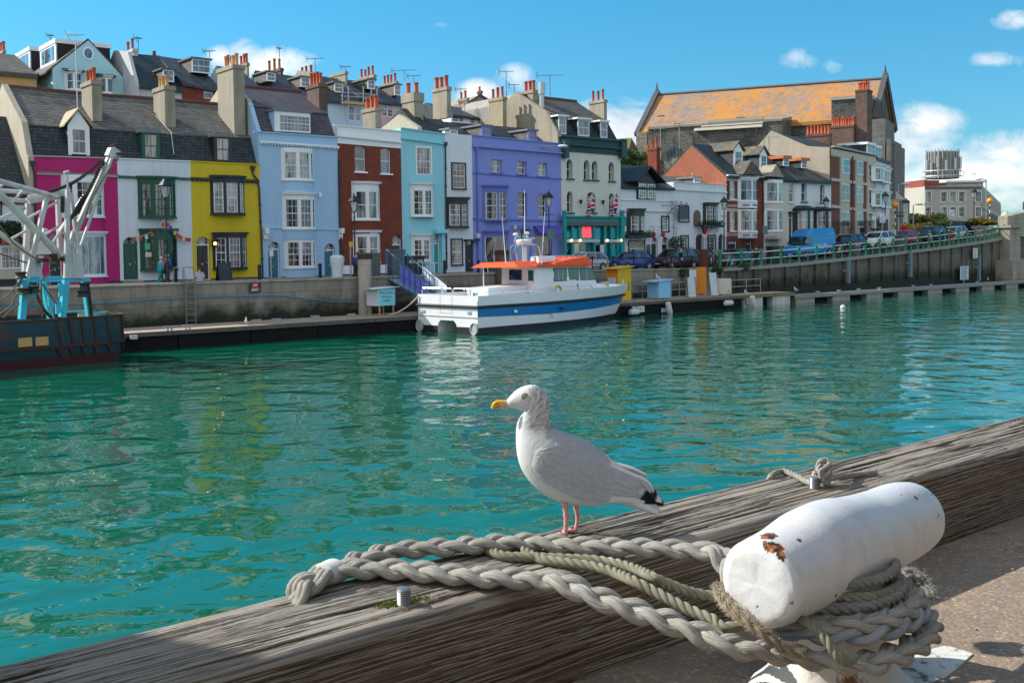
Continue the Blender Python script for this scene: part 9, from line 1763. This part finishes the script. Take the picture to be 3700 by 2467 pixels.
def make_car(kind,label,x,t,m,group='vehicles parked along the quay road',rz=0.0,roofbars=False,flip=False,roof_m=None):
 K=KINDS[kind];L,W,H=K['L'],K['W'],K['H'];p,s=road_pt(x,t);r=thing('parked_van' if kind=='van' else 'parked_car',label,'van' if kind=='van' else 'car',tuple(p),0,group)
 s2=p+Q*.5;dz=road_z(st(p+Q*2)[0],t)-road_z(st(p-Q*2)[0],t);X=(Q+V((0,0,dz/4))).normalized();X=Matrix.Rotation(rz,3,'Z')@X;X=-X if flip else X;Y=V((X.y,-X.x,0)).normalized();Zu=X.cross(V((-Y.x,-Y.y,0))).normalized();Zu=Zu if Zu.z>0 else-Zu;B=V(p)-X*L/2
 def P(x,y,z):return B+X*(x*L)+Y*y+Zu*z
 w=W/2;van=kind=='van'
 st_=[(0,.30,K['nose'],.80),(.02,.22,K['nose']+.1,.9),(.06,.2,(K['nose']+K['bon'])/2+.08,.96),(K['ws'][0]*.6,.19,K['bon']-.03,.99),(K['ws'][0],.19,K['bon']+.02,1),(.4,.19,K['belt'],1),(.6,.19,K['belt']+.01,1),(.85,.2,K['belt']+.03,.99),(.96,.24,K['tail'],.95),(1.0,.36,K['tail']-.1,.88)]
 mb=MB();mb.rings([[P(a,-w*f*.94,z0),P(a,-w*f,z0+.2),P(a,-w*f,(z0+z1)/2+.1),P(a,-w*f*.96,z1-.06),P(a,-w*f*.8,z1),P(a,w*f*.8,z1),P(a,w*f*.96,z1-.06),P(a,w*f,(z0+z1)/2+.1),P(a,w*f,z0+.2),P(a,w*f*.94,z0)]for a,z0,z1,f in st_]);mb.build('body',m,r,smooth=True)
 a0,a1=K['ws'];b0,b1=K['rear'];zb,zt=K['belt']-.02,H-.05;wi=w*.95;wt=w*(.93 if van else.78)
 def gh(e,zt_,zb_):return[[P(a0-e*.02,-wi-e,zb_),P(b1+e*.02,-wi-e,zb_),P(b1+e*.02,wi+e,zb_),P(a0-e*.02,wi+e,zb_)],[P(a1,-wt-e,zt_),P(b0,-wt-e,zt_),P(b0,wt+e,zt_),P(a1,wt+e,zt_)]]
 if van:
  mb=MB();am=.34;mb.hexa([P(a0,-wi,zb),P(am,-wi,zb),P(am,wi,zb),P(a0,wi,zb)],[P(a1-.03,-wt,2.0),P(am,-wt,2.0),P(am,wt,2.0),P(a1-.03,wt,2.0)]);mb.build('glass',M_CGL,r)
  mb=MB();mb.hexa([P(am,-w*.99,zb-.2),P(.99,-w*.99,zb-.2),P(.99,w*.99,zb-.2),P(am,w*.99,zb-.2)],[P(am,-wt,2.0),P(.985,-wt,2.0),P(.985,wt,2.0),P(am,wt,2.0)]);mb.rings([[P(a,-q_*wt,2.0),P(a,-q_*wt*.97,z-.25),P(a,-q_*wt*.85,z),P(a,q_*wt*.85,z),P(a,q_*wt*.97,z-.25),P(a,q_*wt,2.0)]for a,z,q_ in((a1-.04,2.12,.98),(a1+.01,2.35,1),(a1+.08,H,1),(.98,H,1),(.99,H-.1,.98))]);mb.build('box_body',m,r,smooth=True)
  mb=MB()
  for yy in(-w*1.0,w*1.0-.0):
   for z in(1.5,1.95):mb.tube([P(.40,yy,z),P(.97,yy,z)],.018,4)
  mb.build('side_moulding',m,r);MB().sphere(P(.31,-w*.2,H+.1),.13,8,6).build('beacon',paint('amber_beacon',(.8,.2,.01),.3),r);MB().hexa(*[[P(a0+.004,y,zb+.02)+V((0,0,.0)),P(a0+.004,y+.04,zb+.02),P(a1-.03,y+.04,1.99),P(a1-.03,y,1.99)]if k==0 else[P(a0-.006,y,zb+.02),P(a0-.006,y+.04,zb+.02),P(a1-.04,y+.04,1.99),P(a1-.04,y,1.99)]for k,y in((0,-.02),(1,-.02))]).build('wiper',M_PLB,r)
  F=Fac(tuple(P(.5,w,0).xy),tuple(X.xy));
 else:
  MB().hexa(*gh(0,zt,zb)).build('glass',M_CGL,r,smooth=False)
  mb=MB();mb.rings([[P(a,-q_*wt,z-.06),P(a,-q_*wt*.9,z),P(a,q_*wt*.9,z),P(a,q_*wt,z-.06)]for a,z,q_ in((a1-.03,H-.07,.97),(a1+.03,H-.02,1.03),((a1+b0)/2,H,1.04),(b0-.02,H-.02,1.03),(b0+.03,H-.08,.97))]);mb.build('roof',roof_m or m,r,smooth=True)
  for yy in(-1,1):
   for xa_,xb_,q_ in((a0,a1,.045),(b1,b0,.085),((a1+b0)/2+.01,(a1+b0)/2,.05)):MB().tube([P(xa_,yy*(wi+.004),zb),P(xb_,yy*(wt+.01),zt)],q_,5).build('pillar',roof_m or m,r)
 for yy in(-1,1):MB().sphere(P(a0+.07,yy*(w+.09),K['belt']+.06),.1,8,6,(.8,1,.8)).build('mirror',m,r,smooth=True)
 rw=.31 if not van else.34
 for xa in(.165,.80):
  for yy in(-1,1):
   c=P(xa,yy*(w-.10),rw);def_=[(c+Y*(yy*q_),rr)for q_,rr in((-.1,rw*.9),(-.09,rw),(.10,rw),(.115,rw*.9),(.12,rw*.66))];mb=MB().rings([[cc+X*(rr*math.cos(t))+Zu*(rr*math.sin(t))for t in[2*pi*k/18 for k in range(18)]]for cc,rr in def_]);tw=mb.build('wheel',M_TYRE,r,smooth=True)
   mb=MB()
   for k in range(6):t=2*pi*k/6;mb.tube([c+Y*(yy*.122),c+Y*(yy*.126)+X*(rw*.6*math.cos(t))+Zu*(rw*.6*math.sin(t))],.03,4)
   mb.rings([[c+Y*(yy*q_)+X*(rr*math.cos(t))+Zu*(rr*math.sin(t))for t in[2*pi*k/18 for k in range(18)]]for q_,rr in((.118,rw*.66),(.128,rw*.64),(.124,rw*.56))],cap=False);mb.build('rim',M_RIM,tw)
   mb=MB();mb.rings([[c+Y*(yy*q_)+X*(rr*math.cos(t))+Zu*(rr*math.sin(t))for t in[pi*k/10 for k in range(11)]]for q_,rr in((.085,rw*1.18),(.118,rw*1.18),(.118,rw*1.04),(.085,rw*1.04))],cap=False,closed=False);mb.build('wheel_arch',M_PLB,r)
 zl=K['nose']+.06
 for yy in(-1,1):MB().hexa([P(.03,yy*w*.48,zl-.08),P(.05,yy*w*.9,zl-.06),P(.10,yy*w*.965,zl-.04),P(.06,yy*w*.5,zl-.08)],[P(.045,yy*w*.5,zl+.1),P(.07,yy*w*.88,zl+.13),P(.13,yy*w*.955,zl+.13),P(.08,yy*w*.5,zl+.12)]).build('headlight',M_LGT,r);MB().hexa([P(.985,yy*w*.6,K['tail']-.35),P(.975,yy*w*.93,K['tail']-.35),P(.93,yy*w*.985,K['tail']-.35),P(.97,yy*w*.6,K['tail']-.35)],[P(.985,yy*w*.62,K['tail']-.12),P(.975,yy*w*.9,K['tail']-.12),P(.93,yy*w*.975,K['tail']-.12),P(.97,yy*w*.62,K['tail']-.12)]).build('tail_light',M_TAIL,r)
 MB().hexa([P(-.002,-w*.6,.34),P(-.002,w*.6,.34),P(.03,w*.6,.34),P(.03,-w*.6,.34)],[P(.0,-w*.55,.55),P(.0,w*.55,.55),P(.03,w*.55,.55),P(.03,-w*.55,.55)]).build('grille',M_PLB,r);MB().hexa([P(-.008,-.26,.42),P(-.008,.26,.42),P(-.003,.26,.42),P(-.003,-.26,.42)],[P(-.006,-.26,.52),P(-.006,.26,.52),P(-.001,.26,.52),P(-.001,-.26,.52)]).build('number_plate',m_sw,r)
 mb=MB()
 for yy in(-1,1):
  y_=yy*(w+.004)
  for a in(a1+.02,(a1+b0)/2+.01):mb.tube([P(a,y_,.32),P(a,y_,K['belt']-.02)],.006,4)
  mb.tube([P(.22,y_,.32),P(.74,y_,.32)],.035,4)
 mb.build('door_seam',M_PLB,r)
 if roofbars:
  for yy in(-1,1):MB().tube([P(a1+.03,yy*wt*.9,H+.02),P(a1+.06,yy*wt*.9,H+.07),P(b0-.06,yy*wt*.9,H+.07),P(b0-.03,yy*wt*.9,H+.02)],.022,5).build('roof_bar',M_RIM if roofbars==1 else M_PLB,r)
 return r,P,w
make_car('hatch','silver hatchback parked before the turquoise shopfront, partly behind the boat roof',2112,-7.8,carpaint('silver',(.36,.40,.45)));make_car('hatch','royal blue hatchback parked before the turquoise shopfront and the pub',2282,-7.8,carpaint('blue',(.008,.035,.20)));make_car('mpv','maroon people carrier parked before the timbered pub',2440,-7.9,carpaint('maroon',(.035,.008,.018)),roofbars=2);make_car('hatch','small dark grey car with its tail towards the rusty steel pile',2512,-9.6,carpaint('charcoal',(.02,.022,.024)));make_car('saloon','dark teal car behind the bicycles and the green railing',2655,-8.2,carpaint('teal',(.012,.045,.055)))
rv,PV,wv=make_car('van','bright blue high roofed van with an amber beacon on the ramp',2925,-7.6,carpaint('sky',(.015,.20,.50)))
mb=MB();F=Fac(tuple(PV(.36,wv+.012,0).xy),tuple(Q.xy));zv=PV(.5,wv,1.05).z
for i,(a,b_,h_)in enumerate(((.40,.47,.16),(.48,.55,.22),(.56,.60,.14),(.62,.73,.2),(.44,.53,.06),(.55,.68,.06))):
 z=1.0 if i<4 else.82;MB().hexa([PV(a,wv*1.0+.008,z),PV(b_,wv+.008,z),PV(b_,wv+.004,z),PV(a,wv+.004,z)],[PV(a+.01,wv+.008,z+h_),PV(b_,wv+.008,z+h_*.8),PV(b_,wv+.004,z+h_*.8),PV(a+.01,wv+.004,z+h_)]).build('side_graphic',paint('pale_graphic',(.42,.58,.70),.5),rv)
make_car('suv','black estate car with pale roof bars behind the blue van',3063,-7.6,carpaint('black',(.012,.014,.016)),roofbars=1);make_car('suv','white crossover car parked on the ramp',3172,-7.6,carpaint('white',(.62,.64,.66)));make_car('hatch','red hatchback parked on the ramp',3272,-7.8,carpaint('red',(.52,.012,.035)));make_car('suv','dark green four wheel drive behind the walkers near the top of the ramp',3362,-7.8,carpaint('green',(.012,.03,.03)));make_car('hatch','silver hatchback near the top of the ramp',3444,-7.6,carpaint('pale',(.42,.45,.48)));make_car('suv','dark blue car with its tailgate towards the office block',3488,-10.5,carpaint('navy',(.012,.03,.05)),flip=True);make_car('saloon','dark car at the bridge end of the ramp',3578,-8.2,carpaint('slate',(.03,.045,.06)))
def skinned(name,chains,m,par,origin):
 """one smooth tapering surface grown over joined chains of (point, radius)"""
 vs,es,rs,idx=[],[],[],{}
 for ch in chains:
  prev=None
  for p_,r in ch:
   k=tuple(round(c,4)for c in p_)
   if k not in idx:idx[k]=len(vs);vs.append(V(p_));rs.append(r)
   if prev is not None and prev!=idx[k]:es.append((prev,idx[k]))
   prev=idx[k]
 me=bpy.data.meshes.new(name);me.from_pydata(vs,es,[]);o=bpy.data.objects.new(name,me);col.objects.link(o);me.materials.append(m);o.parent=par
 md=o.modifiers.new('skin','SKIN');sv=me.skin_vertices[0].data if me.skin_vertices else None
 if sv is None:
  return o
 for i,r in enumerate(rs):sv[i].radius=(r,r);sv[i].use_root=(i==0)
 md.use_smooth_shade=True;sb_=o.modifiers.new('sub','SUBSURF');sb_.levels=1;sb_.render_levels=1;return o
def limbmesh(name,chains,m,par):
 mb=MB()
 for ch in chains:
  P_c=smooth_path([p_ for p_,_ in ch],.06);n=len(P_c);rr=[r for _,r in ch];R_=[rr[min(int(i/(n-1)*(len(rr)-1)),len(rr)-2)]+(rr[min(int(i/(n-1)*(len(rr)-1)),len(rr)-2)+1]-rr[min(int(i/(n-1)*(len(rr)-1)),len(rr)-2)])*((i/(n-1)*(len(rr)-1))%1 if i<n-1 else 1)for i in range(n)]
  mb.tube(P_c,R_,8)
 return mb.build(name,m,par,local=True,smooth='all')
SKINM=paint('skin',(.50,.27,.19),.6,.1,10,bmp=0)
def person(label,base,face,top,legs,hair,h=1.68,pose='walk',sit=False,skirt=None,extras=(),hat=None,stripes=False):
 """face = heading angle; the body is one surface under jacket, trousers and hair"""
 r=thing('person',label,'person',tuple(base),face,None);k=h/1.7;up0=0.0
 hip=.50*k if sit else.90*k;lean=.06 if pose in('walk','sit')else 0
 def P(x,y,z):return V((x*k,y*k,z))
 def q(x,y,z):return V((x*k,y*k,hip+z*k))
 sh=q(lean,0,.50);nk=q(lean+.01,0,.58);hd=q(lean+.04,0,.70);ctop=q(lean+.03,0,.79)
 if sit:kn=[V((.42*k,s*.12*k,hip+.02))for s in(-1,1)];an=[V((.44*k,s*.12*k,.08))for s in(-1,1)]
 else:
  st2=.16 if pose=='walk' else.02;kn=[V((st2*s+.04,s*.09*k,.48*k))for s in(-1,1)];an=[V((1.5*st2*s-(.08 if s<0 and pose=='walk' else 0),s*.09*k,.07))for s in(-1,1)]
 hipj=[q(0,s*.09,-.02)for s in(-1,1)];shj=[q(lean,s*.185,.46)for s in(-1,1)];bend=.25 if sit or pose=='hold' else.06
 el=[q(lean-.02+(.06 if pose=='walk' else 0)*s,s*.24,.20)for s in(-1,1)];wr=[q(lean+bend+.04*s*(pose=='walk'),s*(.20-(.08 if bend>.1 else 0)),.0 if bend<.1 else.10)for s in(-1,1)];ha=[w_+(w_-e_).normalized()*.09*k for w_,e_ in zip(wr,el)]
 toe=[a+V((.16*k,0,-.035))for a in an];pel=q(0,0,0);ch=q(lean*.7,0,.34);ws=q(lean*.3,0,.14)
 body=[[(pel,.13*k),(ws,.12*k),(ch,.14*k),(sh,.10*k),(nk,.052*k),(q(lean+.03,0,.63),.07*k),(hd,.098*k),(ctop,.06*k)]]
 for i in(0,1):body+=[[(sh,.10*k),(shj[i],.055*k),(el[i],.042*k),(wr[i],.03*k),(ha[i],.035*k)],[(pel,.13*k),(hipj[i],.085*k),(kn[i],.058*k),(an[i],.04*k),(toe[i],.035*k)]]
 skinned('body',body,SKINM,r,base)
 MB().sphere(hd+V((.095*k,0,-.01)),.02*k,6,4).build('nose',SKINM,r,local=True)
 tor=[(q(lean*.1,0,-.06),.155*k),(ws,.150*k),(ch,.168*k),(q(lean,0,.46),.13*k),(q(lean,0,.53),.075*k)]
 mt=MB();n=14;pc=smooth_path([p_ for p_,_ in tor],.08);rs_=[]
 for i,p_ in enumerate(pc):
  f=i/(len(pc)-1)*(len(tor)-1);j=min(int(f),len(tor)-2);rr=tor[j][1]+(tor[j+1][1]-tor[j][1])*(f-j);wx=1.32 if f<3.2 else 1.32-(f-3.2)*.35;rs_.append([p_+V((rr*.80*math.cos(t),rr*wx*math.sin(t),0))for t in[2*pi*a/n for a in range(n)]])
 mt.rings(rs_);jk=mt.build('jacket',top,r,local=True,smooth='all');limbmesh('sleeve',[[(shj[i]+V((0,0,.02)),.075*k),(el[i],.06*k),(wr[i],.046*k)]for i in(0,)],top,jk);limbmesh('sleeve',[[(shj[1]+V((0,0,.02)),.075*k),(el[1],.06*k),(wr[1],.046*k)]],top,jk)
 if skirt:MB().rings([[V((x_+rr*math.cos(t),rr*1.1*math.sin(t),z))for t in[2*pi*a/12 for a in range(12)]]for z,rr,x_ in((hip+.08,.15*k,0),(hip-.1,.2*k,0),(.42*k,.24*k,.02))]).build('skirt',skirt,r,local=True,smooth='all')
 else:tr_=limbmesh('trousers',[[(hipj[0]+V((0,0,.06)),.115*k),(kn[0],.082*k),(an[0],.062*k)],[(hipj[1]+V((0,0,.06)),.115*k),(kn[1],.082*k),(an[1],.062*k)]],legs,r)
 for i in(0,1):MB().sphere(an[i]+V((.07*k,0,-.035)),.07*k,8,5,(1.8,.75,.6)).build('shoe',M_PLB,r,local=True,smooth=True)
 if hair:MB().rings([[hd+V((-.014*k+rr*math.cos(t),rr*.92*math.sin(t),z*k))for t in[2*pi*a/12 for a in range(12)]]for z,rr in((-.03,.088*k),(.03,.108*k),(.07,.098*k),(.105,.06*k),(.118,.01*k))]).build('hair',hair,r,local=True,smooth='all')
 if hat:MB().lathe([(.17*k,.04),(.17*k,.055),(.10*k,.06),(.095*k,.13),(.01,.15)],hd,12).build('hat',hat,r,local=True)
 for e in extras:
  if e[0]=='pack':MB().rings([[q(lean-.20+rr*.55*math.cos(t),rr*math.sin(t),z)for t in[2*pi*a/10 for a in range(10)]]for z,rr in((.02,.06),(.06,.16),(.3,.17),(.44,.12),(.48,.03))]).build('backpack',e[1],r,local=True,smooth='all')
  if e[0]=='bag':MB().rings([[q(-.02+rr*.5*math.cos(t),-.30+rr*.5*math.sin(t),z)for t in[2*pi*a/10 for a in range(10)]]for z,rr in((-.2,.1),(-.16,.18),(.02,.16),(.06,.05))]).build('shoulder_bag',e[1],r,local=True,smooth='all')
 return r
aq=math.atan2(Q.y,Q.x);an_=math.atan2(N.y,N.x)
cl=lambda n,c:paint('cloth_'+n,c,.9,.18,6,bmp=.1)
HW=cl('white_hair',(.55,.53,.5));HB=cl('brown_hair',(.12,.06,.03));HBL=cl('blond_hair',(.55,.42,.22));NAVY=cl('navy',(.012,.016,.035));DK=cl('dark',(.02,.02,.022));JEAN=cl('denim',(.03,.05,.10))
m_str,nt,b=new_mat('striped_jersey');spz=nd(nt,'ShaderNodeSeparateXYZ');lk(nt,opos(nt),spz.inputs[0]);setc(nt,b,mixc(nt,ramp(nt,mth(nt,'FRACT',mth(nt,'MULTIPLY',spz.outputs[2],11)),[(.60,0),(.64,1)]),(.66,.67,.70),(.03,.04,.12)));b.inputs['Roughness'].default_value=.9
person('walker in a teal jacket and green trousers with a dark shoulder bag',road_pt(578,-5.9)[0],aq+.35,cl('teal',(.01,.30,.33)),cl('green',(.01,.20,.12)),HW,1.6,extras=(('bag',DK),));person('white haired walker in a blue jacket with a red backpack',road_pt(601,-6.4)[0],aq+.6,cl('royal',(.03,.09,.35)),DK,HW,1.74,extras=(('pack',cl('red_pack',(.42,.03,.06))),))
p=wall_pt(722,-4.75)[0];p.z=wall_z(st(p)[0])+.12-.42;person('person in a striped navy and white jersey sitting on the quay wall',p,an_+pi+.2,m_str,cl('white_trousers',(.5,.5,.55)),HB,1.62,sit=True,extras=(('bag',cl('pink_bag',(.35,.18,.3))),))
person('person in a blue jacket partly behind the peeling timber pile',road_pt(1292,-6.0)[0],an_+2.6,cl('mid_blue',(.02,.08,.28)),DK,HB,1.7,'stand');person('bald man in a long dark navy coat before the maroon car',road_pt(2460,-5.7)[0],aq-.5,NAVY,NAVY,None,1.78,'stand',extras=(('bag',cl('lilac_bag',(.35,.3,.5))),))
p=road_pt(2575,-5.65)[0];person('man in a white shirt and hat sitting on the bench by the first green post',p,an_+.2,cl('white_shirt',(.55,.57,.6)),cl('khaki',(.10,.09,.07)),HW,1.68,sit=True,hat=cl('straw_hat',(.22,.12,.08)))
person('person in black standing behind the second bicycle',road_pt(2733,-6.3)[0],aq+1,DK,DK,HB,1.7,'stand',hat=cl('red_cap',(.3,.04,.04)));person('person in dark clothes walking behind the black car',road_pt(3114,-10.6)[0],aq,NAVY,JEAN,DK,1.74);person('person in grey sitting on the slatted bench beside the white car',road_pt(3194,-5.6)[0],an_+2.9,DK,JEAN,HB,1.66,sit=True);person('pale dressed person sitting on the slatted bench by the black car',road_pt(3038,-5.6)[0],an_+2.8,cl('pale_top',(.5,.4,.4)),cl('pale_legs',(.3,.25,.25)),HBL,1.6,sit=True)
person('walker in a dark green jacket leading a grey dog',road_pt(3322,-5.9)[0],aq+pi-.6,cl('dark_green',(.015,.03,.025)),DK,HB,1.76);person('blond walker in a pale pink top',road_pt(3360,-5.9)[0],aq+pi-.4,cl('pale_pink',(.5,.4,.42)),DK,HBL,1.66);person('bald man in a navy pullover walking uphill',road_pt(3398,-5.9)[0],aq,NAVY,JEAN,None,1.76);person('walker in black next to the figure in the red skirt',road_pt(3427,-6.0)[0],aq,DK,DK,HB,1.74);person('figure in a red skirt and dark top near the top of the ramp',road_pt(3437,-5.8)[0],aq+.2,DK,DK,HB,1.62,'stand',skirt=cl('red_skirt',(.45,.02,.04)));person('person in a bright red jacket behind the red car',road_pt(3267,-10.4)[0],aq,cl('red',(.5,.02,.03)),DK,HB,1.7,'stand')
p=HP(st(on_t(3688,795,-6))[0],-5.6,on_t(3690,800,-5.6).z-1.3);person('person looking over the bridge parapet at the edge of view',p,an_,cl('lilac_top',(.3,.3,.42)),DK,HB,1.65,'stand')
p=road_pt(3338,-5.7)[0];r=thing('dog','grey dog standing between the two walkers on the ramp','dog',tuple(p),aq+pi-.3);c=lambda x,y,z:V((x,y,z));DG=cl('grey_fur',(.16,.16,.17))
skinned('body',[[(c(-.3,0,.52),.10),(c(0,0,.52),.115),(c(.22,0,.52),.13),(c(.36,0,.66),.075),(c(.46,0,.76),.075),(c(.6,0,.72),.04)],[(c(-.3,0,.52),.10),(c(-.42,0,.6),.03),(c(-.5,0,.72),.02)]]+[[(c(.22,0,.52),.13),(c(.24,s_*.09,.34),.05),(c(.23,s_*.09,.17),.032),(c(.26,s_*.09,.03),.035)]for s_ in(-1,1)]+[[(c(-.3,0,.52),.10),(c(-.27,s_*.09,.34),.06),(c(-.38,s_*.09,.2),.035),(c(-.34,s_*.09,.03),.035)]for s_ in(-1,1)],DG,r,p)
for s_ in(-1,1):MB().prism([c(.42,s_*.05,.8),c(.46,s_*.09,.8),c(.44,s_*.07,.9)],V((.02,0,0))).build('ear',DG,r,local=True)
def bike(label,x,t,m,basket):
 p,s=road_pt(x,t);r=thing('bicycle',label,'bicycle',tuple(p),0,'bicycles leaning on the green railing');B=V(p)
 def P(a,z,y=0.0):return B+Q*a+V((0,0,z))+N*(y+z*.08)
 for a,nm in((-.52,'front_wheel'),(.52,'rear_wheel')):
  MB().tube([P(a+.34*math.cos(k*pi/10),.35+.34*math.sin(k*pi/10))for k in range(21)],.022,5).build(nm,M_TYRE,r);mb=MB()
  for k in range(8):mb.tube([P(a,.35),P(a+.32*math.cos(k*pi/4),.35+.32*math.sin(k*pi/4))],.005,3)
  mb.build('spokes',M_RIM,r)
 mb=MB()
 for u_,v_ in(((-.52,.35),(-.38,.92)),((-.40,.82),(.22,.78)),((-.42,.72),(.08,.30)),((.08,.30),(.24,.90)),((.08,.30),(.52,.35)),((.22,.78),(.52,.35))):mb.tube([P(*u_),P(*v_)],.02,6)
 mb.build('frame',m,r);mb=MB();mb.tube([P(-.38,.92),P(-.40,1.04),P(-.36,1.06,.28)],.014,5);mb.tube([P(-.40,1.04),P(-.36,1.06,-.28)],.014,5);mb.build('handlebar',M_RIM,r);MB().sphere(P(.25,.94),.11,8,5,(1.3,.8,.4)).build('saddle',M_PLB,r,smooth=True);MB().lathe([(.10,-.02),(.10,.02)],P(.08,.30,.05),10).build('crank',M_RIM,r)
 if basket:
  mb=MB()
  for i in range(6):
   z=.80+i*.06;w=.13+i*.012;mb.tube([P(-.62-w,z,-w),P(-.62+w,z,-w),P(-.62+w,z,w),P(-.62-w,z,w),P(-.62-w,z,-w)],.007,3)
  mb.build('basket',M_RIM,r)
bike('silver bicycle with a wire basket against the green railing',2642,-5.25,M_RIM,1);bike('blue bicycle against the green railing',2707,-5.3,paint('bike_blue',(.02,.22,.42),.4),0)
cmap=_cm()
def gullcopy(label,pos,rz,sc=1.0,sit=False):
 o=copy_tree(gull,None,cmap);o.location=V(pos)-V((0,0,.13 if sit else 0));o.rotation_euler=(0,0,rz);o.scale=(sc,)*3;o['label']=label;return o
gullcopy('gull standing on the lid of the pale blue box',BOXTOP,.1);gullcopy('gull standing at the far end of the yellowish pontoon',on_z(*Z(8,1765,1188),DECK+.06),.3);gullcopy('gull sitting on the yellowish pontoon deck by the cream board',on_z(*Z(8,1296,1203),DECK+.06),.2,1,True);gullcopy('white gull on the tan pontoon near the trawler',on_z(*Z(4,364,1500),DECK+.01),pi*.6);gullcopy('gull perched on the grey walkway near the bridge',on_z(*Z('B',1908,900),.68),pi*.4);gullcopy('gull resting on the parapet pub roof',FH.P(FH.hit(*Z(7,800,1140),-3)[0],FH.hit(*Z(7,800,1150),-3)[1],-3),.2)
